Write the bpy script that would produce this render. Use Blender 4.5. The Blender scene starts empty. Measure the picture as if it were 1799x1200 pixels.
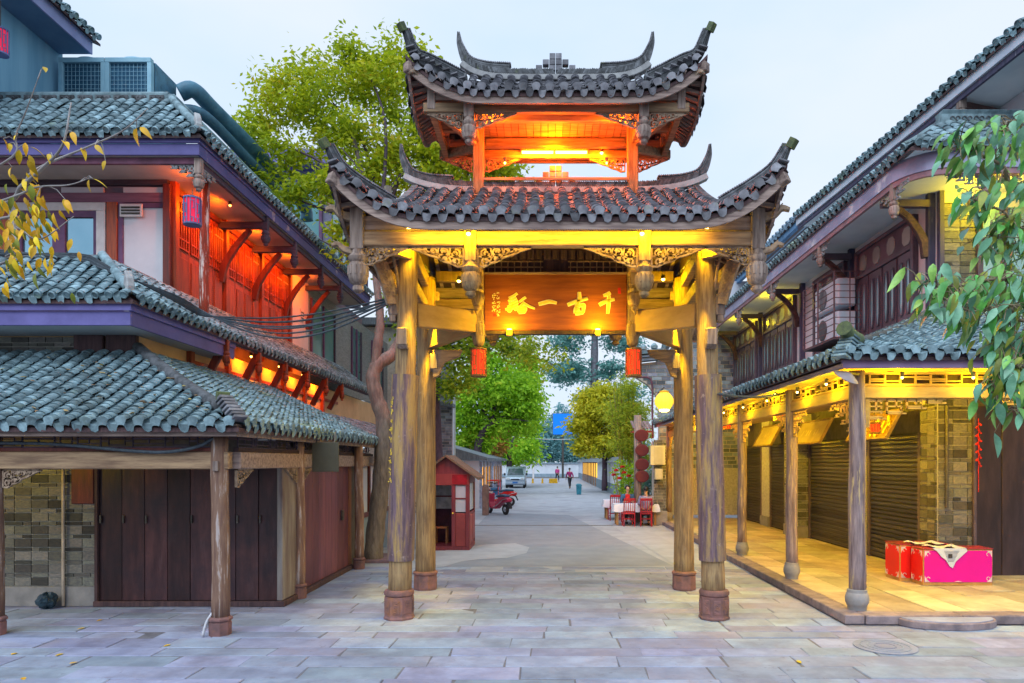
import bpy, bmesh, math, random
import numpy as np
from mathutils import Vector, Matrix
R = math.radians; PI = math.pi
random.seed(7); rng = np.random.default_rng(7)
scene = bpy.context.scene; COL = scene.collection
# ---------------------------------------------------------------- camera
F = 1200.0; HC = 2.25; CX = 960.0; CY = 812.0      # focal length in photo pixels, eye height, vanishing point
cam_d = bpy.data.cameras.new('camera'); cam = bpy.data.objects.new('camera', cam_d); COL.objects.link(cam)
cam.location = (0, 0, HC); cam.rotation_euler = (PI/2, 0, 0)
cam_d.sensor_width = 36; cam_d.lens = F/1799*36
cam_d.shift_x = -(CX-899.5)/1799; cam_d.shift_y = (CY-600)/1799
cam_d.clip_start = .1; cam_d.clip_end = 2000
scene.camera = cam
# ---------------------------------------------------------------- sky, sun, exposure
SUN_EL, SUN_AZ = 52, 200      # high, behind the camera and a little to its left
world = bpy.data.worlds.new('World'); scene.world = world; world.use_nodes = True
nt = world.node_tree; nt.nodes.clear()
def _n(t, k, **kw):
    n = t.nodes.new(k)
    for a, b in kw.items(): setattr(n, a, b)
    return n
sky = _n(nt, 'ShaderNodeTexSky', sky_type='NISHITA', sun_disc=False)
sky.sun_elevation = R(SUN_EL); sky.sun_rotation = R(SUN_AZ); sky.dust_density = 4.0; sky.air_density = 1.2
tc = _n(nt, 'ShaderNodeTexCoord')
mp = _n(nt, 'ShaderNodeMapping'); mp.inputs['Scale'].default_value = (1, 1, 2.2)
nz = _n(nt, 'ShaderNodeTexNoise'); nz.inputs['Scale'].default_value = 1.6; nz.inputs['Detail'].default_value = 5; nz.inputs['Roughness'].default_value = .5
cr = _n(nt, 'ShaderNodeValToRGB')
cr.color_ramp.elements[0].position = .36; cr.color_ramp.elements[0].color = (4.9, 6.5, 8.5, 1)
cr.color_ramp.elements[1].position = .64; cr.color_ramp.elements[1].color = (6.5, 7.2, 8.3, 1)
mx = _n(nt, 'ShaderNodeMixRGB'); mx.inputs[0].default_value = .88       # overcast: cloud over most of the clear sky
bg = _n(nt, 'ShaderNodeBackground'); bg.inputs['Strength'].default_value = .078
out = _n(nt, 'ShaderNodeOutputWorld')
L = nt.links.new
L(tc.outputs['Generated'], mp.inputs['Vector']); L(mp.outputs[0], nz.inputs['Vector']); L(nz.outputs[0], cr.inputs[0])
L(sky.outputs[0], mx.inputs[1]); L(cr.outputs[0], mx.inputs[2]); L(mx.outputs[0], bg.inputs[0]); L(bg.outputs[0], out.inputs[0])
sd = bpy.data.lights.new('sun', 'SUN'); sun = bpy.data.objects.new('sun', sd); COL.objects.link(sun)
sd.energy = 1.5; sd.angle = R(60); sd.color = (.80, .89, 1)
_az = R(SUN_AZ); _d = Vector((math.sin(_az)*math.cos(R(SUN_EL)), math.cos(_az)*math.cos(R(SUN_EL)), math.sin(R(SUN_EL))))
sun.rotation_euler = (-_d).to_track_quat('-Z', 'Y').to_euler()
vs = scene.view_settings; vs.view_transform = 'Standard'; vs.look = 'None'; vs.gamma = 1; vs.exposure = .84; vs.use_curve_mapping = False
scene.cycles.max_bounces = 6; scene.cycles.diffuse_bounces = 4; scene.cycles.glossy_bounces = 3
scene.cycles.transparent_max_bounces = 8; scene.cycles.sample_clamp_indirect = 4; scene.cycles.use_denoising = True
# ---------------------------------------------------------------- helpers
def W(px, py, Y):
    "world point at depth Y that the photo shows at (px, py)"
    return Vector(((px-CX)*Y/F, Y, HC-(py-CY)*Y/F))
def gY(py, z=0): return F*(HC-z)/(py-CY)
def G(px, py, z=0):
    Y = gY(py, z); return Vector(((px-CX)*Y/F, Y, z))
ORG = {}
def org(p): return ORG.get(p.name, Vector((0, 0, 0))) if p else Vector((0, 0, 0))
def tag(o, label=None, cat=None, group=None, kind=None):
    if label: o['label'] = label
    if cat: o['category'] = cat
    if group: o['group'] = group
    if kind: o['kind'] = kind
    return o
def thing(name, label, cat, loc=(0, 0, 0), group=None):
    o = bpy.data.objects.new(name, None); COL.objects.link(o); o.location = loc; o.empty_display_size = .1
    ORG[o.name] = Vector(loc)
    return tag(o, label, cat, group)
def link(name, me, parent=None, kind=None, world=None, label=None):
    o = bpy.data.objects.new(name, me); COL.objects.link(o)
    if parent: o.parent = parent
    if world is not None: o.matrix_local = Matrix.Translation(-org(parent)) @ world
    ORG[o.name] = org(parent)
    if kind: o['kind'] = kind
    if label: o['label'] = label
    return o
class MB:
    def __init__(s): s.v = []; s.f = []
    def add(s, vs, fs):
        n = len(s.v); s.v += [Vector(v) for v in vs]; s.f += [[n+i for i in f] for f in fs]; return s
    def box(s, c, d, m=None):
        c = Vector(c); x, y, z = d[0]/2, d[1]/2, d[2]/2
        vs = [Vector((a*x, b*y, e*z)) for e in (-1, 1) for b in (-1, 1) for a in (-1, 1)]
        if m is not None: vs = [m @ v for v in vs]
        return s.add([c+v for v in vs], [(0, 2, 3, 1), (4, 5, 7, 6), (0, 1, 5, 4), (2, 6, 7, 3), (0, 4, 6, 2), (1, 3, 7, 5)])
    def bb(s, x0, x1, y0, y1, z0, z1): return s.box(((x0+x1)/2, (y0+y1)/2, (z0+z1)/2), (abs(x1-x0), abs(y1-y0), abs(z1-z0)))
    def bar(s, p, q, w, h, up=(0, 0, 1)):
        p, q = Vector(p), Vector(q); d = q-p; l = d.length; d.normalize(); up = Vector(up)
        if abs(d.dot(up)) > .98: up = Vector((0, 1, 0))
        x = d.cross(up).normalized(); z = x.cross(d)
        m = Matrix((x, d, z)).transposed()
        return s.box((p+q)/2, (w, l, h), m)
    def tube(s, pts, r, n=8, caps=True):
        pts = [Vector(p) for p in pts]; k = len(pts)
        rr = r if isinstance(r, (list, tuple)) else [r]*k
        base = len(s.v); prev = None
        for i, p in enumerate(pts):
            t = (pts[min(i+1, k-1)]-pts[max(i-1, 0)]).normalized()
            if prev is None: a = Vector((1, 0, 0)) if abs(t.x) < .9 else Vector((0, 1, 0)); x = (a-t*a.dot(t)).normalized()
            else: x = (prev-t*prev.dot(t)).normalized()
            prev = x; y = t.cross(x)
            for j in range(n):
                a = 2*PI*j/n; s.v.append(p+(x*math.cos(a)+y*math.sin(a))*rr[i])
        for i in range(k-1):
            for j in range(n):
                a = base+i*n+j; b = base+i*n+(j+1) % n; s.f.append([a, b, b+n, a+n])
        if caps: s.f.append([base+j for j in range(n)][::-1]); s.f.append([base+(k-1)*n+j for j in range(n)])
        return s
    def lathe(s, c, prof, n=16, rot=0):
        "prof: (radius, height) upward from c"
        c = Vector(c); base = len(s.v)
        for r, z in prof:
            for j in range(n):
                a = 2*PI*j/n+rot; s.v.append(c+Vector((r*math.cos(a), r*math.sin(a), z)))
        for i in range(len(prof)-1):
            for j in range(n):
                a = base+i*n+j; b = base+i*n+(j+1) % n; s.f.append([a, b, b+n, a+n])
        s.f.append([base+j for j in range(n)][::-1]); s.f.append([base+(len(prof)-1)*n+j for j in range(n)])
        return s
    def prism(s, poly, o, ex, ey, ez, t):
        "2d polygon (x,y) in the plane o,ex,ey, thickness t along ez (centred)"
        o, ex, ey, ez = Vector(o), Vector(ex), Vector(ey), Vector(ez); n = len(poly); base = len(s.v)
        for k in (-.5, .5):
            for x, y in poly: s.v.append(o+ex*x+ey*y+ez*(t*k))
        s.f.append([base+i for i in range(n)][::-1]); s.f.append([base+n+i for i in range(n)])
        for i in range(n): j = (i+1) % n; s.f.append([base+i, base+j, base+n+j, base+n+i])
        return s
    def ribbon(s, pts, w, o, ex, ey, ez, t, z0=0):
        "thick stroke along 2d pts"
        o, ex, ey, ez = Vector(o), Vector(ex), Vector(ey), Vector(ez); k = len(pts)
        ww = w if isinstance(w, (list, tuple)) else [w]*k
        P = [Vector((a, b)) for a, b in pts]; base = len(s.v)
        for i in range(k):
            d = (P[min(i+1, k-1)]-P[max(i-1, 0)]).normalized(); nn = Vector((-d.y, d.x))
            for sg in (1, -1):
                q = P[i]+nn*(sg*ww[i]/2)
                for h in (z0, z0+t): s.v.append(o+ex*q.x+ey*q.y+ez*h)
        for i in range(k-1):
            a = base+i*4; b = a+4
            s.f += [[a, b, b+1, a+1], [a+2, a+3, b+3, b+2], [a+1, b+1, b+3, a+3], [a, a+2, b+2, b]]
        a = base; b = base+(k-1)*4
        s.f += [[a, a+1, a+3, a+2], [b, b+2, b+3, b+1]]
        return s
    def ring(s, c2, r, w, o, ex, ey, ez, t, a0=0, a1=2*PI, n=10):
        pts = [(c2[0]+r*math.cos(a0+(a1-a0)*i/n), c2[1]+r*math.sin(a0+(a1-a0)*i/n)) for i in range(n+1)]
        return s.ribbon(pts, w, o, ex, ey, ez, t, -t/2)
    def sweep(s, pts, prof, up=(0, 0, 1)):
        "prof: closed list of (side, up)"
        pts = [Vector(p) for p in pts]; k = len(pts); n = len(prof); base = len(s.v); up = Vector(up)
        for i, p in enumerate(pts):
            t = (pts[min(i+1, k-1)]-pts[max(i-1, 0)]).normalized(); x = t.cross(up).normalized(); z = x.cross(t)
            for a, b in prof: s.v.append(p+x*a+z*b)
        for i in range(k-1):
            for j in range(n):
                a = base+i*n+j; b = base+i*n+(j+1) % n; s.f.append([a, b, b+n, a+n])
        s.f.append([base+j for j in range(n)][::-1]); s.f.append([base+(k-1)*n+j for j in range(n)])
        return s
    def mesh(s, name, mat, off=Vector((0, 0, 0)), smooth=False, bevel=0):
        me = bpy.data.meshes.new(name); me.from_pydata([v-off for v in s.v], [], s.f)
        bm = bmesh.new(); bm.from_mesh(me)
        bmesh.ops.recalc_face_normals(bm, faces=bm.faces)
        if bevel:
            es = [e for e in bm.edges if len(e.link_faces) == 2 and e.calc_face_angle(0) > .6]
            bmesh.ops.bevel(bm, geom=es, offset=bevel, segments=1, affect='EDGES', clamp_overlap=True)
        bm.to_mesh(me); bm.free()
        if smooth:
            for p in me.polygons: p.use_smooth = True
            if smooth != 'all':
                try: me.set_sharp_from_angle(angle=R(40))
                except Exception: pass
        me.materials.append(mat); return me
    def build(s, name, mat, parent=None, smooth=False, bevel=0, kind=None, label=None):
        return link(name, s.mesh(name, mat, org(parent), smooth, bevel), parent, kind, None, label)
def one(name, mb, mat, label, cat, group=None, smooth=False, bevel=0, loc=None):
    "a thing that is a single mesh, its origin at loc"
    loc = Vector(loc) if loc is not None else Vector((0, 0, 0))
    o = link(name, mb.mesh(name, mat, loc, smooth, bevel)); o.location = loc; ORG[o.name] = loc
    return tag(o, label, cat, group)
def struct(name, mb, mat, parent=None, **k):
    o = mb.build(name, mat, parent, **k)
    if not parent: o['kind'] = 'structure'
    return o
def copy_tree(o, parent=None, loc=None, rotz=None):
    c = o.copy(); COL.objects.link(c)
    if parent: c.parent = parent
    if loc is not None: c.location = loc
    if rotz is not None: c.rotation_euler.z = rotz
    ORG[c.name] = org(o) if loc is None else Vector(loc)
    for ch in o.children: copy_tree(ch, c)
    return c
# ---------------------------------------------------------------- materials
MATS = {}
def M(name, col, col2=None, rough=.75, scale=5, stretch=(1, 1, 1), bump=.25, bdist=.01, rnd=.12, metal=0, wear=None, wscale=3, wlo=.56, whi=.62, spec=.35, emit=None, es=0, alpha=1, trans=0, moss=None, mlo=.55, mhi=.7, mscale=2.0, hue=0, stain=None, slo=.5, shi=.75, sscale=.6):
    if name in MATS: return MATS[name]
    m = bpy.data.materials.new(name); m.use_nodes = True; t = m.node_tree; t.nodes.clear(); Lk = t.links.new
    def N(k, **kw): return _n(t, k, **kw)
    o = N('ShaderNodeOutputMaterial'); b = N('ShaderNodeBsdfPrincipled'); Lk(b.outputs[0], o.inputs[0])
    b.inputs['Roughness'].default_value = rough; b.inputs['Metallic'].default_value = metal; b.inputs['Specular IOR Level'].default_value = spec
    if alpha < 1: b.inputs['Alpha'].default_value = alpha
    if trans: b.inputs['Transmission Weight'].default_value = trans
    if emit: b.inputs['Emission Color'].default_value = (*emit, 1); b.inputs['Emission Strength'].default_value = es
    tcn = N('ShaderNodeTexCoord'); oi = N('ShaderNodeObjectInfo'); ge = N('ShaderNodeNewGeometry')
    sm = N('ShaderNodeMath', operation='ADD'); Lk(oi.outputs['Random'], sm.inputs[0]); Lk(ge.outputs['Random Per Island'], sm.inputs[1])
    fr = N('ShaderNodeMath', operation='FRACT'); Lk(sm.outputs[0], fr.inputs[0])
    off = N('ShaderNodeMath', operation='MULTIPLY'); Lk(oi.outputs['Random'], off.inputs[0]); off.inputs[1].default_value = 53
    va = N('ShaderNodeVectorMath', operation='ADD'); Lk(tcn.outputs['Object'], va.inputs[0]); Lk(off.outputs[0], va.inputs[1])
    mpn = N('ShaderNodeMapping'); mpn.inputs['Scale'].default_value = stretch; Lk(va.outputs[0], mpn.inputs[0])
    n1 = N('ShaderNodeTexNoise'); n1.inputs['Scale'].default_value = scale; n1.inputs['Detail'].default_value = 7; n1.inputs['Roughness'].default_value = .62; Lk(mpn.outputs[0], n1.inputs['Vector'])
    c2 = col2 or tuple(c*.55 for c in col)
    r1 = N('ShaderNodeValToRGB'); r1.color_ramp.elements[0].position = .36; r1.color_ramp.elements[1].position = .64
    r1.color_ramp.elements[0].color = (*c2, 1); r1.color_ramp.elements[1].color = (*col, 1); Lk(n1.outputs[0], r1.inputs[0])
    cur = r1.outputs[0]
    def layer(cur, colr, sc, lo, hi, st=stretch):
        mq = N('ShaderNodeMapping'); mq.inputs['Scale'].default_value = st; Lk(va.outputs[0], mq.inputs[0])
        w = N('ShaderNodeTexNoise'); w.inputs['Scale'].default_value = sc; w.inputs['Detail'].default_value = 8; w.inputs['Roughness'].default_value = .7; Lk(mq.outputs[0], w.inputs['Vector'])
        wr = N('ShaderNodeMapRange'); wr.inputs[1].default_value = lo; wr.inputs[2].default_value = hi; Lk(w.outputs[0], wr.inputs[0])
        x = N('ShaderNodeMixRGB'); Lk(wr.outputs[0], x.inputs[0]); Lk(cur, x.inputs[1]); x.inputs[2].default_value = (*colr, 1); return x.outputs[0]
    if wear: cur = layer(cur, wear, wscale, wlo, whi)
    if moss: cur = layer(cur, moss, mscale, mlo, mhi, (1, 1, 1))
    if stain:
        sn = N('ShaderNodeTexNoise'); sn.inputs['Scale'].default_value = sscale; sn.inputs['Detail'].default_value = 9; sn.inputs['Roughness'].default_value = .68; Lk(ge.outputs['Position'], sn.inputs['Vector'])
        sr = N('ShaderNodeMapRange'); sr.inputs[1].default_value = slo; sr.inputs[2].default_value = shi; Lk(sn.outputs[0], sr.inputs[0])
        sx_ = N('ShaderNodeMixRGB'); Lk(sr.outputs[0], sx_.inputs[0]); Lk(cur, sx_.inputs[1]); sx_.inputs[2].default_value = (*stain, 1); cur = sx_.outputs[0]
    if rnd or hue:
        hs = N('ShaderNodeHueSaturation'); Lk(cur, hs.inputs['Color'])
        mr = N('ShaderNodeMapRange'); mr.inputs[3].default_value = 1-rnd*2; mr.inputs[4].default_value = 1+rnd*1.6; Lk(fr.outputs[0], mr.inputs[0]); Lk(mr.outputs[0], hs.inputs['Value'])
        if hue:
            f2 = N('ShaderNodeMath', operation='MULTIPLY'); Lk(fr.outputs[0], f2.inputs[0]); f2.inputs[1].default_value = 7.31
            f3 = N('ShaderNodeMath', operation='FRACT'); Lk(f2.outputs[0], f3.inputs[0])
            mh = N('ShaderNodeMapRange'); mh.inputs[3].default_value = .5-hue; mh.inputs[4].default_value = .5+hue; Lk(f3.outputs[0], mh.inputs[0]); Lk(mh.outputs[0], hs.inputs['Hue'])
        cur = hs.outputs[0]
    Lk(cur, b.inputs['Base Color'])
    if bump:
        bp = N('ShaderNodeBump'); bp.inputs['Strength'].default_value = bump; bp.inputs['Distance'].default_value = bdist
        n2 = N('ShaderNodeTexNoise'); n2.inputs['Scale'].default_value = scale*4; n2.inputs['Detail'].default_value = 6; Lk(mpn.outputs[0], n2.inputs['Vector'])
        Lk(n2.outputs[0], bp.inputs['Height']); Lk(bp.outputs[0], b.inputs['Normal'])
        rr = N('ShaderNodeMapRange'); rr.inputs[3].default_value = max(.04, rough-.12); rr.inputs[4].default_value = min(1, rough+.12); Lk(n1.outputs[0], rr.inputs[0]); Lk(rr.outputs[0], b.inputs['Roughness'])
    MATS[name] = m; return m
def glow(name, col, s):
    if name in MATS: return MATS[name]
    m = bpy.data.materials.new(name); m.use_nodes = True; t = m.node_tree; t.nodes.clear()
    o = _n(t, 'ShaderNodeOutputMaterial'); e = _n(t, 'ShaderNodeEmission'); e.inputs[0].default_value = (*col, 1); e.inputs[1].default_value = s
    t.links.new(e.outputs[0], o.inputs[0]); MATS[name] = m; return m
def glassm(name, col, rough=.08):
    return M(name, col, tuple(c*.8 for c in col), rough=rough, scale=1.2, bump=0, rnd=.1, spec=1.0)
ZST = (10, 10, .9)          # grain running up
XST = (.9, 9, 9)          # grain running along x
YST = (9, .5, 9)
wood_gate = M('wood_gate', (.40, .27, .13), (.19, .115, .06), scale=3, stretch=ZST, bump=.8, wear=(.11, .07, .04), wscale=1.8, wlo=.58, whi=.72, moss=(.33, .25, .17), mscale=7, mlo=.6, mhi=.75, rnd=.1, rough=.7)
wood_beam = M('wood_beam', (.42, .28, .16), (.19, .115, .07), scale=2.2, stretch=XST, bump=.45, rnd=.12, rough=.7)
wood_brace = M('wood_brace', (.40, .25, .10), (.27, .16, .06), scale=1.4, stretch=(1, 1, 3), bump=.2, rnd=.08, rough=.65)
wood_grey = M('wood_grey', (.36, .27, .23), (.16, .11, .10), scale=2.2, stretch=XST, bump=.45, rnd=.12)
wood_greyz = M('wood_greyz', (.37, .29, .25), (.15, .105, .09), scale=2.2, stretch=ZST, bump=.5, rnd=.12)
carved = M('carved_wood', (.42, .31, .22), (.2, .13, .09), scale=9, bump=.6, rnd=.08)
wood_dark = M('wood_dark', (.10, .055, .055), (.045, .025, .03), scale=2.2, stretch=ZST, bump=.4, rnd=.2)
sheath = M('peeling_paint', (.18, .115, .145), (.085, .055, .07), scale=3, stretch=(8, 8, .8), bump=.8, rnd=.0, wear=(.38, .25, .09), wscale=1.0, wlo=.46, whi=.60, rough=.6, moss=(.33, .25, .22), mscale=9, mlo=.6, mhi=.7)
stone_red = M('plinth_stone', (.27, .13, .12), (.13, .075, .075), scale=5, bump=.6, rnd=.1, moss=(.30, .13, .06), mscale=3)
tile_gate = M('roof_tile_gate', (.25, .255, .285), (.11, .11, .13), stain=(.07, .07, .075), sscale=1.3, slo=.5, shi=.8, scale=6, bump=.45, rnd=.2, moss=(.16, .19, .05), mscale=1.1, mlo=.60, mhi=.74)
tile_teal = M('roof_tile_teal', (.27, .40, .45), (.105, .165, .19), stain=(.10, .135, .14), sscale=.8, slo=.5, shi=.8, scale=6, bump=.45, rnd=.2, moss=(.17, .21, .06), mscale=.9, mlo=.58, mhi=.75)
tile_dark = M('ridge_tile_dark', (.14, .15, .165), (.04, .045, .05), scale=9, bump=.5, rnd=.25, moss=(.09, .12, .03), mlo=.62)
plaster_pale = M('ridge_band', (.42, .43, .43), (.26, .26, .27), scale=7, bump=.3, rnd=.1)
# ================================================================ ground, road, paving
earth = M('earth', (.19, .18, .17), (.11, .10, .10), scale=3, bump=.4)
asphalt = M('road_concrete', (.40, .42, .46), (.31, .325, .37), scale=1.3, bump=.25, bdist=.004, rnd=0, wear=(.27, .27, .30), wscale=.5, wlo=.5, whi=.75, stain=(.22, .23, .28), sscale=.5, slo=.52, shi=.8)
asphalt_dark = M('road_dark', (.27, .295, .345), (.215, .235, .28), scale=2.0, bump=.3, bdist=.004, rnd=0)
concrete = M('concrete_pale', (.40, .42, .465), (.32, .335, .38), scale=2, bump=.25, bdist=.004, rnd=0)
slab_m = M('paving_stone', (.295, .345, .475), (.21, .24, .34), scale=2.6, bump=.7, bdist=.008, rnd=.09, hue=.028, wear=(.33, .26, .29), wscale=.5, wlo=.52, whi=.85, stain=(.145, .145, .195), sscale=1.1, slo=.5, shi=.78, moss=(.17, .175, .235), mscale=8, mlo=.6, mhi=.72)
slab_lamplit = M('arcade_stone', (.52, .44, .27), (.38, .31, .18), scale=2.6, bump=.4, bdist=.005, rnd=.13, hue=.02, stain=(.20, .15, .12), sscale=1.0, slo=.5, shi=.8)  # yellow of the arcade lamplight is mixed into the stone colour
joint = M('paving_joint', (.17, .17, .20), (.10, .10, .12), scale=12, bump=.3)
kerb_m = M('kerb_stone', (.26, .20, .20), (.14, .11, .12), scale=5, bump=.5, rnd=.15)
mb = MB(); mb.add([(-400, -60, -.02), (400, -60, -.02), (400, 700, -.02), (-400, 700, -.02)], [(0, 1, 2, 3)])
struct('ground', mb, earth)
mb = MB(); mb.add([(-6, 13.9, 0), (9, 13.9, 0), (9, 23, 0), (9, 95, 0), (-14, 95, 0), (-6, 30, 0)], [(0, 1, 2, 3, 4, 5)])
road = struct('road', mb, asphalt)
# darker wet-looking tarmac field in front of the pale street, with its pale worn edge strip
d0 = [G(745, 997), G(1185, 992), G(1075, 908), G(850, 905)]
mb = MB(); mb.add([Vector((p.x, p.y, .004)) for p in [Vector((-2.3, 14.7, 0)), Vector((2.75, 14.8, 0)), G(1000, 905), G(860, 900)]], [(0, 1, 2, 3)])
mb.build('road_patch', asphalt_dark, road)
mb = MB()
pa = [G(x, y) for x, y in ((700, 1000), (745, 975), (790, 966), (855, 957), (905, 955), (930, 962), (925, 972), (890, 981), (840, 983), (810, 987), (780, 996), (740, 1000))]
mb.add([(p.x, p.y, .008) for p in pa], [list(range(len(pa)))]); mb.build('concrete_patch', concrete, road)
mb = MB(); q = [G(1185, 993), G(1250, 993), G(1130, 927), G(1075, 923)]
mb.add([(p.x, p.y, .008) for p in q], [(0, 1, 2, 3)]); mb.build('edge_strip', concrete, road)
mb = MB(); yb = 24.2; mb.bb(-2.6, 4.0, yb, yb+.14, -.01, .012); mb.build('drain_strip', M('drain', (.13, .12, .11), rough=.8), road)
# stone paving of the square: rows of long slabs, each its own piece
mb = MB(); mb.add([(-14, 2, -.006), (12, 2, -.006), (12, 14.72, -.006), (-14, 14.72, -.006)], [(0, 1, 2, 3)])
pav = struct('plaza_paving', mb, joint)
def slab(x0, x1, y0, y1, top, mat, parent, h=.05, j=.016, name='paving_stone'):
    a = lambda: random.uniform(-j, j)
    g = .006; tz = top+random.uniform(-.004, .006)
    P = [(x0+g+a(), y0+g+a()*.6), (x1-g+a(), y0+g+a()*.6), (x1-g+a(), y1-g+a()*.6), (x0+g+a(), y1-g+a()*.6)]
    b = .008; cx, cy = (x0+x1)/2, (y0+y1)/2
    def ins(p): return (p[0]+(b if p[0] < cx else -b), p[1]+(b if p[1] < cy else -b))
    tl = [random.uniform(-.003, .003) for _ in P]
    m_ = MB(); m_.add([(x, y, top-h) for x, y in P]+[(x, y, tz-.007) for x, y in P]+[(*ins(p), tz+tl[i]) for i, p in enumerate(P)],
        [(0, 1, 5, 4), (1, 2, 6, 5), (2, 3, 7, 6), (3, 0, 4, 7), (4, 5, 9, 8), (5, 6, 10, 9), (6, 7, 11, 10), (7, 4, 8, 11), (8, 9, 10, 11)])
    c = Vector((cx, cy, top)); o = link(name, m_.mesh(name, mat, c), parent); o.location = c-org(parent); return o
y = 6.3; row = 0; n_sl = 0
while y < 14.6:
    dy = random.uniform(.3, .46) if y < 9.6 else random.uniform(.3, .42)
    y1 = min(y+dy, 14.7)
    half = y*.8+.6
    xl = max(-y*.82-.4, -8.6) if y < 10.5 else -4.3
    xr = min(y*.72+.5, 8.4) if y < 9.3 else 4.12
    x = xl-random.uniform(0, .8)
    while x < xr:
        x1 = min(x+random.uniform(.65, 1.5), xr if y >= 9.3 else xr+1)
        if xr-x1 < .3 and y >= 9.3: x1 = xr
        slab(x, x1, y, y1, 0, slab_m, pav); n_sl += 1; x = x1
    y = y1; row += 1

q = G(1555, 1137); mb = MB(); mb.lathe((q.x, q.y, .006), [(.36, 0), (.36, .006), (.33, .009), (.02, .009)], 28)
mh = mb.build('manhole_cover', slab_m, pav)
mb = MB()
for r_ in (.12, .2, .28): mb.ring((0, 0), r_, .012, (q.x, q.y, .018), (1, 0, 0), (0, 1, 0), (0, 0, 1), .006, 0, 2*PI, 24)
mb.build('cover_rings', slab_m, mh)
# ================================================================ tiled roofs
TILE_MESH = {}
def arc_tile(kind, w, ln, mat, seg=6):
    "one clay tile: axis along +y from its lower edge; 'cover' arches up, 'pan' hollows down; *_end carries the eave plate"
    key = (kind, round(w, 3), round(ln, 3), mat.name, seg)
    if key in TILE_MESH: return TILE_MESH[key]
    mb = MB(); th = .016; base = kind.split('_')[0]; n = seg if base == 'cover' else max(4, seg-2)
    def P(i, y, rr, dz):
        a = PI*i/n
        if base == 'cover': return Vector((-math.cos(a)*w*.5*rr, y, math.sin(a)*w*.34*rr+dz))
        return Vector((-math.cos(a)*w*.5*rr, y, -math.sin(a)*w*.2+dz))
    lo = [P(i, 0, 1, .018) for i in range(n+1)]; hi = [P(i, ln, .93, 0) for i in range(n+1)]
    lb = [Vector((v.x*.86, 0, v.z-th)) for v in lo]
    k = n+1
    mb.v = lo+hi+lb
    for i in range(n): mb.f += [[i, i+1, k+i+1, k+i], [2*k+i, 2*k+i+1, i+1, i]]
    if kind == 'cover_end':                # fan-shaped face plate, leaning outwards
        b0 = len(mb.v); up = [Vector((v.x*1.02, -.012, v.z+.004)) for v in lo]
        dn = [Vector((v.x*.62, -.05-.0*abs(v.x), v.z*.35-.055)) for v in lo]
        mb.v += up+dn
        for i in range(n): mb.f.append([b0+i, b0+k+i, b0+k+i+1, b0+i+1])
        mb.v += [v+Vector((0, .02, 0)) for v in up]; c0 = b0+2*k
        for i in range(n): mb.f.append([b0+i, b0+i+1, c0+i+1, c0+i])
    if kind == 'pan_end':                  # drip tongue
        b0 = len(mb.v); up = [Vector((v.x, -.005, v.z+.004)) for v in lo]
        dn = [Vector((v.x*.78, -.035, v.z-.05-.045*math.sin(PI*i/n))) for i, v in enumerate(lo)]
        mb.v += up+dn
        for i in range(n): mb.f.append([b0+i, b0+k+i, b0+k+i+1, b0+i+1])
    if kind == 'cover_round':              # half-pipe with a round end disc
        b0 = len(mb.v); r = w*.42; m_ = 10
        mb.v.append(Vector((0, -.02, w*.02)))
        for rr, yy in ((.72, -.02), (.8, -.035), (1, -.035), (1, .02)):
            for j in range(m_): a = 2*PI*j/m_; mb.v.append(Vector((math.cos(a)*r*rr, yy, math.sin(a)*r*rr+w*.02)))
        for j in range(m_):
            mb.f.append([b0, b0+1+j, b0+1+(j+1) % m_])
            for q in range(3): a = b0+1+q*m_; mb.f.append([a+j, a+m_+j, a+m_+(j+1) % m_, a+(j+1) % m_])
    me = mb.mesh('tile', mat, smooth=True); TILE_MESH[key] = me; return me
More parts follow.
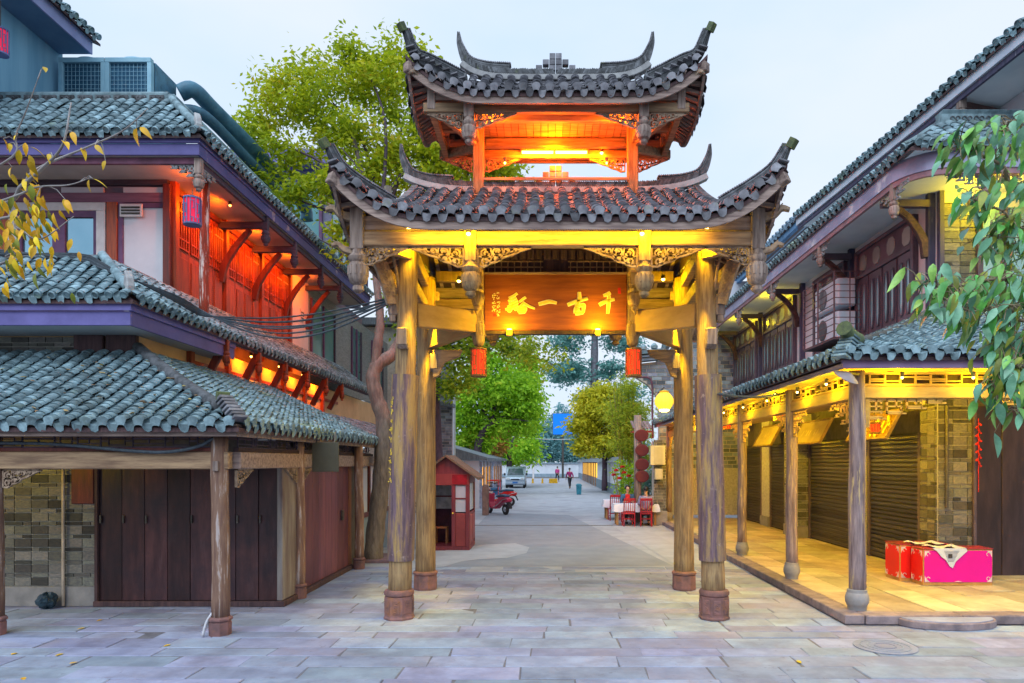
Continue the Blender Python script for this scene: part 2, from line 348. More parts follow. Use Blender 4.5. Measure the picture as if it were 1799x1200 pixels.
class Roof:
    def __init__(s, mat): s.inst = []; s.mat = mat
    def slope(s, O, e, sd, Lu, f, lift=lambda u, d: 0, dmax=lambda u: 1, dmin=lambda u: 0, pitch=.2, expo=.15, round_end=False, jit=.011, end=True, u0=0, front=True):
        "O eave start, e along the eave, sd horizontal up-slope; f(d) height above the eave"
        O, e, sd = Vector(O), Vector(e).normalized(), Vector(sd).normalized()
        s.P = P = lambda u, d: O+e*u+sd*d+Vector((0, 0, f(d)+lift(u, d)))
        n = int(round((Lu-u0)/pitch)); pitch = (Lu-u0)/n
        for i in range(2*n):
            cover = i % 2 == 1; u = u0+(i+.5 if 0 else i)*pitch/2+(pitch/4 if 0 else 0)
            if i == 0: u += .02
            D, d = dmax(u), dmin(u)
            if D-d < .06: continue
            first = True
            w = pitch*(.64 if cover else .72)
            while d < D-.03 and (first or d < D-expo*.55):
                a = P(u, d); b = P(u, d+.02); up = (b-a).normalized(); x = (P(u+.02, d)-P(u-.02, d)).normalized()
                z = x.cross(up).normalized()
                if z.z < 0: z = -z; x = -x
                x = up.cross(z)
                j = Vector((random.uniform(-jit, jit), random.uniform(-jit, jit), random.uniform(-jit, jit)*.5))
                q = a+j+z*(.07 if cover else .04)
                m = Matrix((x, up, z)).transposed().to_4x4(); m = Matrix.Translation(q) @ m @ Matrix.Rotation(random.gauss(0, .045), 4, 'Z') @ Matrix.Rotation(random.gauss(0, .045), 4, 'Y') @ Matrix.Translation((0, -.05*(random.random() < .04 and not first), 0))
                if first and end: kind = ('cover_round' if round_end else 'cover_end') if cover else 'pan_end'
                else: kind = 'cover' if cover else 'pan'
                st = min(expo*(1.0 if cover else 1.35), max(.08, D-d))
                s.inst.append((kind, w, st*1.25, m, front)); first = False
                d += st*max(.2, math.hypot(sd.x, sd.y)*1/math.hypot(1, (b.z-a.z)/.02))
        return P
    def deck(s, P, Lu, dmax, nu=24, nd=8, dmin=lambda u: 0, dz=0, th=.05):
        mb = MB(); V = []
        for k in (0, -th):
            for i in range(nu+1):
                u = Lu*i/nu; a, b = dmin(u), max(dmin(u)+.001, dmax(u))
                for j in range(nd+1): V.append(P(u, a+(b-a)*j/nd)+Vector((0, 0, dz+k)))
        n = (nu+1)*(nd+1); fs = []
        for i in range(nu):
            for j in range(nd):
                a = i*(nd+1)+j; b = a+nd+1
                fs += [[a, b, b+1, a+1], [n+a, n+a+1, n+b+1, n+b]]
        bd = [i*(nd+1) for i in range(nu+1)]; fs += [[bd[i], n+bd[i], n+bd[i+1], bd[i+1]] for i in range(nu)]
        te = [i*(nd+1)+nd for i in range(nu+1)]; fs += [[te[i], te[i+1], n+te[i+1], n+te[i]] for i in range(nu)]
        for c in (0, nu):
            cc = [c*(nd+1)+j for j in range(nd+1)]; fs += [[cc[j], cc[j+1], n+cc[j+1], n+cc[j]] for j in range(nd)]
        return mb.add(V, fs)
    def finish(s, parent, keep=300):
        def score(t):
            p = t[3].translation
            if p.y < 1: return 0
            px = CX+p.x*F/p.y; py = CY-(p.z-HC)*F/p.y
            if not (0 < px < 1799 and 0 < py < 1200): return 0
            return (1.6 if 'end' in t[0] or 'round' in t[0] else 1)*(1.15 if t[0].startswith('cover') else .8)*t[1]*t[2]/p.y**2*(1 if t[4] else .05)
        order = sorted(s.inst, key=score, reverse=True)
        for k, w, ln, m, fr in order[:keep]:
            link('tile', arc_tile(k, w, ln, s.mat), parent, None, m)
        rest = order[keep:]
        if not rest: return
        groups = {}
        for k, w, ln, m, fr in rest: groups.setdefault((k, round(w, 3), round(ln, 3)), []).append((w, ln, m))
        V, FL, FS, n0 = [], [], [], 0
        for (k, _w, _l), lst in groups.items():
            me = arc_tile(k, lst[0][0], lst[0][1], s.mat)
            nv = len(me.vertices); co = np.empty(nv*3); me.vertices.foreach_get('co', co); co = np.c_[co.reshape(-1, 3), np.ones(nv)]
            nl = len(me.loops); vi = np.empty(nl, int); me.loops.foreach_get('vertex_index', vi)
            lt = np.empty(len(me.polygons), int); me.polygons.foreach_get('loop_total', lt)
            A = np.array([[list(r) for r in m] for _, _, m in lst])
            V.append(np.einsum('nij,vj->nvi', A, co)[:, :, :3].reshape(-1, 3))
            FL.append((vi[None]+n0+np.arange(len(lst))[:, None]*nv).ravel()); FS.append(np.tile(lt, len(lst))); n0 += nv*len(lst)
        V = np.concatenate(V)-np.array(org(parent)); FL = np.concatenate(FL); FS = np.concatenate(FS)
        me = np_mesh('roof_tiles', V, FL, FS, s.mat); link('roof_tiles', me, parent, 'stuff')
def np_mesh(name, V, FL, FS, mat, smooth=True):
    me = bpy.data.meshes.new(name); me.vertices.add(len(V)); me.vertices.foreach_set('co', np.asarray(V, np.float32).ravel())
    me.loops.add(len(FL)); me.loops.foreach_set('vertex_index', np.asarray(FL, np.int32))
    me.polygons.add(len(FS)); st = np.concatenate([[0], np.cumsum(FS)[:-1]]); me.polygons.foreach_set('loop_start', st.astype(np.int32))
    me.polygons.foreach_set('use_smooth', np.full(len(FS), smooth)); me.update(calc_edges=True); me.validate()
    me.materials.append(mat)
    if smooth:
        try: me.set_sharp_from_angle(angle=R(40))
        except Exception: pass
    return me
def ridge(parent, pts, w=.09, band=.07, h=.12, hfun=None, name='ridge', step=.045, lean=.5, band_m=None, top_m=None):
    "a pale band with a comb of thin leaning tiles set on edge on top of it"
    pts = [Vector(p) for p in pts]
    mb = MB(); mb.sweep(pts, [(-w, -.06), (w, -.06), (w, band), (-w, band)])
    r = mb.build(name, band_m or plaster_pale, parent, bevel=.006)
    mb = MB(); L_ = [0]
    for a, b in zip(pts, pts[1:]): L_.append(L_[-1]+(b-a).length)
    T = L_[-1]; n = max(3, int(T/step))
    def at(t):
        for i in range(len(pts)-1):
            if t <= L_[i+1] or i == len(pts)-2:
                q = (t-L_[i])/max(1e-6, L_[i+1]-L_[i]); return pts[i].lerp(pts[i+1], q), (pts[i+1]-pts[i]).normalized()
    for i in range(n):
        t = (i+.5)/n*T; p, d = at(t); x = d.cross(Vector((0, 0, 1))).normalized(); z = x.cross(d)
        hh = hfun(t/T) if hfun else h
        hh *= random.uniform(.92, 1.06)
        ln = d*lean*(1 if t > T/2 else -1)
        zz = (z+ln*.8).normalized(); y = zz.cross(x)
        m = Matrix((x, y, zz)).transposed()
        mb.box(p+z*(band*.95)+zz*hh*.5, (w*2.1, step*.78, hh), m)
    mb.build('ridge_tiles', top_m or tile_dark, r, kind='stuff')
    return r
def taper_sweep(mb, pts, w0, w1, lo0, hi0, lo1, hi1, ease=1.0):
    "box section along pts, its width and height changing from start to end"
    pts = [Vector(p) for p in pts]; k = len(pts); base = len(mb.v); side0 = None
    for i, p in enumerate(pts):
        t = (pts[min(i+1, k-1)]-pts[max(i-1, 0)]).normalized()
        x = t.cross(Vector((0, 0, 1)))
        if x.length < .2 and side0 is not None: x = side0
        x.normalize(); side0 = x; z = x.cross(t); q = (i/(k-1))**ease
        w = w0+(w1-w0)*q; lo = lo0+(lo1-lo0)*q; hi = hi0+(hi1-hi0)*q
        for a, b in ((-w, lo), (w, lo), (w, hi), (-w, hi)): mb.v.append(p+x*a+z*b)
    for i in range(k-1):
        for j in range(4):
            a = base+i*4+j; b = base+i*4+(j+1) % 4; mb.f.append([a, b, b+4, a+4])
    mb.f.append([base, base+3, base+2, base+1]); mb.f.append([base+(k-1)*4+j for j in range(4)])
    return mb
moss_end = M('moss_end', (.13, .17, .07), (.07, .09, .05), scale=14, bump=.5)
def horn(parent, cu, w=.07, h=.16, name='hip_ridge', tipw=.05, tiph=.1, square=True):
    "upswept ridge laid from courses of thin tiles, tapering into a horn"
    mb = MB(); n = 4
    for j in range(n):
        f0, f1 = j/n, (j+.8)/n; ww = 1-.08*j+(.12 if j == n-1 else 0)
        taper_sweep(mb, cu, w*ww, tipw*ww, h*f0-.03, h*f1-.03, tiph*f0, tiph*f1)
    taper_sweep(mb, cu, w*.8, tipw*.8, -.17, h*.95-.03, 0, tiph*.95)
    o = mb.build(name, tile_dark, parent)
    mb = MB(); L_ = len(cu)       # serrated cap tiles along the top
    for i in range(L_-1):
        for q in (0, .5):
            p = cu[i].lerp(cu[i+1], q); d = (cu[i+1]-cu[i]).normalized(); x = d.cross(Vector((0, 0, 1))).normalized(); z = x.cross(d)
            k = (i+q)/(L_-1); ww = w+(tipw-w)*k; hh = h-.03+(tiph-h+.03)*k
            m = Matrix((x, d, z)).transposed() @ Matrix.Rotation(.35, 3, 'X')
            mb.box(p+z*(hh+.012), (ww*2.1, (cu[i+1]-cu[i]).length*.5, .018), m)
    mb.build('cap_tiles', tile_gate, o, kind='stuff')
    if square:
        d = (cu[-1]-cu[-2]).normalized(); mb = MB(); mb.bar(cu[-1]-d*.03, cu[-1]+d*.09, tipw*2.3, tiph*1.15); mb.build('horn_end', moss_end, o, bevel=.006)
    return o
def smooth_curve(pts, n=12):
    "Catmull-Rom through pts"
    P = [Vector(p) for p in pts]; P = [P[0]*2-P[1]]+P+[P[-1]*2-P[-2]]; o = []
    for i in range(1, len(P)-2):
        for j in range(n):
            t = j/n; a, b, c, d = P[i-1:i+3]
            o.append(.5*((2*b)+(c-a)*t+(2*a-5*b+4*c-d)*t*t+(3*b-a-3*c+d)*t**3))
    return o+[P[-2]]
def hang_post(parent, x, y, z1, z0, r, mat, name='hanging_post'):
    "square-ish post that ends in a turned lotus drop"
    mb = MB(); h = min((z1-z0)*.55, r*5.2)
    mb.bb(x-r*.78, x+r*.78, y-r*.78, y+r*.78, z0+h*.95, z1)
    p = mb.build(name, mat, parent, bevel=.01)
    mb = MB(); mb.lathe((x, y, z0), [(r*.25, 0), (r*.62, h*.06), (r*.66, h*.13), (r*.5, h*.17), (r*.95, h*.23), (r*1.12, h*.34), (r*1.2, h*.5), (r*1.06, h*.64), (r*.86, h*.68), (r*1.08, h*.73), (r*1.14, h*.8), (r*.8, h*.88), (r*.76, h*1.0)], 14)
    for j in range(12):
        a = 2*PI*j/12; mb.box((x+math.cos(a)*r*1.13, y+math.sin(a)*r*1.13, z0+h*.49), (r*.2, r*.2, h*.2), Matrix.Rotation(a, 3, 'Z'))
    mb.build('lotus_drop', mat, p, smooth=True)
    return p
def fret(parent, o, ex, ez, w, h, mat, name='carved_bracket', t=.035):
    "triangular open-work bracket: o is its inner top corner, ex runs away from the post, ez down"
    o, ex, ez = Vector(o), Vector(ex).normalized(), Vector(ez).normalized(); n = ex.cross(ez); mb = MB()
    A = (o, ex, ez, n); b = h*.085
    mb.ribbon([(0, b/2), (w, b/2)], b, *A, t, -t/2); mb.ribbon([(b/2, 0), (b/2, h)], b, *A, t, -t/2)
    edge = [(b/2, h*.97), (w*.12, h), (w*.24, h*.82), (w*.36, h*.74), (w*.5, h*.52), (w*.64, h*.42), (w*.8, h*.22), (w, h*.05)]
    mb.ribbon(edge, b*1.1, *A, t, -t/2)
    sc = h*.5
    for cx, cy, r, a0, a1 in ((.15, .34, .2, 0, 5), (.15, .74, .16, 2, 7.5), (.36, .28, .18, 1, 6), (.36, .6, .1, 0, 5), (.55, .24, .14, 2, 7), (.72, .18, .1, 0, 5.5)):
        mb.ring((cx*w, cy*h), r*h, b, *A, t, a0, a1, 9); mb.ring((cx*w+r*h*.2, cy*h), r*h*.42, b, *A, t*1.2, a0+2, a1+1, 6)
    mb.ribbon([(b, h*.5), (w*.2, h*.52), (w*.45, h*.4), (w*.85, h*.1)], b*.9, *A, t, -t/2)
    mb.ribbon([(w*.25, b), (w*.28, h*.5), (w*.2, h*.9)], b*.9, *A, t, -t/2)
    mb.ribbon([(w*.46, b), (w*.48, h*.3), (w*.42, h*.7)], b*.9, *A, t, -t/2)
    return mb.build(name, mat, parent)
def meander(parent, o, ex, ez, w, h, mat, name='fret_panel', t=.025, b=.018, cells=4, steps=True):
    "stepped key-pattern lattice hanging below a beam, deeper at the post (x=0)"
    o, ex, ez = Vector(o), Vector(ex).normalized(), Vector(ez).normalized(); n = ex.cross(ez); mb = MB(); A = (o, ex, ez, n)
    cw = w/cells
    for i in range(cells):
        d = h*(1-i/cells) if steps else h
        x = i*cw
        mb.ribbon([(x+b/2, 0), (x+b/2, d)], b, *A, t, -t/2)
        mb.ribbon([(x, d-b/2), (x+cw, d-b/2)], b, *A, t, -t/2)
        mb.ribbon([(x+cw*.5, d*.0), (x+cw*.5, d*.55)], b, *A, t, -t/2)
        k = max(1, int(d/(h/cells)))
        for j in range(k):
            yy = (j+.5)*d/k
            mb.ribbon([(x, yy), (x+cw*.8, yy)], b*.9, *A, t, -t/2)
            mb.ribbon([(x+cw*.75, yy), (x+cw*.75, yy+d/k*.45)], b*.9, *A, t, -t/2)
    mb.ribbon([(0, b/2), (w, b/2)], b, *A, t, -t/2)
    return mb.build(name, mat, parent)
LP = 2.2
def lamp_light(parent, p, col, power, size=.05, kind='POINT', rot=None, sx=None, spot=None):
    d = bpy.data.lights.new('lamp_light', kind); d.energy = power*LP; d.color = col
    if kind == 'AREA': d.shape = 'RECTANGLE'; d.size = sx or size; d.size_y = size
    else: d.shadow_soft_size = size
    if kind == 'SPOT': d.spot_size = spot or R(100); d.spot_blend = .7
    o = bpy.data.objects.new('lamp_light', d); COL.objects.link(o)
    if parent: o.parent = parent
    o.location = Vector(p)-org(parent)
    if rot: o.rotation_euler = rot
    return o
bulb_y = glow('bulb_yellow', (1, .62, .12), 14)
bulb_o = glow('bulb_orange', (1, .42, .06), 14)
lamp_metal = M('lamp_metal', (.12, .11, .1), rough=.5, metal=.6, scale=20)
def small_lamp(p, label, col, power, glowm, group, r=.035, down=True, light=True, dz=-.06):
    p = Vector(p); t = thing('spot_lamp', label, 'lamp', p, group)
    mb = MB(); mb.lathe(p, [(.012, .07), (.03, .06), (r*.95, .0), (r*1.1, -.012), (r*.9, -.006)], 10); mb.build('housing', lamp_metal, t, smooth=True)
    mb = MB(); mb.lathe(p+Vector((0, 0, -.03)), [(r*.3, -.012), (r*.75, 0), (r*.85, .015), (r*.6, .025)], 10); mb.build('bulb', glowm, t, smooth=True)
    if light == 'wall': lamp_light(t, p+Vector((0, 0, dz)), col, power*1.3, .06, 'SPOT', (0, R(62), 0), None, R(165))
    elif light: lamp_light(t, p+Vector((0, 0, dz)), col, power, .06)
    return t
# ================================================================ the timber gate
GX = .147; YF, YB, YM = 9.85, 12.1, 10.97
gate = thing('paifang_gate', 'tall timber memorial gate with two upswept grey tiled roofs astride the street', 'gate', (GX, YM, 0))
def col_pts(sx, y, z1, lean, wob=.012):
    return [(GX+sx*(2.27-lean*z/5.5)+random.uniform(-wob, wob)*.5, y+random.uniform(-wob, wob)*.5, z) for z in np.linspace(.0, z1, 14)]
for sx in (-1, 1):
    # front columns: octagonal carved plinth, bare foot, painted sleeve, bare shaft
    x = GX+sx*2.27
    mb = MB(); mb.tube([(GX+sx*(2.27-.14*z/5.5), YF, z) for z in np.linspace(.3, 5.5, 16)], [.166+.004*math.sin(k*2.1)-.002*k for k in range(16)], 20)
    c = mb.build('column', wood_gate, gate, smooth='all')
    mb = MB(); zs = np.linspace(.84, 3.5, 10)
    mb.tube([(GX+sx*(2.27-.14*z/5.5), YF, z) for z in zs], [.192+.003*math.sin(k*1.7+sx) for k in range(10)], 22); mb.build('painted_sleeve', sheath, c, smooth=True)
    mb = MB(); mb.lathe((x, YF, 0), [(.222, 0), (.225, .03), (.212, .045), (.212, .33)], 8, PI/8)
    for j in range(8):   # raised panel on each face of the octagon
        a = 2*PI*j/8; mb.box((x+math.cos(a)*.199, YF+math.sin(a)*.199, .19), (.012, .105, .2), Matrix.Rotation(a, 3, 'Z'))
        for q in range(5): mb.box((x+math.cos(a)*.207+random.uniform(-.03, .03)*math.sin(a), YF+math.sin(a)*.207-random.uniform(-.03, .03)*math.cos(a), .12+q*.034), (.01, random.uniform(.03, .07), .014), Matrix.Rotation(a, 3, 'Z') @ Matrix.Rotation(random.uniform(-.6, .6), 3, 'X'))
    p = mb.build('plinth', stone_red, gate, bevel=.006)
    mb = MB(); mb.lathe((x, YF, .33), [(.19, 0), (.212, .02), (.215, .06), (.2, .085), (.17, .095)], 20); mb.build('plinth_ring', stone_red, p, smooth=True)
    # rear columns
    x = GX+sx*2.29
    mb = MB(); mb.tube([(GX+sx*(2.29-.02*z/5.5), YB, z) for z in np.linspace(.2, 5.5, 16)], [.176+.004*math.sin(k*1.3+1)-.001*k for k in range(16)], 20)
    mb.build('column', wood_gate, gate, smooth='all')
    mb = MB(); mb.lathe((x, YB, 0), [(.205, 0), (.21, .03), (.205, .26)], 8, PI/8); p = mb.build('plinth', stone_red, gate, bevel=.006)
    mb = MB(); mb.lathe((x, YB, .26), [(.19, 0), (.215, .02), (.215, .05), (.18, .075)], 20); mb.build('plinth_ring', stone_red, p, smooth=True)
    # beams from the columns to the middle hanging posts
    for yy, zb in ((YF, 4.22), (YB, 4.24)):
        xa = GX+sx*2.16 if yy == YF else GX+sx*2.27
        mb = MB(); mb.bar((xa-sx*.1, yy+(.1 if yy == YF else -.1), zb+.17), (GX+sx*1.3, YM+(-.05 if yy == YF else .05), zb+.27), .13, .34); mb.build('diagonal_beam', wood_brace, gate, bevel=.012)
    # side tie beams front to rear and long front beam pieces
    for z in (4.95, 5.42):
        mb = MB(); mb.bar((GX+sx*2.16, YF+.12, z), (GX+sx*2.27, YB-.12, z), .12, .2); mb.build('side_beam', wood_beam, gate, bevel=.01)
    # stub ends of the tie beams through the columns
    for yy, z, w, h in ((YF-.2, 4.02, .15, .24), (YB-.2, 4.0, .14, .26)):
        xx = GX+sx*(2.18 if yy < YM else 2.1)
        mb = MB(); mb.bb(xx-w/2, xx+w/2, yy-.07, yy+.1, z-h/2, z+h/2); mb.add([(xx-w/2, yy-.07, z-h/2), (xx+w/2, yy-.07, z-h/2), (xx+w/2, yy+.02, z-h/2-.05), (xx-w/2, yy+.02, z-h/2-.05), (xx-w/2, yy+.1, z-h/2), (xx+w/2, yy+.1, z-h/2)], [(0, 1, 2, 3), (3, 2, 5, 4), (0, 3, 4), (1, 5, 2)])
        mb.build('beam_end', wood_greyz, gate, bevel=.01)
    mb = MB(); mb.box((GX+sx*2.34, YF-.02, 4.5), (.14, .16, .3)); mb.box((GX+sx*2.35, YF-.03, 4.32), (.1, .12, .12)); mb.build('beam_end', wood_greyz, gate, bevel=.015)
    # brackets below the rear beam ends
    mb = MB(); mb.prism([(0, 0), (.52, 0), (.46, -.12), (.2, -.22), (.1, -.46), (0, -.5)], (GX+sx*2.12, YB-.22, 4.2), (-sx, 0, 0), (0, 0, 1), (0, 1, 0), .08); mb.build('corbel', wood_beam, gate, bevel=.01)
    # carved brace from column up to the corner post
    cur = smooth_curve([(0, 0, 0), (.06, .3, 0), (.17, .58, 0), (.36, .8, 0)], 6); wd = [.12+.07*math.sin(PI*i/len(cur)) for i in range(len(cur))]
    bo = Vector((GX+sx*2.36, YF-.12, 4.5)); ex = Vector((sx*.86, -.5, 0)).normalized(); ey = Vector((0, 0, 1)); ez = ex.cross(ey)
    mb = MB(); mb.ribbon([(v.x, v.y) for v in cur], wd, bo, ex, ey, ez, .08, -.04)
    for i in range(3, len(cur)-2, 1):
        v = cur[i]
        for sg in (-1, 1): mb.ring((v.x+sg*.025+random.uniform(-.02, .02), v.y), .03, .016, bo, ex, ey, ez, .1, random.uniform(0, 3), random.uniform(4.5, 6), 6)
    mb.build('carved_brace', carved, gate)
    mb = MB(); mb.tube(smooth_curve([(GX+sx*2.25, YF-.05, 4.62), (GX+sx*2.28, YF-.12, 4.95), (GX+sx*2.34, YF-.2, 5.28)], 4), .022, 6); mb.ring((.09, .68), .06, .02, bo, ex, ey, ez, .04); mb.build('brace_scroll', carved, gate)
    # back brace too
    mb = MB(); mb.ribbon([(v.x, v.y) for v in cur], wd, (GX+sx*2.4, YB+.1, 4.5), Vector((sx*.86, .5, 0)).normalized(), ey, Vector((sx*.86, .5, 0)).normalized().cross(ey), .08, -.04); mb.build('carved_brace', carved, gate)
# ---- frame of hanging posts carrying the lower roof
YP, YQ = 9.1, 2*YM-9.1
for yy, f in ((YP, -1), (YQ, 1)):
    mb = MB(); mb.bb(GX-2.72, GX+2.72, yy-.06, yy+.06, 5.12, 5.31); mb.build('eave_beam', wood_beam, gate, bevel=.012)
    mb = MB(); mb.bb(GX-2.66, GX+2.66, yy-.035, yy+.035, 5.33, 5.52); mb.build('eave_board', wood_grey, gate, bevel=.008)
    for sx in (-1, 1):
        hang_post(gate, GX+sx*2.655, yy, 5.62, 4.5, .115, wood_greyz)
        hang_post(gate, GX+sx*1.155, yy, 5.34, 4.44, .105, wood_gate)
        if f < 0:
            fret(gate, (GX+sx*1.24, yy, 5.12), (sx, 0, 0), (0, 0, -1), .74, .27, carved)
            fret(gate, (GX+sx*1.07, yy, 5.12), (-sx, 0, 0), (0, 0, -1), .72, .27, carved)
            fret(gate, (GX+sx*2.56, yy, 5.12), (-sx, 0, 0), (0, 0, -1), .6, .24, carved)
        else:
            fret(gate, (GX+sx*2.5, yy, 5.1), (-sx, 0, 0), (0, 0, -1), 1.3, .3, carved)
        # cantilever arms
        mb = MB(); mb.bar((GX+sx*2.1, (YF if f < 0 else YB)+f*.1, 5.22), (GX+sx*2.62, yy+.03, 5.22), .1, .16); mb.build('corner_arm', wood_beam, gate, bevel=.01)
        mb = MB(); mb.bar((GX+sx*1.155, yy+.05*-f, 5.22), (GX+sx*1.2, YM, 5.3), .1, .16); mb.build('cross_arm', wood_beam, gate, bevel=.01)
for sx in (-1, 1):
    mb = MB(); mb.bb(GX+sx*2.655-.055, GX+sx*2.655+.055, YP+.1, YQ-.1, 5.125, 5.305); mb.build('side_eave_beam', wood_beam, gate, bevel=.012)
    mb = MB()   # dragon-head like bracket poking out at the corner
    cu = smooth_curve([(0, 0, 0), (.16, .02, 0), (.27, .1, 0), (.37, .07, 0)], 5)
    for hz, k in ((5.5, 1), (5.05, .8)):
        mb = MB(); ex = Vector((sx*.95, -.3, 0)).normalized(); mb.ribbon([(v.x*k, v.y*k) for v in cu], [.12*k*(1-.045*i) for i in range(len(cu))], (GX+sx*2.7, YP, hz), ex, (0, 0, 1), ex.cross(Vector((0, 0, 1))), .1, -.05)
        for a in (-1, 1): mb.tube([Vector((GX+sx*2.7, YP, hz))+ex*(.18*k)+Vector((0, 0, .05)), Vector((GX+sx*2.7, YP, hz))+ex*(.3*k)+Vector((a*.03, a*.05, .15*k))], [.025, .008], 6)
        mb.build('corner_bracket', carved, gate, bevel=.01)
    # middle posts: hang to lotus drops below, stand through the ridge above
    x = GX+sx*1.235
    mb = MB(); mb.bb(x-.085, x+.085, YM-.085, YM+.085, 4.45, 7.78); p = mb.build('king_post', wood_gate, gate, bevel=.012)
    mb = MB(); mb.lathe((x, YM, 4.1), [(.03, 0), (.07, .02), (.09, .06), (.1, .14), (.115, .17), (.115, .34), (.095, .37), (.12, .4)], 16)
    for j in range(14): a = 2*PI*j/14; mb.bb(x+math.cos(a)*.115-.008, x+math.cos(a)*.115+.008, YM+math.sin(a)*.115-.008, YM+math.sin(a)*.115+.008, 4.27, 4.44)
    mb.build('lotus_drop', wood_gate, p, smooth=True)
    hang_post(gate, x-sx*.02, YM-.3, 5.35, 4.62, .085, wood_gate, 'inner_hanging_post')
    mb = MB(); mb.prism([(-.05, 0), (.05, 0), (.07, -.25), (.02, -.42), (-.05, -.3)], (x-sx*.0, YM-.2, 4.98), (sx*.9, -.3, 0), (0, 0, 1), (.3, sx*.9, 0), .06); mb.build('corbel', wood_gate, gate, bevel=.01)
# ---- name board between the middle posts
plq = M('plaque_wood', (.34, .095, .012), (.22, .055, .008), scale=1.6, stretch=XST, bump=.3, rough=.45, rnd=0)
gold = M('gilt', (.95, .72, .10), (.8, .55, .05), rough=.5, metal=0, scale=20, bump=.1, rnd=0)
gold_hi = M('gilt_edge', (1, .9, .35), (1, .85, .3), rough=.5, metal=0, bump=0, rnd=0)
seal = M('seal_red', (.75, .03, .02), rough=.6, bump=0)
mb = MB(); mb.bb(GX-1.14, GX+1.14, YM-.05, YM+.03, 4.36, 5.27)
pl = mb.build('name_board', plq, gate, bevel=.01, label='orange-brown board with four gilt brush characters')
mb = MB(); mb.bb(GX-1.15, GX+1.15, YM-.075, YM-.052, 5.25, 5.285); mb.build('board_rim', wood_beam, pl)
mb = MB(); mb.bb(GX-1.15, GX+1.15, YM-.05, YM+.06, 4.30, 4.356); mb.build('board_rail', wood_dark, pl)
# strokes read off the photo: pixel of an enlarged crop, 6.425 per photo pixel
BS = [  # qian
 [(1492, 284), (1462, 302), (1412, 318)], [(1366, 424), (1400, 402), (1470, 372), (1540, 360)], [(1476, 318), (1472, 420), (1462, 522)],
 # gu
 [(1008, 424), (1060, 402), (1150, 372), (1238, 350)], [(1142, 278), (1142, 340), (1128, 400), (1100, 448)], [(1104, 450), (1098, 490), (1092, 520)], [(1104, 448), (1150, 430), (1190, 426), (1188, 470), (1186, 508)], [(1094, 520), (1140, 514), (1192, 508)], [(1110, 476), (1150, 470)],
 # yi
 [(682, 416), (740, 400), (810, 386), (888, 402)],
 # xi
 [(442, 292), (400, 322), (345, 344)], [(432, 340), (390, 362), (338, 380)], [(446, 366), (395, 395), (345, 410)], [(455, 396), (390, 424), (330, 444)], [(455, 428), (390, 452), (306, 474)], [(392, 410), (372, 470), (350, 506)], [(345, 478), (352, 504)], [(408, 462), (436, 482)],
 [(538, 336), (500, 362), (462, 392)], [(500, 392), (560, 432), (640, 464)], [(512, 404), (480, 440), (450, 470)], [(462, 472), (458, 508)], [(464, 470), (536, 462), (532, 504)], [(458, 510), (536, 504)], [(478, 440), (540, 446)], [(470, 488), (528, 484)]]
def bp(a, b):
    w = W(840+a/6.425, 470+b/6.425, YM-.05); return (w.x, w.z)
m1, m2 = MB(), MB()
for k, st in enumerate(BS):
    P = [bp(a, b) for a, b in st]; thick = .05 if k < 10 else .034
    q = [(v.x, v.y) for v in smooth_curve([(a, b, 0) for a, b in P], 5)]
    n = len(q); ws = [thick*(.75+.35*math.sin(PI*(.15+.85*i/(n-1)))) for i in range(n)]
    m2.ribbon(q, [w*1.25 for w in ws], (0, YM-.05, 0), (1, 0, 0), (0, 0, 1), (0, -1, 0), .008, .001)
    m1.ribbon(q, [w*.72 for w in ws], (0, YM-.05, 0), (1, 0, 0), (0, 0, 1), (0, -1, 0), .016, .002)
m2.build('lettering_edge', gold_hi, pl); m1.build('lettering', gold, pl)
def scribble(mb, x0, z0, cw, ch, n, o, ez, ex=(1, 0, 0), t=.006, lw=.008):
    "small illegible brush marks in a column of n cells"
    for i in range(n):
        for k in range(random.randint(4, 6)):
            a = (x0+random.uniform(.05, .7)*cw, z0-i*ch-random.uniform(.1, .8)*ch)
            if random.random() < .5: b = (a[0]+random.uniform(.2, .5)*cw, a[1]+random.uniform(-.05, .1)*ch)
            else: b = (a[0]+random.uniform(-.15, .1)*cw, a[1]-random.uniform(.2, .4)*ch)
            mb.ribbon([a, b], lw, o, ex, (0, 0, 1), ez, t, .002)
mb = MB(); a = W(840+210/6.425, 470+285/6.425, YM); scribble(mb, a.x, a.z, .062, .068, 6, (0, YM-.05, 0), (0, -1, 0)); a = W(840+158/6.425, 470+285/6.425, YM); scribble(mb, a.x, a.z, .062, .068, 5, (0, YM-.05, 0), (0, -1, 0))
mb.build('small_lettering', gold_hi, pl)
mb = MB()
for px, py, s in ((190, 545, .045), (1590, 255, .045), (1590, 290, .045)):
    a = W(840+px/6.425, 470+py/6.425, YM); mb.bb(a.x-s/2, a.x+s/2, YM-.056, YM-.05, a.z-s/2, a.z+s/2)
mb.build('seal', seal, pl)
# lattice over the board
lat = M('lattice_wood', (.34, .22, .12), (.2, .12, .06), scale=8, bump=.2)
mb = MB(); mb.bb(GX-1.14, GX+1.14, YM+.02, YM+.05, 5.29, 6.3); mb.build('transom_board', wood_dark, gate)
mb = MB()
for sx in (-1, 1):
    for i in range(9): x = GX+sx*(.24+i*.105); mb.bb(x-.008, x+.008, YM-.02, YM+.01, 5.29, 5.47)
for z in (5.38, 5.47): mb.bb(GX-1.13, GX-.2, YM-.018, YM+.008, z-.008, z+.008); mb.bb(GX+.2, GX+1.13, YM-.018, YM+.008, z-.008, z+.008)
mb.build('transom_lattice', lat, gate, kind='stuff')
mb = MB()
for i in range(17):
    x = GX-1.06+i*.1325; mb.bb(x-.05, x+.05, YM-.01, YM+.012, 5.5, 5.66); mb.bb(x-.02, x+.02, YM-.025, YM+.0, 5.52, 5.64)
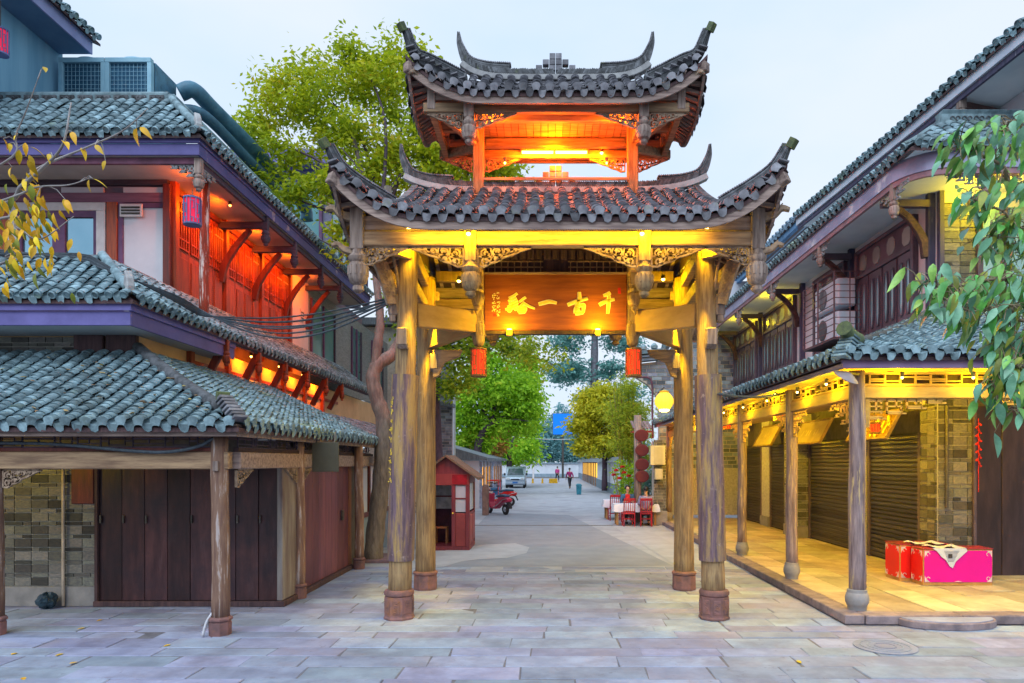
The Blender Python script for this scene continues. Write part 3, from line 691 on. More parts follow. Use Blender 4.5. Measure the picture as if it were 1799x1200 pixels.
mb.build('carved_frieze', wood_dark, gate, kind='stuff')
mb = MB(); mb.bb(GX-1.18, GX+1.18, YM-.07, YM+.07, 5.68, 5.9); mb.build('cross_beam', wood_beam, gate, bevel=.01)
for yy in (YF, YB):
    mb = MB(); mb.bb(GX-2.1, GX+2.1, yy-.07, yy+.07, 5.44, 5.62); mb.build('purlin', wood_dark, gate, bevel=.01)
# carved scroll lamps: blocks under the board handled with the lamps
def xieshan(tag_, Ye, XH, Xg, z0, zr, lift0, liftk, liftp, pitch, expo, rid_x, rid_up, orn):
    "hip-and-gable roof centred on (GX, YM)"
    run = YM-Ye; rise = zr-z0; Rf = Roof(tile_gate)
    rf = thing_part(tag_)
    f = lambda d: rise*(.72*(d/run)+.28*(d/run)**2)
    hipd = lambda ax: max(0.0, XH-ax) if ax > Xg else run
    def lift(ax, d): return liftk*max(0, (ax-lift0)/(XH-lift0))**liftp*max(0, 1-d/(run*.75))
    decks = []
    for sg in (-1, 1):   # front (-1) and back (+1)
        O = (GX-XH, YM+sg*run, z0)
        lf = lambda u, d: lift(abs(u-XH), d)
        dm = lambda u: hipd(abs(u-XH))
        P = Rf.slope(O, (1, 0, 0), (0, -sg, 0), 2*XH, f, lf, dm, pitch=pitch, expo=expo if sg < 0 else expo*2.5, front=sg < 0)
        Rf.deck(P, 2*XH, dm, 40, 8).build('deck', wood_dark, rf)
        # eave board
        mb = MB(); ks = np.linspace(.03, 2*XH-.03, 41); mb.sweep([P(u, .04)+Vector((0, 0, -.09)) for u in ks], [(-.02, -.075), (.02, -.075), (.02, .05), (-.02, .05)]); mb.build('eave_fascia', wood_grey, rf)
        # rafters under the eave
        mb = MB()
        for u in np.linspace(.12, 2*XH-.12, 26): mb.bar(P(u, .06)+Vector((0, 0, -.085)), P(u, max(.07, dm(u)*.7))+Vector((0, 0, -.085)), .06, .05)
        mb.build('rafters', wood_grey, rf, kind='stuff')
    half = run; W2 = XH-Xg
    fs = lambda d: f(d)
    for sx in (-1, 1):
        Ls = 2*half
        lf = lambda u, d: liftk*max(0, (abs(u-half)-max(.15, half-(XH-lift0)))/(half-max(.15, half-(XH-lift0))))**liftp*max(0, 1-d/(run*.75))
        dm = lambda u: max(0, min(W2, half-abs(u-half)))
        P = Rf.slope((GX+sx*XH, YM-half, z0), (0, 1, 0), (-sx, 0, 0), Ls, fs, lf, dm, pitch=pitch, expo=expo*1.6, front=False)
        Rf.deck(P, Ls, dm, 30, 4).build('deck', wood_dark, rf)
        mb = MB(); ks = np.linspace(.03, Ls-.03, 31); mb.sweep([P(u, .04)+Vector((0, 0, -.09)) for u in ks], [(-.02, -.075), (.02, -.075), (.02, .05), (-.02, .05)]); mb.build('eave_fascia', wood_grey, rf)
        mb = MB()
        for u in np.linspace(.1, Ls-.1, 20): mb.bar(P(u, .05)+Vector((0, 0, -.085)), P(u, max(.06, dm(u)))+Vector((0, 0, -.085)), .06, .05)
        mb.build('rafters', wood_grey, rf, kind='stuff')
        # gable wall
        zg = z0+f(W2); mb = MB(); mb.add([(GX+sx*Xg, YM-run+W2, zg), (GX+sx*Xg, YM, zr-.02), (GX+sx*Xg, YM+run-W2, zg)], [(0, 1, 2)]); mb.build('gable_board', wood_dark, rf)
        mb = MB()
        for sg in (-1, 1):
            pts = [(GX+sx*(Xg+.0), YM+sg*(run-d), z0+f(d)+.11) for d in np.linspace(W2, run-.02, 7)]
            mb.sweep(pts, [(-.05, -.05), (.05, -.05), (.05, .04), (-.05, .04)])
        mb.build('gable_tiles', tile_dark, rf, bevel=.006)
        # hip ridges with their upswept horns
        for sg in (-1, 1):
            a = Vector((GX+sx*Xg, YM+sg*(run-W2), z0+f(W2)+.1)); zc = z0+liftk+.06
            b = Vector((GX+sx*XH, YM+sg*run, zc)); dirn = Vector((sx*.75, sg*.55, 0))
            mid = a.lerp(b, .55); mid.z = a.z+(zc-a.z)*.38
            tip = b+Vector((sx*.03, sg*.03, tip_up[tag_])); q8 = a.lerp(b, .85); q8.z = a.z+(zc-a.z)*.74
            cu = smooth_curve([a, mid, q8, tip], 8)
            hr = horn(rf, cu, .066, .15, 'hip_ridge', .042, .085)
            # rows of broad edge tiles beside the hip
            mb = MB()
            for i in range(0, len(cu)-6, 2): mb.box(cu[i]+Vector((-sx*.0, sg*.07, -.01)), (.13, .1, .02), Matrix.Rotation(.3*sx, 3, 'Y'))
            mb.build('edge_tiles', tile_gate, hr, kind='stuff')
            mb = MB(); mb.bar(a+Vector((0, 0, -.22)), b+Vector((0, 0, -.24)), .12, .14); mb.build('hip_rafter', wood_grey, rf, bevel=.01)
    # main ridge
    pts = [(GX+x, YM, zr+.06+rid_up*.30*(abs(x)/rid_x)**6) for x in np.linspace(-rid_x, rid_x, 41)]
    mr = ridge(rf, pts, w=.07, band=.035, name='main_ridge', step=.035, lean=.8, h=.095)
    for sx in (-1, 1):
        b = Vector((GX+sx*rid_x, YM, zr+.12+rid_up*.35)); cu = smooth_curve([b+Vector((-sx*.75, 0, -rid_up*.33)), b+Vector((-sx*.38, 0, -rid_up*.25)), b+Vector((-sx*.1, 0, -.06)), b+Vector((sx*.04, 0, .2)), b+Vector((sx*.08, 0, .42))], 6)
        horn(mr, cu, .07, .15, 'ridge_horn', .012, .015, False)
    # stepped brick ornament
    mb = MB(); zt = zr+.16
    for w, h0, h1 in ((.64, 0, .09), (.42, .09, .18), (.2, .18, .28)):
        k = int(round(w/.11))
        for i in range(k):
            x = GX-w/2+(i+.5)*w/k
            if (h0 == 0 and i in (1, 4)) or (h0 > .05 and h0 < .1 and i == -1): continue
            mb.bb(x-w/k/2+.004, x+w/k/2-.004, YM-.05, YM+.05, zt+h0, zt+h1-.006)
    mb.build('ridge_ornament', tile_gate, mr, bevel=.005, kind='stuff')
    Rf.finish(rf, 290 if tag_ == 'lower_roof' else 150)
    return rf
tip_up = {'lower_roof': .13, 'upper_roof': .28}
def thing_part(n):
    o = bpy.data.objects.new(n, None); COL.objects.link(o); o.parent = gate; ORG[o.name] = org(gate); return o
xieshan('lower_roof', 8.6, 2.89, 2.25, 5.34, 6.56, 1.5, .69, 2.6, .203, .105, 2.42, .75, None)
xieshan('upper_roof', 9.94, 2.20, 1.47, 7.63, 8.36, 1.0, .56, 2.4, .203, .105, 1.5, .75, None)
# ---- upper storey
for yy, f in ((10.2, -1), (2*YM-10.2, 1)):
    mb = MB(); mb.bb(GX-1.98, GX+1.98, yy-.05, yy+.05, 7.46, 7.6); mb.build('eave_beam', wood_beam, gate, bevel=.01)
    mb = MB(); mb.bb(GX-1.9, GX+1.9, yy-.045, yy+.045, 7.64, 7.78); mb.build('eave_beam', wood_grey, gate, bevel=.01)
    for sx in (-1, 1):
        if f < 0:
            hang_post(gate, GX+sx*1.30, yy-.02, 7.72, 6.98, .095, wood_greyz)
        fret(gate, (GX+sx*1.21, yy, 7.46), (-sx, 0, 0), (0, 0, -1), .62, .22, carved)
        fret(gate, (GX+sx*1.39, yy, 7.46), (sx, 0, 0), (0, 0, -1), .55, .22, carved)
        mb = MB(); mb.bb(GX+sx*1.86-.06, GX+sx*1.86+.06, yy-.06, yy+.06, 7.5, 7.9); mb.build('corner_block', wood_greyz, gate, bevel=.01)
        cu = smooth_curve([(0, 0, 0), (.12, .02, 0), (.22, .08, 0), (.3, .05, 0)], 5); ex = Vector((-sx*.9, f*.4, 0))
        mb = MB(); mb.ribbon([(v.x, v.y) for v in cu], [.1*(1-.045*i) for i in range(len(cu))], (GX+sx*1.9, yy+f*.1, 7.86), (sx*.8, f*.6, 0), (0, 0, 1), (f*.6, -sx*.8, 0), .08, -.04); mb.build('corner_bracket', carved, gate, bevel=.008)
for sx in (-1, 1):
    mb = MB(); mb.bb(GX+sx*1.86-.05, GX+sx*1.86+.05, 10.2, 2*YM-10.2, 7.47, 7.59); mb.build('side_eave_beam', wood_beam, gate, bevel=.01)
    mb = MB(); mb.bar((GX+sx*1.24, YM, 7.62), (GX+sx*1.9, YM, 7.62), .1, .14); mb.build('cross_arm', wood_beam, gate, bevel=.01)
    for yy, f in ((10.2, -1), (2*YM-10.2, 1)):
        mb = MB(); mb.bar((GX+sx*1.25, YM+f*.1, 7.4), (GX+sx*1.32, yy, 7.54), .09, .14); mb.build('cross_arm', wood_beam, gate, bevel=.01)
        mb = MB(); mb.bar((GX+sx*1.28, YM+f*.1, 7.35), (GX+sx*1.84, yy, 7.55), .09, .14); mb.build('corner_arm', wood_beam, gate, bevel=.01)
mb = MB()
for i in range(22):
    x = GX-1.26+i*.12; mb.bb(x-.056, x+.056, 10.28, 2*YM-10.28, 7.66, 7.69)
mb.build('ceiling_boards', wood_beam, gate, kind='stuff')
for i, yy in enumerate((10.55, 11.4)):
    mb = MB(); mb.bb(GX-1.16, GX+1.16, yy-.05, yy+.05, 7.5, 7.64); mb.build('ceiling_beam', wood_beam, gate, bevel=.01)
for z, h in ((6.78, .1),):
    mb = MB(); mb.bb(GX-1.15, GX+1.15, YM-.12, YM-.09, z-.05, z+.0); mb.build('sill_rail', wood_beam, gate, bevel=.006)
# gold marks down the outer edge of the left sleeve
mb = MB()
for i in range(9):
    z = 3.2-i*.145; 
    ang = R(215); ox = GX-2.27+.14*z/5.5; ex = Vector((-math.sin(ang), math.cos(ang), 0))*-1; nn = Vector((math.cos(ang), math.sin(ang), 0))
    scribble(mb, -.05, z, .1, .12, 1, (ox+nn.x*.196, YF+nn.y*.196, 0), nn, (ex.x, ex.y, 0), .004, .014)
mb.build('sleeve_lettering', gold, gate)
# ---- lamps of the gate
YEL, ORA, RED = (1, .62, .0), (1, .11, .0), (1, .07, .0)
gl = 'small lamps under the gate eaves'
for px, py, yy, pw, lb in ((716, 430, 9.6, 9, 'small lit lamp at the top of the left front gate column'), (823, 408, 8.98, 9, 'small lit lamp on the left middle hanging post'), (1128, 408, 8.98, 9, 'small lit lamp on the right middle hanging post'), (1240, 430, 9.6, 9, 'small lit lamp at the top of the right front gate column'),
        (806, 492, 11.7, 20, 'small lit lamp high behind the left diagonal beam'), (1165, 489, 11.7, 20, 'small lit lamp high behind the right diagonal beam')):
    t = small_lamp(W(px, py, yy), lb, YEL, pw, bulb_y, gl)
    if yy > 9 :
        sx = -1 if px < 978 else 1
        for xx, yc, pw2 in (((GX+sx*2.0, 9.55, 130),) if yy < 10 else ((GX+sx*2.1, 11.75, 170), (GX+sx*1.9, 10.3, 60))):
            lamp_light(t, (xx, yc, 4.9 if yy < 10 else 4.7), YEL, pw2, .04, 'SPOT', ((.06 if yc < 10 else .09), -sx*.05*(1 if yc != 10.3 else 3), 0), None, R(34))
for px, lb in ((895, 'square yellow lamp under the left part of the name board'), (1050, 'square yellow lamp under the right part of the name board')):
    p = W(px, 585, YM-.1); t = thing('spot_lamp', lb, 'lamp', p, gl)
    mb = MB(); mb.box(p, (.09, .1, .1)); mb.build('housing', M('lamp_yellow', (.75, .5, .08), rough=.4, bump=0), t, bevel=.012)
    mb = MB(); mb.box(p+Vector((0, -.01, .053)), (.07, .07, .012)); mb.build('bulb', bulb_y, t)
    lamp_light(t, p+Vector((0, -.25, .1)), (1, .62, .0), 11, .05)
p = W(974, 268, 2*YM-10.33); t = thing('strip_lamp', 'long glowing yellow strip lamp under the upper gate roof', 'lamp', p)
mb = MB(); mb.bb(p.x-.57, p.x+.57, p.y-.03, p.y+.03, p.z+.02, p.z+.06); mb.build('batten', lamp_metal, t)
for a in (-1, 1):
    mb = MB(); mb.tube([(p.x+a*.02, p.y-.01, p.z), (p.x+a*.55, p.y-.01, p.z)], .022, 10); mb.build('tube', glow('tube_yellow', (1, .55, .06), 16), t, smooth=True)
lamp_light(t, p+Vector((0, -.12, -.03)), ORA, 70, .06, 'AREA', (PI/2-.2, 0, 0), 1.1)
lamp_light(t, p+Vector((0, -.3, -.12)), ORA, 35, .1)
lamp_light(t, p+Vector((0, -.75, -.45)), ORA, 36, .1)  # extra light without a fixture, added to brighten posts and ridge
small_lamp(W(1057, 267, 2*YM-10.33), 'small star-bright lamp right of the strip lamp', ORA, 10, bulb_o, gl)

t = thing('strip_lamp', 'unseen thin yellow strip lamp added behind the lower front eave board to light the gate beam', 'lamp', (GX, 8.82, 5.3))  # added lamp, out of sight, brightens the front eave beam
mb = MB(); mb.bb(GX-2.0, GX+2.0, 8.80, 8.83, 5.29, 5.32); mb.build('batten', lamp_metal, t)
mb = MB(); mb.tube([(GX-1.95, 8.845, 5.285), (GX+1.95, 8.845, 5.285)], .012, 8); mb.build('tube', bulb_y, t)
lamp_light(t, (GX, 8.85, 5.26), (1, .55, 0), 8, .03, 'AREA', (R(72), 0, 0), 3.9)

for sx, lb in ((-1, 'left'), (1, 'right')):  # added orange lamps that brighten the king posts and the ridge
    small_lamp((GX+sx*.95, 10.32, 7.44), 'tiny unseen orange lamp added behind the upper front beam to light the %s king post' % lb, (1, .17, 0), 13, bulb_o, gl, .025, dz=-.07)
    t = small_lamp((GX+sx*.8, 10.75, 6.98), 'tiny orange lamp added low over the ridge to light it beside the %s king post' % lb, (1, .15, 0), 5, bulb_o, gl, .018, dz=-.03)
# ================================================================ left building
purple = M('purple_fascia', (.15, .135, .36), (.10, .09, .26), scale=2.2, bump=.2, rnd=.06, rough=.65, wear=(.22, .20, .42), wscale=1.5, wlo=.6, whi=.8)
purple_peel = M('purple_fascia_peeling', (.13, .12, .30), (.08, .08, .22), scale=2.2, bump=.3, rnd=.06, wear=(.42, .32, .38), wscale=1.6, wlo=.57, whi=.63)
soffit_m = M('soffit', (.42, .44, .46), (.33, .35, .38), scale=1.4, bump=.15, rnd=.04)
plaster = M('plaster_white', (.66, .66, .70), (.55, .55, .60), scale=1.1, bump=.12, rnd=.04)
door_dark = M('door_plank_dark', (.13, .05, .05), (.055, .024, .028), scale=1.6, stretch=(4, 4, .7), bump=.3, rough=.4, rnd=.3, wear=(.16, .09, .10), wscale=.9, wlo=.55, whi=.8, stain=(.035, .025, .035), sscale=1.4, slo=.45, shi=.7, moss=(.30, .11, .03), mscale=2.6, mlo=.66, mhi=.74)
door_maroon = M('door_plank_maroon', (.23, .085, .115), (.13, .05, .075), scale=1.6, stretch=(4, 4, .6), bump=.3, rough=.5, rnd=.14)
post_worn = M('worn_post', (.33, .20, .13), (.17, .09, .07), scale=2.2, stretch=ZST, bump=.6, rnd=.1, wear=(.50, .42, .40), wscale=2.2, wlo=.55, whi=.63)
brick_m = M('grey_brick', (.19, .18, .15), (.10, .10, .10), scale=5, bump=.5, rnd=.34, hue=.06)
mortar = M('mortar', (.52, .50, .44), (.36, .35, .30), scale=12, bump=.4, rnd=0)
stone_grey = M('stone_grey', (.34, .32, .31), (.22, .21, .21), scale=3, bump=.4, rnd=.1)
red_wood = M('red_lacquer', (.36, .07, .02), (.17, .03, .012), scale=2.2, stretch=ZST, bump=.3, rough=.45, rnd=.12)
red_wood_d = M('red_lacquer_dark', (.17, .035, .025), (.09, .02, .015), scale=2.2, stretch=ZST, bump=.3, rough=.5, rnd=.12)
dark_beam = M('dark_timber', (.10, .075, .11), (.05, .04, .06), scale=3, stretch=XST, bump=.4, rnd=.15)
rubber = M('cable_black', (.06, .08, .10), (.03, .04, .05), rough=.6, scale=20, bump=.1)
glass_blue = M('glass_blue', (.28, .46, .56), (.22, .40, .5), rough=.06, metal=.75, bump=.03, scale=1.0, rnd=0)
frame_pale = M('frame_pale', (.62, .60, .60), (.5, .48, .48), scale=5, bump=.15, rnd=.04)
teal_wall = M('teal_cladding', (.24, .47, .60), (.16, .36, .50), scale=1.0, stretch=(4, 4, .3), bump=.1, rnd=.05)
LB = thing('corner_shop_house', 'three-storey corner house with purple eaves, plank doors and red-lit upper rooms', 'house', (-6, 12, 0))
def part(name, mb, mat, parent, **k): return mb.build(name, mat, parent, **k)
def brickwork(parent, o, ex, n, w, h, mat=brick_m, mort=mortar, tall=.125, thin=.05, bl=.265, gap=.013, t=.04, name='brick_panel', rowfun=None):
    "bricks in alternating tall and thin courses, each brick its own piece; o lower left, n outward normal"
    o, ex, n = Vector(o), Vector(ex).normalized(), Vector(n).normalized(); ez = Vector((0, 0, 1))
    m_ = Matrix((ex, -n, ez)).transposed()
    mb = MB(); mb.box(o+ex*w/2+ez*h/2-n*t*.5, (w, t, h), m_); p = mb.build(name, mort, parent)
    key = ('brick', mat.name)
    if key not in TILE_MESH:
        b_ = MB(); b_.box((0, 0, 0), (1, 1, 1)); TILE_MESH[key] = b_.mesh('brick', mat)
    z = gap; k = 0
    while z < h-.02:
        hh = min(tall if k % 2 == 0 else thin, h-z-.004); x = gap*.5-(0 if k % 2 == 0 else bl*.5*(k % 4 == 1))
        while x < w-.02:
            L_ = bl if k % 2 == 0 else random.choice((bl, bl*.5, bl))
            x0, x1 = max(x, gap*.5), min(x+L_-gap, w-gap*.5)
            if x1-x0 > .03:
                c = o+ex*(x0+x1)/2+ez*(z+hh/2)+n*(.002+random.uniform(0, .004))
                mm = Matrix.Translation(c) @ m_.to_4x4() @ Matrix.Diagonal((x1-x0, .034, hh, 1))
                link('brick', TILE_MESH[key], p, None, mm)
            x += L_
        z += hh+gap; k += 1
    return p
# --- ground floor: brick pier, plank doors, posts
YW = 10.7
mb = MB(); mb.bb(-14, -4.22, YW+.05, 15.4, 0, 2.6); mb.bb(-14, -6.5, YW+.12, 15.4, 2.6, 4.3); part('wall_core', mb, M('dark_core', (.10, .09, .09), bump=0), LB)
mb = MB(); mb.bb(-9.6, -7.03, YW-.06, YW+.06, 0, .31); part('stone_base', mb, stone_grey, LB, bevel=.01)
brickwork(LB, (-9.1, YW-.02, .31), (1, 0, 0), (0, -1, 0), 2.05, 2.0)
mb = MB(); mb.bb(-7.4, -7.05, YW-.07, YW+.03, 1.6, 2.2); part('shutter_box', mb, red_wood_d, LB, bevel=.01)
xs = np.linspace(-6.98, -4.14, 9)
for a, b in zip(xs, xs[1:]):
    mb = MB(); mb.bb(a+.004, b-.004, YW-.04+random.uniform(-.008, .008), YW+.0, .09, 2.25); d = part('door_plank', mb, door_dark, LB, bevel=.006)
    if random.random() < .6:
        mb = MB(); mb.bb(a+.02, a+.045, YW-.07, YW-.045, 1.3, 1.42); part('hinge', mb, lamp_metal, d)
mb = MB(); mb.bb(-7.05, -4.1, YW-.09, YW+.02, 0, .085); part('threshold', mb, wood_dark, LB, bevel=.01)
mb = MB(); mb.bb(-7.03, -6.985, YW-.08, YW+.0, .085, 2.25); part('door_jamb', mb, wood_dark, LB)
mb = MB(); mb.bb(-4.2, -4.11, YW-.06, 11.22, .09, 2.25); part('corner_pier', mb, M('corner_paint', (.30, .27, .25), (.13, .09, .09), scale=1.5, stretch=(3, 3, .5), bump=.4), LB, bevel=.01)
mb = MB(); mb.bb(-4.25, -4.07, YW-.09, 14.5, 0, .087); part('threshold', mb, wood_dark, LB, bevel=.01)
ys = np.linspace(11.38, 14.3, 9)
for a, b in zip(ys, ys[1:]):
    mb = MB(); mb.bb(-4.2+random.uniform(-.006, .006), -4.15, a+.003, b-.003, .09, 2.25); d = part('door_plank', mb, door_maroon, LB, bevel=.006)
mb = MB(); mb.box((-4.12, 13.8, 1.18), (.05, .08, .2)); part('door_lock', mb, lamp_metal, LB, bevel=.008)
mb = MB(); mb.bb(-4.2, -4.14, 14.3, 14.5, .09, 2.25); part('door_jamb', mb, M('jamb_orange', (.38, .15, .07), (.22, .08, .05), scale=2, stretch=ZST), LB)
for x, y, r in ((-4.25, 8.9, .105), (-7.2, 8.9, .105), (-4.09, 11.3, .088), (-3.95, 14.4, .09), (-10.2, 8.9, .105)):
    mb = MB(); mb.tube([(x+.01*math.sin(z*2), y, z) for z in np.linspace(.2, 2.62, 10)], [r*(1.06-.006*k)+.003*math.sin(k*2) for k in range(10)], 14); c = part('post', mb, post_worn, LB, smooth='all')
    mb = MB(); mb.lathe((x, y, 0), [(r*1.3, 0), (r*1.34, .17), (r*1.2, .18), (r*1.45, .2), (r*1.45, .225), (r*1.2, .245)], 8 if r > .1 else 14, PI/8); part('post_base', mb, stone_red, c, bevel=.004)
mb = MB(); mb.bb(-12, -4.12, 8.84, 8.97, 2.16, 2.385); part('front_beam', mb, wood_beam, LB, bevel=.012)
mb = MB(); mb.bb(-12, -4.2, 8.88, 8.95, 2.388, 2.44); part('lattice_rail', mb, red_wood_d, LB, bevel=.006)
mb = MB(); mb.bb(-4.16, -4.03, 9.0, 16, 2.16, 2.385); part('side_beam', mb, wood_grey, LB, bevel=.012)
mb = MB(); mb.bb(-4.13, -4.06, 9.0, 16, 2.388, 2.44); part('lattice_rail', mb, wood_dark, LB, bevel=.006)
mb = MB(); mb.box((-4.25, 8.78, 2.2), (.07, .04, .13)); part('beam_peg', mb, wood_greyz, LB, bevel=.006)
def lattice(parent, o, ex, w, h, mat, n=(0, -1, 0), b=.014, t=.02):
    o, ex = Vector(o), Vector(ex).normalized(); ez = Vector((0, 0, 1)); A = (o, ex, ez, Vector(n)); mb = MB(); x = 0
    for z in (b/2, h-b/2): mb.ribbon([(0, z), (w, z)], b, *A, t)
    k = 0
    while x < w-.1:
        cw = min(random.choice((.16, .3, .42)), w-x)
        mb.ribbon([(x, 0), (x, h)], b, *A, t)
        if k % 2 == 0:
            for z in (.3, .68): mb.ribbon([(x, h*z), (x+cw, h*z)], b, *A, t)
            mb.ribbon([(x+cw*.5, h*.3), (x+cw*.5, h*.68)], b, *A, t)
        else:
            mb.ribbon([(x+cw*.25, h*.2), (x+cw*.75, h*.2), (x+cw*.75, h*.8), (x+cw*.25, h*.8), (x+cw*.25, h*.2)], b, *A, t)
            mb.ribbon([(x, h*.5), (x+cw*.25, h*.5)], b, *A, t); mb.ribbon([(x+cw*.75, h*.5), (x+cw, h*.5)], b, *A, t)
        x += cw; k += 1
    return mb.build('lattice', mat, parent)
lattice(LB, (-8.0, 8.9, 2.44), (1, 0, 0), 3.65, .17, dark_beam)
lattice(LB, (-4.1, 9.05, 2.44), (0, 1, 0), 6.8, .17, dark_beam, (1, 0, 0))
fret(LB, (-4.1, 9.02, 2.16), (0, 1, 0), (0, 0, -1), .5, .24, carved); fret(LB, (-4.09, 11.2, 2.16), (0, -1, 0), (0, 0, -1), .5, .24, carved); fret(LB, (-4.09, 11.4, 2.16), (0, 1, 0), (0, 0, -1), .5, .24, carved)
fret(LB, (-7.08, 8.9, 2.16), (1, 0, 0), (0, 0, -1), .5, .24, carved)
mb = MB(); mb.bb(-12, -4.0, 8.95, YW, 2.6, 2.63); part('porch_ceiling', mb, wood_dark, LB)
# --- lower roof
def hip_roof(parent, xe, ye, z0, run_f, run_s, rise, xl, y1, pitch, expo, mat, keep, round_front=False, round_side=None, y_switch=None, fascia=None, fasc_h=.16):
    rf = bpy.data.objects.new('roof', None); COL.objects.link(rf); rf.parent = parent; ORG[rf.name] = org(parent)
    Rf = Roof(mat); ff = lambda d: rise*(.9*d/run_f+.1*(d/run_f)**2); fs = lambda d: rise*(.9*d/run_s+.1*(d/run_s)**2)
    sx = 1 if xe > xl else -1
    Lf = abs(xe-xl); dmf = lambda u: run_f*min(1, (Lf-u)/run_s)
    P = Rf.slope((xl, ye, z0), (sx, 0, 0), (0, 1, 0), Lf, ff, dmax=dmf, pitch=pitch, expo=expo, round_end=round_front)
    Rf.deck(P, Lf, dmf, 16, 4, dz=-.02).build('deck', wood_dark, rf)
    Ls = y1-ye; dms = lambda u: run_s*min(1, u/run_f)
    if y_switch:
        k = y_switch-ye
        Q = Rf.slope((xe, ye, z0), (0, 1, 0), (-sx, 0, 0), k, fs, dmax=dms, pitch=pitch, expo=expo, round_end=True)
        Q = Rf.slope((xe, ye, z0), (0, 1, 0), (-sx, 0, 0), Ls, fs, dmax=dms, pitch=pitch, expo=expo*1.15, u0=k)
    else: Q = Rf.slope((xe, ye, z0), (0, 1, 0), (-sx, 0, 0), Ls, fs, dmax=dms, pitch=pitch, expo=expo, round_end=bool(round_side))
    Rf.deck(Q, Ls, dms, 16, 4, dz=-.02).build('deck', wood_dark, rf)
    Rf.finish(rf, keep)
    a = Vector((xe, ye, z0+.08)); b = Vector((xe-sx*run_s, ye+run_f, z0+rise+.1))
    return rf, a, b
rf_low, a, b = hip_roof(LB, -3.85, 8.55, 2.70, 2.15, 2.55, 1.22, -9.0, 15.6, .225, .09, tile_teal, 160)
rf = rf_low; mb = MB(); mb.tube([b.lerp(a, t)+Vector((0, 0, .03-.06*math.sin(PI*t))) for t in np.linspace(0, .86, 10)], .085, 10); hp = part('hip_roll', mb, tile_dark, rf, smooth='all')
mb = MB()
for i in range(7):
    t = .88+.02*i; p = b.lerp(a, t); mb.box(p+Vector((0, 0, .02+.02*(6-i))), (.17, .17, .035), Matrix.Rotation(.8, 3, 'Z') @ Matrix.Rotation(-.35, 3, 'X'))
mb.build('hip_end_tiles', tile_gate, hp, bevel=.004, kind='stuff')
mb = MB(); mb.box(b.lerp(a, .87)+Vector((0, 0, .16)), (.17, .05, .12), Matrix.Rotation(.8, 3, 'Z')); mb.build('hip_end', moss_end, hp, bevel=.01)
mb = MB(); mb.bb(-12, -3.9, 8.6, 8.64, 2.575, 2.735); part('eave_fascia', mb, wood_grey, rf, bevel=.006)
mb = MB(); mb.bb(-3.94, -3.9, 8.642, 15.6, 2.575, 2.735); part('eave_fascia', mb, wood_grey, rf, bevel=.006)
# --- first-floor strip between the roofs
mb = MB(); mb.bb(-14, -6.45, YW+.08, 26, 3.6, 4.4); part('first_floor_wall', mb, M('ochre_plaster', (.62, .42, .22), (.5, .33, .17), scale=2, bump=.15), LB)
brickwork(LB, (-9.2, YW+.06, 3.72), (1, 0, 0), (0, -1, 0), 1.78, .5)
for x0, x1 in ((-7.4, -6.95), (-6.9, -6.42)):
    mb = MB(); mb.bb(x0, x1, YW-.02, YW+.07, 3.6, 4.24); part('post', mb, wood_dark, LB, bevel=.01)
for k, y in enumerate(np.arange(12.3, 21, 1.45)):
    mb = MB(); mb.bb(-6.45, -6.36, y-.07, y+.07, 3.6, 4.5); part('wall_post', mb, red_wood, LB, bevel=.01)
    mb = MB(); mb.bar((-6.38, y+.5, 3.8), (-6.02, y+.5, 4.5), .08, .14); part('eave_strut', mb, red_wood_d, LB, bevel=.01)
    hang_post(LB, -6.0, y+.5, 4.6, 4.05, .06, red_wood)
mb = MB(); mb.bb(-6.44, -6.4, 12.3, 21, 4.02, 4.1); part('wall_rail', mb, red_wood, LB, bevel=.006)
# --- middle eave
mb = MB(); mb.bb(-14, -6.03, 9.9, 9.94, 4.235, 4.44); part('eave_fascia', mb, purple, LB, bevel=.004)
mb = MB(); mb.bb(-14, -6.0, 9.86, 9.9-.002, 4.442, 4.58); part('eave_fascia', mb, purple, LB, bevel=.004)
mb = MB(); mb.bb(-6.07, -6.03, 9.942, 13.2, 4.235, 4.44); part('eave_fascia', mb, purple, LB, bevel=.004)
mb = MB(); mb.bb(-6.06, -6.0, 9.9, 13.2, 4.442, 4.58); part('eave_fascia', mb, purple, LB, bevel=.004)
mb = MB(); mb.bb(-6.06, -6.0, 13.202, 23, 4.5, 4.6); part('eave_fascia', mb, dark_beam, LB, bevel=.004)
mb = MB(); mb.bb(-14, -6.072, 9.942, YW+.1, 4.24, 4.27); mb.bb(-6.5, -6.072, YW+.101, 13.2, 4.24, 4.27); part('soffit', mb, soffit_m, LB)
rf2, a, b = hip_roof(LB, -5.95, 9.82, 4.60, .95, 1.05, .82, -9.4, 23.2, .2, .115, tile_teal, 90, True, True, 13.2)
mb = MB(); mb.sweep([(-14, 10.8, 5.42), (-7.0, 10.8, 5.42)], [(-.09, -.12), (.09, -.12), (.09, .06), (.05, .1), (-.05, .1), (-.09, .06)]); part('top_ridge', mb, tile_dark, rf2, bevel=.008)
mb = MB(); mb.sweep([(-7.02, 10.8, 5.42), (-7.02, 23, 5.42)], [(-.09, -.12), (.09, -.12), (.09, .06), (.05, .1), (-.05, .1), (-.09, .06)]); part('top_ridge', mb, tile_dark, rf2, bevel=.008)
mb = MB(); mb.tube([b.lerp(a, t)+Vector((0, 0, .0)) for t in np.linspace(0, .9, 8)], .07, 10); hp = part('hip_roll', mb, tile_teal, rf2, smooth='all')
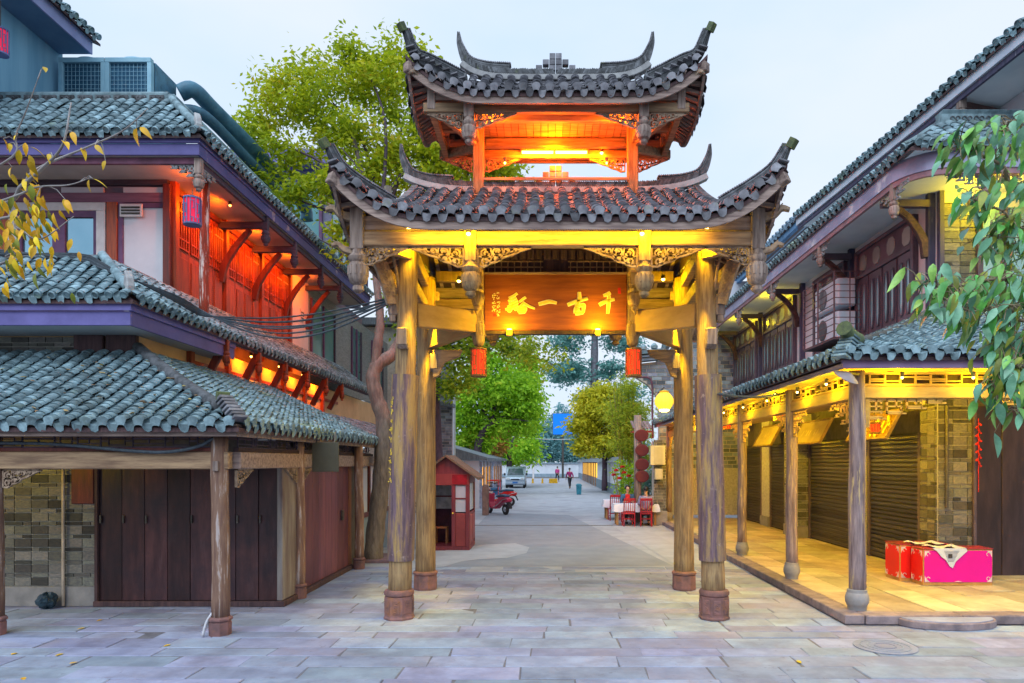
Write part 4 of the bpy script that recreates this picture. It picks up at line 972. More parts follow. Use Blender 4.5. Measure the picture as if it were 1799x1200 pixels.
def fin(parent, p, dirx, s=1.0):
    ex = Vector(dirx).normalized(); q = [(-.16, 0), (.1, 0), (.12, .1), (.09, .22), (.02, .33), (-.03, .36), (-.03, .28), (-.05, .18), (-.1, .08)]
    mb = MB(); mb.prism([(x*s, y*s) for x, y in q], p, ex, (0, 0, 1), ex.cross(Vector((0, 0, 1))), .11*s); return mb.build('hip_fin', plaster_pale, parent, bevel=.015)
fin(hp, a+Vector((-.12, .1, .02)), (1, -.9, 0), .95)
# --- second floor
Y2 = 12.7
mb = MB(); mb.bb(-14, -7.02, Y2+.02, 18.45, 4.6, 7.7); mb.bb(-14, -7.02, 18.45, 26, 4.6, 7.7); part('second_floor_wall', mb, M('wall_purple', (.24, .16, .20), (.16, .11, .14), scale=2, bump=.2), LB)
part('lintel', MB().bb(-14, -7.0, Y2-.06, Y2+.01, 7.06, 7.24), M('lintel_purple', (.28, .13, .19), (.18, .08, .13), scale=2, stretch=XST), LB, bevel=.01)
part('lintel', MB().bb(-14, -7.0, Y2-.08, Y2+.01, 7.38, 7.56), dark_beam, LB, bevel=.01)
for x0, x1 in ((-9.0, -8.22), (-7.85, -7.12), (-10.3, -9.4)): part('transom_panel', MB().bb(x0, x1, Y2-.03, Y2+.01, 7.25, 7.35), plaster, LB)
for x0, x1, m_ in ((-8.13, -7.93, red_wood), (-10.2, -9.95, red_wood), (-7.09, -6.95, red_wood_d)): part('post', MB().bb(x0, x1, Y2-.09, Y2+.012, 5.2, 7.06 if m_ != red_wood_d else 7.4), m_, LB, bevel=.01)
w = part('window', MB().bb(-9.9, -8.16, Y2-.03, Y2+.0, 5.4, 7.03), glass_blue, LB)
for x0, x1, z0, z1 in ((-9.95, -8.15, 6.9, 7.05), (-9.95, -9.78, 5.4, 6.9), (-8.32, -8.15, 5.4, 6.9)): part('window_frame', MB().bb(x0, x1, Y2-.09, Y2-.031, z0, z1), frame_pale, w, bevel=.008)
fr_p = M('frame_purple', (.16, .08, .16), (.10, .05, .11), scale=4, bump=.1)
for x0, x1, z0, z1 in ((-9.14, -8.9, 5.4, 6.78), (-9.78, -8.32, 6.78, 6.9), (-9.78, -9.7, 5.4, 6.78), (-8.38, -8.32, 5.4, 6.78)): part('sash', MB().bb(x0, x1, Y2-.075, Y2-.032, z0, z1), fr_p, w, bevel=.006)
part('white_panel', MB().bb(-7.86, -7.1, Y2-.03, Y2+.01, 4.9, 6.98), plaster, LB)
for x0, x1, z0, z1 in ((-7.93, -7.84, 4.9, 7.06), (-7.84, -7.1, 6.96, 7.05)): part('panel_frame', MB().bb(x0, x1, Y2-.06, Y2-.0, z0, z1), fr_p, LB, bevel=.006)
v = part('vent', MB().bb(-7.88, -7.46, Y2-.1, Y2-.061, 6.78, 7.02), frame_pale, LB, bevel=.01)
for i in range(3): part('vent_slot', MB().box((-7.67, Y2-.105, 6.84+i*.055), (.34, .02, .032), Matrix.Rotation(.5, 3, 'X')), lamp_metal, v)
# red plank-and-lattice doors down the side
xs_ = -7.0
bays = [(12.85, 14.7), (14.85, 16.55), (16.7, 18.4)]
for y0, y1 in bays:
    n = 4; ww = (y1-y0)/n
    for i in range(n):
        ya, yb = y0+i*ww+.005, y0+(i+1)*ww-.005
        d = part('door_leaf', MB().bb(xs_, xs_+.035, ya, yb, 5.05, 7.3), red_wood, LB, bevel=.004)
        for z0, z1 in ((5.15, 6.15), ): part('door_panel', MB().bb(xs_+.036, xs_+.055, ya+.06, yb-.06, z0, z1), red_wood, d, bevel=.012)
        mb = MB(); k = 5
        for j in range(k): yy = ya+.05+(yb-ya-.1)*j/(k-1); mb.bb(xs_+.035, xs_+.06, yy-.014, yy+.014, 6.32, 7.2)
        for z in (6.32, 6.5, 7.02, 7.2): mb.bb(xs_+.037, xs_+.064, ya+.03, yb-.03, z-.015, z+.015)
        mb.build('door_lattice', red_wood, d)
for y in (12.77, 14.78, 16.62, 18.47): part('post', MB().bb(xs_-.02, xs_+.11, y-.07, y+.07, 4.7, 7.5), red_wood, LB, bevel=.01)
part('rail', MB().bb(xs_, xs_+.08, 12.84, 18.4, 7.3, 7.42), red_wood_d, LB, bevel=.01)
part('sill', MB().bb(xs_, xs_+.08, 12.84, 18.4, 4.95, 5.05), red_wood_d, LB, bevel=.01)
part('plaster_panel', MB().bb(xs_, xs_+.03, 18.55, 20.0, 4.7, 7.5), M('plaster_peach', (.66, .55, .50), (.56, .46, .42), scale=1.2, bump=.12), LB)
v = part('vent', MB().bb(xs_+.031, xs_+.06, 19.3, 19.55, 6.25, 6.6), frame_pale, LB, bevel=.006)
for i in range(3): part('vent_slot', MB().bb(xs_+.061, xs_+.07, 19.33, 19.52, 6.32+i*.08, 6.36+i*.08), lamp_metal, v)
part('brick_wall', MB().bb(xs_-.01, xs_+.02, 20.0, 30, 4.6, 7.45), M('brick_far', (.27, .28, .27), (.17, .18, .18), scale=9, stretch=(.6, .6, 3), bump=.5, rnd=.05), LB)
for y0, y1 in ((20.2, 22.4), (24.4, 25.6), (27.2, 29)):
    w = part('window', MB().bb(xs_+.021, xs_+.035, y0, y1, 4.9, 7.1), glassm('glass_green', (.10, .22, .22), .1), LB)
    for y in (y0, (y0+y1)/2, y1): part('window_frame', MB().bb(xs_+.036, xs_+.08, y-.05, y+.05, 4.9, 7.1), fr_p if y != y1 else dark_beam, w)
mb = MB(); mb.tube([(-6.32, 12.6+.006*k, z) for k, z in enumerate(np.linspace(4.9, 7.5, 8))], .085, 12); part('post', mb, M('peeled_red_post', (.36, .06, .03), (.22, .04, .02), scale=2.2, stretch=ZST, wear=(.72, .66, .6), wscale=1.6, wlo=.52, whi=.58), LB, smooth='all')
# --- upper eave
part('eave_fascia', MB().bb(-14, -5.9, 11.6, 11.64, 7.47, 7.66), purple, LB, bevel=.004)
part('eave_fascia', MB().bb(-14, -5.87, 11.56, 11.598, 7.662, 7.77), purple, LB, bevel=.004)
part('eave_fascia', MB().bb(-5.94, -5.9, 11.642, 22.8, 7.47, 7.66), purple_peel, LB, bevel=.004)
part('eave_fascia', MB().bb(-5.93, -5.87, 11.6, 22.8, 7.662, 7.77), purple_peel, LB, bevel=.004)
part('eave_rail', MB().bb(-14, -5.97, 11.7, 11.76, 7.36, 7.47), M('rail_maroon', (.2, .08, .13), scale=3), LB, bevel=.006)
part('eave_rail', MB().bb(-6.03, -5.97, 11.762, 22.7, 7.36, 7.47), dark_beam, LB, bevel=.006)
part('soffit', MB().bb(-14, -5.945, 11.645, Y2+.02, 7.475, 7.5), soffit_m, LB); part('soffit', MB().bb(-7.0, -5.945, Y2+.021, 22.7, 7.475, 7.5), M('soffit_side', (.55, .47, .40), (.42, .35, .3), scale=1.2, bump=.15, wear=(.3, .2, .15), wscale=.8, wlo=.6, whi=.75), LB)
rf3, a, b = hip_roof(LB, -5.82, 11.5, 7.78, 1.15, 1.15, 1.12, -10.6, 22.8, .205, .15, tile_teal, 50, True, True)
mb = MB(); mb.sweep([(-11, 12.68, 8.93), (-6.98, 12.68, 8.93)], [(-.1, -.1), (.1, -.1), (.1, .12), (.06, .17), (-.06, .17), (-.1, .12)]); tr = part('top_ridge', mb, tile_teal, rf3, bevel=.01)
mb = MB()
for i in range(12):
    x = -10.8+i*.33; mb.bb(x-.13, x+.13, 12.555, 12.58, 8.88, 9.0)
    for k in range(3): mb.ring((x-.08+.08*k, 8.94), .03, .014, (0, 12.555, 0), (1, 0, 0), (0, 0, 1), (0, 1, 0), .02, 0, 5, 6)
mb.build('ridge_relief', tile_dark, tr, kind='stuff')
mb = MB(); mb.sweep([(-6.98, 12.7, 8.93), (-6.98, 22.7, 8.93)], [(-.1, -.1), (.1, -.1), (.1, .12), (.06, .17), (-.06, .17), (-.1, .12)]); part('top_ridge', mb, tile_teal, rf3, bevel=.01)
mb = MB(); mb.tube([b.lerp(a, t) for t in np.linspace(0, .9, 8)], .07, 10); hp = part('hip_roll', mb, tile_teal, rf3, smooth='all')
fin(hp, a+Vector((-.12, .12, .02)), (1, -1, 0), .9)
hang_post(LB, -5.98, 11.75, 7.47, 6.9, .075, wood_greyz)
meander(LB, (-6.06, 11.75, 7.36), (-1, 0, 0), (0, 0, -1), .4, .2, plaster_pale, cells=3); meander(LB, (-5.98, 11.84, 7.36), (0, 1, 0), (0, 0, -1), .5, .2, plaster_pale, cells=3)
for y in (14.55, 16.2, 18.1, 19.8):
    hang_post(LB, -5.98, y, 7.47, 6.85, .075, dark_beam)
    part('eave_arm', MB().bb(-7.0, -6.03, y-.06, y+.06, 7.22, 7.36), dark_beam, LB, bevel=.01)
    cu = smooth_curve([(-6.95, y, 6.1), (-6.85, y, 6.45), (-6.6, y, 6.85), (-6.3, y, 7.2)], 5); mb = MB(); taper_sweep(mb, cu, .05, .04, -.08, .08, -.05, .06)
    for q in cu[2:-2]: mb.box(q, (.13, .09, .05), Matrix.Rotation(random.uniform(-1, 1), 3, 'Y'))
    part('carved_strut', mb, red_wood_d, LB, bevel=.006)
# --- third floor block at the top left
part('third_floor_wall', MB().bb(-16, -10.2, 11.0, 14.4, 8.8, 11.4), teal_wall, LB)
part('third_floor_wall', MB().bb(-16, -8.2, 14.6, 21, 8.4, 9.5), teal_wall, LB)
part('eave_fascia', MB().bb(-9.54, -9.5, 9, 14.3, 10.78, 11.06), M('fascia_lilac', (.30, .33, .55), (.22, .25, .45), scale=2), LB, bevel=.004)
part('soffit', MB().bb(-14, -9.545, 9, 14.3, 10.79, 10.82), M('soffit_blue', (.16, .28, .42), (.12, .22, .36), scale=2), LB)
R4 = Roof(tile_teal); P4 = R4.slope((-9.4, 9, 11.08), (0, 1, 0), (-1, 0, 0), 5.4, lambda d: .45*d, dmax=lambda u: 2, pitch=.24, expo=.2, round_end=True); rr = bpy.data.objects.new('roof', None); COL.objects.link(rr); rr.parent = LB; ORG[rr.name] = org(LB)
R4.deck(P4, 5.4, lambda u: 2, 6, 3, dz=-.02).build('deck', wood_dark, rr); R4.finish(rr, 20)
# orange lamps washing the red rooms
lg = 'small orange lamps under the left house eaves'
for i, (y, pw) in enumerate(((13.6, 46), (15.4, 46), (17.2, 42), (19.0, 30))):
    small_lamp((-6.3, y, 7.38), 'small orange lamp under the upper left eave, number %s from the corner post' % ('one', 'two', 'three', 'four')[i], (1, .13, .0), pw*.75, glow('bulb_red', (1, .25, .04), 8), lg, .03, light='wall')
small_lamp((-6.35, 12.35, 7.42), 'small orange lamp behind the left corner hanging lantern', (1, .12, .0), 10, glow('bulb_red', (1, .25, .04), 8), lg, .03, light='wall')
for i, y in enumerate((12.8, 14.3, 15.8, 17.3, 18.9)):
    small_lamp((-6.18, y, 4.48), 'small orange lamp beneath the middle eave, %s along the lit strip' % ('first', 'second', 'third', 'fourth', 'last')[i], (1, .17, .004), 15, bulb_o, lg, .03, light='wall')
# --- rooftop: condensers, pipes, dish, glazed room behind
ac_blue = M('condenser_blue', (.28, .50, .60), (.2, .4, .52), scale=3, bump=.1, rough=.5, rnd=.05)
grille_m = M('condenser_grille', (.03, .12, .20), (.02, .08, .15), scale=9, bump=.2)
for k, x in enumerate((-9.12, -8.16)):
    t = thing('air_condenser', ('left' if k == 0 else 'right')+' of the two teal rooftop air condensers with mesh fronts', 'condenser', (x-.48, 14.4, 9.6), 'rooftop air condensers')
    part('cabinet', MB().bb(x-.92, x-.02, 14.15, 15.0, 9.5, 10.58), grille_m, t)
    for x0, x1, z0, z1 in ((x-.95, x+.0, 10.5, 10.6), (x-.95, x-.86, 9.5, 10.5), (x-.08, x+.01, 9.5, 10.5)): part('frame', MB().bb(x0, x1, 14.08, 14.2, z0, z1), ac_blue, t, bevel=.008)
    mb = MB()
    for i in range(10): mb.bb(x-.86+i*.08, x-.855+i*.08, 14.12, 14.13, 9.5, 10.5)
    for i in range(11): mb.bb(x-.86, x-.08, 14.125, 14.135, 9.52+i*.09, 9.525+i*.09)
    part('mesh_front', mb, ac_blue, t, kind='stuff')
    mb = MB(); mb.lathe((x-.47, 14.5, 10.6), [(.36, 0), (.36, .05), (.3, .09), (.1, .1)], 18); part('fan_cowl', mb, ac_blue, t, smooth=True)
    if k == 1: part('side_panel', MB().bb(x+.012, x+.03, 14.21, 15.0, 9.5, 10.55), M('condenser_side', (.10, .28, .42), rough=.5), t)
pipe_m = M('duct_teal', (.06, .17, .24), (.03, .10, .16), scale=5, bump=.3, rough=.5)
for k, (pts, r, lb) in enumerate((([(-8.0, 14.9, 10.3), (-7.75, 15.0, 10.42), (-7.6, 15.6, 10.3), (-7.2, 17.5, 9.95), (-6.95, 19.5, 9.6), (-6.9, 19.7, 9.2)], .17, 'fat teal insulated duct running back over the left roof'), ([(-8.0, 14.9, 9.95), (-7.6, 15.2, 9.95), (-7.3, 16.5, 9.65), (-7.1, 18, 9.4)], .12, 'lower insulated pipe beside the fat rooftop duct'), ([(-7.9, 14.8, 9.5), (-7.5, 15.2, 9.4), (-7.2, 16.6, 9.2), (-7.1, 18, 9.1)], .1, 'lowest thin rooftop pipe above the upper tiles'))):
    mb = MB(); mb.tube(smooth_curve(pts, 6), r, 12); one('insulated_pipe', mb, pipe_m, lb, 'pipe', 'rooftop pipes', smooth='all')
mb = MB(); mb.lathe((-9.55, 14.9, 10.62), [(.05, 0), (.3, .06), (.42, .2), (.4, .22), (.27, .1), (.02, .05)], 18); o = one('satellite_dish', mb, ac_blue, 'pale satellite dish behind the condensers', 'dish', smooth='all')
part_pav = thing('rooftop_pavilion', 'glazed rooftop room with purple fascia half hidden by the camphor tree', 'building', (-8, 23, 8.5))
part('wall', MB().bb(-12, -7.2, 22.9, 26.5, 8.2, 12.0), M('pav_wall', (.2, .2, .3), scale=2), part_pav)
part('roof', MB().bb(-12.3, -6.8, 22.3, 27, 12.0, 12.5), purple, part_pav, bevel=.02)
for k, y in enumerate(np.arange(22.95, 26.4, .85)):
    w = part('window', MB().bb(-7.2, -7.16, y, y+.75, 8.6, 11.8), glassm('glass_teal', (.06, .24, .26), .1), part_pav); part('window_frame', MB().bb(-7.2, -7.1, y+.75, y+.85, 8.4, 12.0), fr_p, w)
for x in (-8.5, -9.6): w = part('window', MB().bb(x, x+.9, 22.84, 22.9, 8.6, 11.6), glassm('glass_teal', (.06, .24, .26), .1), part_pav); part('window_frame', MB().bb(x+.9, x+1.0, 22.8, 22.9, 8.5, 11.8), fr_p, w)
# --- loose fittings on the left house
for k, (pts, r) in enumerate(((([(-7.18, 8.83, 2.5), (-6.3, 8.8, 2.48), (-5.4, 8.78, 2.4), (-4.9, 8.78, 2.38), (-4.5, 8.8, 2.45), (-4.3, 8.82, 2.56)]), .022), )):
    mb = MB(); mb.tube(smooth_curve([(-8.5, 8.84, 2.5)]+pts, 8), r, 8); one('hose', mb, rubber, 'slack black hose looped under the lower left eave', 'hose', smooth='all')
mb = MB(); mb.tube([(-7.5, YW-.1, z) for z in np.linspace(.02, 2.2, 6)], .022, 8); one('drain_pipe', mb, M('pipe_cream', (.55, .45, .35), scale=5), 'thin cream pipe up the brick pier by the plank doors', 'pipe', smooth='all')
mb = MB(); mb.tube(smooth_curve([(-4.33, 8.86, .3), (-4.39, 8.82, .18), (-4.42, 8.78, .01)], 4), .018, 8); one('drain_pipe', mb, M('pipe_white', (.7, .7, .75), scale=5), 'short white hose at the foot of the corner post', 'pipe', smooth='all')
bag = MB(); bm_ = []
for i in range(9):
    for j in range(12):
        th, ph = PI*i/8, 2*PI*j/12; rr_ = 1+.18*math.sin(3*ph+i)+.1*random.random(); bm_.append(Vector((-7.66+.14*math.sin(th)*math.cos(ph)*rr_, YW-.22+.12*math.sin(th)*math.sin(ph)*rr_, .11-.11*math.cos(th)*rr_*1.0+.02)))
bag.add(bm_, [[i*12+j, i*12+(j+1) % 12, (i+1)*12+(j+1) % 12, (i+1)*12+j] for i in range(8) for j in range(12)])
one('rubbish_bag', bag, M('bag_dark', (.03, .07, .10), (.015, .03, .05), rough=.35, scale=14, bump=.6), 'small dark knotted rubbish bag against the brick base', 'bag')
sg = thing('notice_board', 'plain dark olive board hung under the lower left eave', 'sign', W(572, 803, 11.6))
c = W(572, 803, 11.55); mb = MB(); mb.box(c, (.45, .03, .5)); part('panel', mb, M('board_olive', (.11, .105, .075), (.09, .085, .06), bump=.1), sg, bevel=.006)
mb = MB(); mb.bar(c+Vector((-.15, 0, .25)), c+Vector((-.15, .05, .42)), .015, .015); mb.bar(c+Vector((.15, 0, .25)), c+Vector((.15, .05, .42)), .015, .015); part('hanger', mb, lamp_metal, sg)

small_lamp((-8.3, 9.3, 2.55), 'yellow lamp under the lower left porch before the brick pier', (1, .70, .0), 14, bulb_y, 'porch lamps', .04)

# leaf litter on the lower left roof
lit = MB(); random.seed(77)
for k in range(150):
    if k < 70: x = random.uniform(-8.6, -4.3); d = random.uniform(0, 1)*min(2.0, (-3.95-x)*.8); q = Vector((x, 8.6+d, 2.70+1.22*d/2.15+.15))
    else: y = random.gauss(13.6, 1.0); d = random.uniform(0, 2.3); q = Vector((-3.9-d, y, 2.70+1.22*d/2.55+.15))
    lit.box(q, (random.uniform(.03, .08), random.uniform(.02, .045), .006), Matrix.Rotation(random.uniform(0, 6), 3, 'Z') @ Matrix.Rotation(random.uniform(-.6, .6), 3, 'X'))
lit.build('leaf_litter', M('litter', (.42, .28, .12), (.25, .15, .07), scale=9, bump=0, rnd=.4, hue=.04), rf_low, kind='stuff')
# ================================================================ right building: arcade, shops, two eaves
PZ = .13
mb = MB(); mb.bb(4.2, 14, 9.5, 26, -.02, PZ-.02); plat = struct('arcade_pavement', mb, joint)
random.seed(21)
x = 4.42
while x < 8.9:
    x1 = x+random.uniform(.5, .75); y = 9.72
    while y < (22 if x < 7.2 else 12.7):
        y1 = y+random.uniform(.9, 1.7); slab(x, x1, y, min(y1, 26), PZ, slab_lamplit, plat, .04, .004); y = y1
    x = x1
mb = MB(); mb.bb(4.42, 8, 22, 26, PZ-.03, PZ-.004); mb.build('rear_paving', slab_lamplit, plat)
for k in range(14):   # side kerb stones
    y = 9.46+k*1.2; mb = MB(); mb.bb(4.14, 4.415, y+.004, y+1.196, 0, PZ+random.uniform(-.002, .003)); mb.build('kerb_stone', kerb_m, plat, bevel=.012)
x = 4.42
while x < 9.2:
    x1 = x+random.uniform(.9, 1.5); mb = MB(); mb.bb(x+.004, x1-.004, 9.44, 9.714, 0, PZ+random.uniform(-.002, .003)); mb.build('kerb_stone', kerb_m, plat, bevel=.012); x = x1
mb = MB(); pts = [(5.52+.66*math.cos(a), 9.436+.36*math.sin(a)) for a in np.linspace(PI, 2*PI, 19)]
mb.prism(pts, (0, 0, .05), (1, 0, 0), (0, 1, 0), (0, 0, 1), .10); mb.build('round_step', kerb_m, plat, bevel=.012)
mb = MB(); pts = [(5.52+.62*math.cos(a), 9.436+.33*math.sin(a)) for a in np.linspace(PI, 2*PI, 19)]
mb.prism(pts, (0, 0, .106), (1, 0, 0), (0, 1, 0), (0, 0, 1), .010); mb.build('step_tread', slab_m, plat)
RB = thing('arcade_shop_house', 'two-storey shop house with lamplit timber arcade, roller shutters and dark latticed windows', 'house', (7, 13, 0))
post_r = M('arcade_post', (.31, .23, .22), (.12, .085, .09), scale=2.2, stretch=ZST, bump=.6, rnd=.1, wear=(.50, .36, .16), wscale=2.0, wlo=.56, whi=.64)
beam_y = M('arcade_beam', (.60, .38, .10), (.45, .27, .07), scale=2, stretch=(1, 1, 6), bump=.25, rnd=.06)
maroon = M('window_maroon', (.13, .095, .125), (.08, .06, .085), scale=3, bump=.2, rnd=.1, rough=.5)
fasc_r = M('fascia_greyblue', (.42, .42, .58), (.28, .28, .42), scale=2, bump=.2, rnd=.05, wear=(.66, .66, .72), wscale=1.5, wlo=.58, whi=.66)
fasc_m = M('fascia_mauve', (.30, .20, .31), (.20, .12, .22), scale=2, bump=.3, rnd=.05, wear=(.18, .18, .33), wscale=.9, wlo=.52, whi=.7)
YS = (9.83, 12.45, 15.6, 18.7, 21.8, 24.9)
for i, y in enumerate(YS):
    r = .112 if i == 0 else .1
    mb = MB(); mb.tube([(4.47+.008*math.sin(z*3+i), y, z) for z in np.linspace(PZ+.2, 3.56, 10)], [r*(1.04-.006*k)+.003*math.sin(k*2+i) for k in range(10)], 14); c = part('post', mb, post_r, RB, smooth='all')
    mb = MB(); mb.lathe((4.47, y, PZ), [(r*1.12, 0), (r*1.15, .05), (r*1.2, .06), (r*1.42, .11), (r*1.45, .18), (r*1.3, .24), (r*1.22, .25), (r*1.22, .29), (r*1.05, .3)], 18); part('post_base', mb, stone_grey, c, smooth=True)
def beam_set(x0, y0, x1, y1, n):
    a, b = Vector((x0, y0, 0)), Vector((x1, y1, 0)); d = (b-a).normalized(); L_ = (b-a).length; up = Vector((0, 0, 1)); n = Vector(n)
    mb = MB(); mb.bar(a+up*3.25, b+up*3.25, .1, .17); part('arcade_beam', mb, beam_y, RB, bevel=.01)
    for z in (3.36, 3.53): mb = MB(); mb.bar(a+up*z, b+up*z, .06, .035); part('lattice_rail', mb, beam_y, RB, bevel=.005)
    mb = MB(); A = (a, d, up, n); x = .12; k = 0
    while x < L_-.2:
        w = min(.22, L_-x-.05)
        mb.ribbon([(x, 3.36), (x, 3.53)], .022, *A, .03, -.015)
        z = 3.415 if k % 4 < 2 else 3.475; mb.ribbon([(x, z), (x+w, z)], .02, *A, .028, -.014)
        if k % 4 in (0, 3): mb.ribbon([(x, 3.445), (x+w, 3.445)], .02, *A, .026, -.013)
        x += w; k += 1
    part('lattice', mb, beam_y, RB)
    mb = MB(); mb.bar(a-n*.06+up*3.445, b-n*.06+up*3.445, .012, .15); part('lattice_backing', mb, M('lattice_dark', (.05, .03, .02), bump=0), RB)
for y0, y1 in zip(YS, YS[1:]):
    beam_set(4.47, y0+.06, 4.47, y1-.06, (-1, 0, 0))
    for yy, s in ((y0+.11, 1), (y1-.11, -1)): meander(RB, (4.47, yy, 3.165), (0, s, 0), (0, 0, -1), .85 if s > 0 else .6, .46, beam_y, cells=4)
beam_set(4.53, 9.83, 9.6, 9.83, (0, -1, 0))
meander(RB, (4.6, 9.83, 3.165), (1, 0, 0), (0, 0, -1), 1.15, .3, beam_y, cells=4, b=.022); meander(RB, (7.9, 9.83, 3.165), (-1, 0, 0), (0, 0, -1), 1.4, .36, beam_y, cells=4, b=.022)
part('corner_jamb', MB().bb(4.585, 4.64, 9.8, 9.86, 2.75, 3.165), beam_y, RB)
part('arcade_ceiling', MB().bb(4.1, 9.6, 9.5, 26, 3.62, 3.65), M('ceiling_wood', (.40, .27, .14), (.28, .18, .09), scale=2, stretch=YST, bump=.2), RB)
# lower roof
rr1, a, b = hip_roof(RB, 4.05, 9.38, 3.72, 3.3, 3.25, 1.3, 9.6, 26, .225, .095, tile_teal, 170)
mb = MB(); mb.tube([b.lerp(a, t)+Vector((0, 0, .03-.12*math.sin(PI*t))) for t in np.linspace(0, .9, 12)], .09, 10); hp = part('hip_roll', mb, tile_dark, rr1, smooth='all')
mb = MB()
for i in range(7): p = b.lerp(a, .93+.012*i); mb.box(p+Vector((-.0, 0, .11-.035*i)), (.2, .2, .034), Matrix.Rotation(-.8, 3, 'Z') @ Matrix.Rotation(-.2, 3, 'X'))
mb.build('hip_end_tiles', tile_teal, hp, bevel=.004, kind='stuff')
mb = MB(); p = b.lerp(a, .95)+Vector((0, 0, .14)); mb.tube(smooth_curve([p+Vector((.25, .25, 0)), p+Vector((.08, .08, .02)), p+Vector((-.1, -.1, .1))], 4), [.1]*8+[.11], 10); mb.build('hip_end', moss_end, hp, smooth=True)
part('eave_fascia', MB().bb(4.1, 9.6, 9.44, 9.48, 3.55, 3.74), fasc_m, rr1, bevel=.006)
part('eave_fascia', MB().bb(4.1, 4.14, 9.482, 26, 3.55, 3.74), M('fascia_side', (.30, .25, .31), (.20, .17, .22), scale=2, bump=.3, rnd=.05, wear=(.36, .28, .10), wscale=1.0, wlo=.58, whi=.75), rr1, bevel=.006)
# ground-floor shops
part('wall_core', MB().bb(7.42, 14, 12.82, 26, 0, 5.2), M('dark_core', (.10, .09, .09), bump=0), RB)
slat_m = M('shutter_slat', (.085, .08, .09), (.05, .048, .056), scale=4, stretch=YST, bump=.1, rough=.38, metal=.5, rnd=.2)
slat_me = MB(); slat_me.add([(.0, -.5, .0), (-.022, -.5, .03), (-.02, -.5, .075), (.0, -.5, .088), (.0, .5, .0), (-.022, .5, .03), (-.02, .5, .075), (.0, .5, .088)], [(0, 1, 5, 4), (1, 2, 6, 5), (2, 3, 7, 6)]); slat_me = slat_me.mesh('slat', slat_m)
SH = ((13.4, 15.5), (16.3, 19.0), (20.2, 22.3), (23.3, 25.0))
for y0, y1 in SH:
    s_ = part('roller_shutter', MB().bb(7.36, 7.42, y0, y1, PZ, 2.84), M('shutter_dark', (.06, .055, .06), bump=0), RB)
    for k in range(28): link('slat', slat_me, s_, None, Matrix.Translation((7.352, (y0+y1)/2, PZ+.04+k*.094)) @ Matrix.Diagonal((1, y1-y0-.1, 1, 1)))
    for yy in (y0, y1): part('guide_rail', MB().bb(7.3, 7.36, yy-.05, yy+.05, PZ, 2.84), maroon, s_, bevel=.006)
piers = ((12.75, 13.3), (15.6, 16.2), (19.1, 20.1), (22.4, 23.2), (25.1, 25.9))
for k, (y0, y1) in enumerate(piers):
    x = 7.28 if k != 2 else 7.0
    part('pier', MB().bb(x+.03, 7.6, y0+.03, y1, PZ, 3.6), mortar, RB); part('pier_base', MB().bb(x-.03, 7.5, y0-.02, y1+.02, PZ, PZ+.32), stone_grey, RB, bevel=.01)
    if k < 3: brickwork(RB, (x+.012, y1, PZ+.33), (0, -1, 0), (-1, 0, 0), y1-y0, 2.9, tall=.15, thin=.06, bl=.25)
    if k == 2: brickwork(RB, (x+.02, y0+.012, PZ+.33), (1, 0, 0), (0, -1, 0), .5, 2.9, tall=.15, thin=.06, bl=.25)
brickwork(RB, (7.3, 12.74, PZ), (1, 0, 0), (0, -1, 0), .66, 3.3, tall=.155, thin=.062, bl=.27)
mb = MB(); mb.tube([(7.42, 12.66, z) for z in np.linspace(1.4, 3.3, 5)], .03, 8); part('cable_duct', mb, lamp_metal, RB)
for k in range(4): part('door_leaf', MB().bb(7.98+k*.52, 8.49+k*.52, 12.74, 12.8, PZ, 3.3), M('door_black', (.055, .035, .04), (.03, .02, .022), scale=2, stretch=(3, 3, .6), rough=.4, wear=(.2, .1, .05), wscale=1.4, wlo=.66, whi=.72), RB, bevel=.008)
part('door_frame', MB().bb(7.92, 7.98, 12.66, 12.8, PZ, 3.3), maroon, RB, bevel=.008)
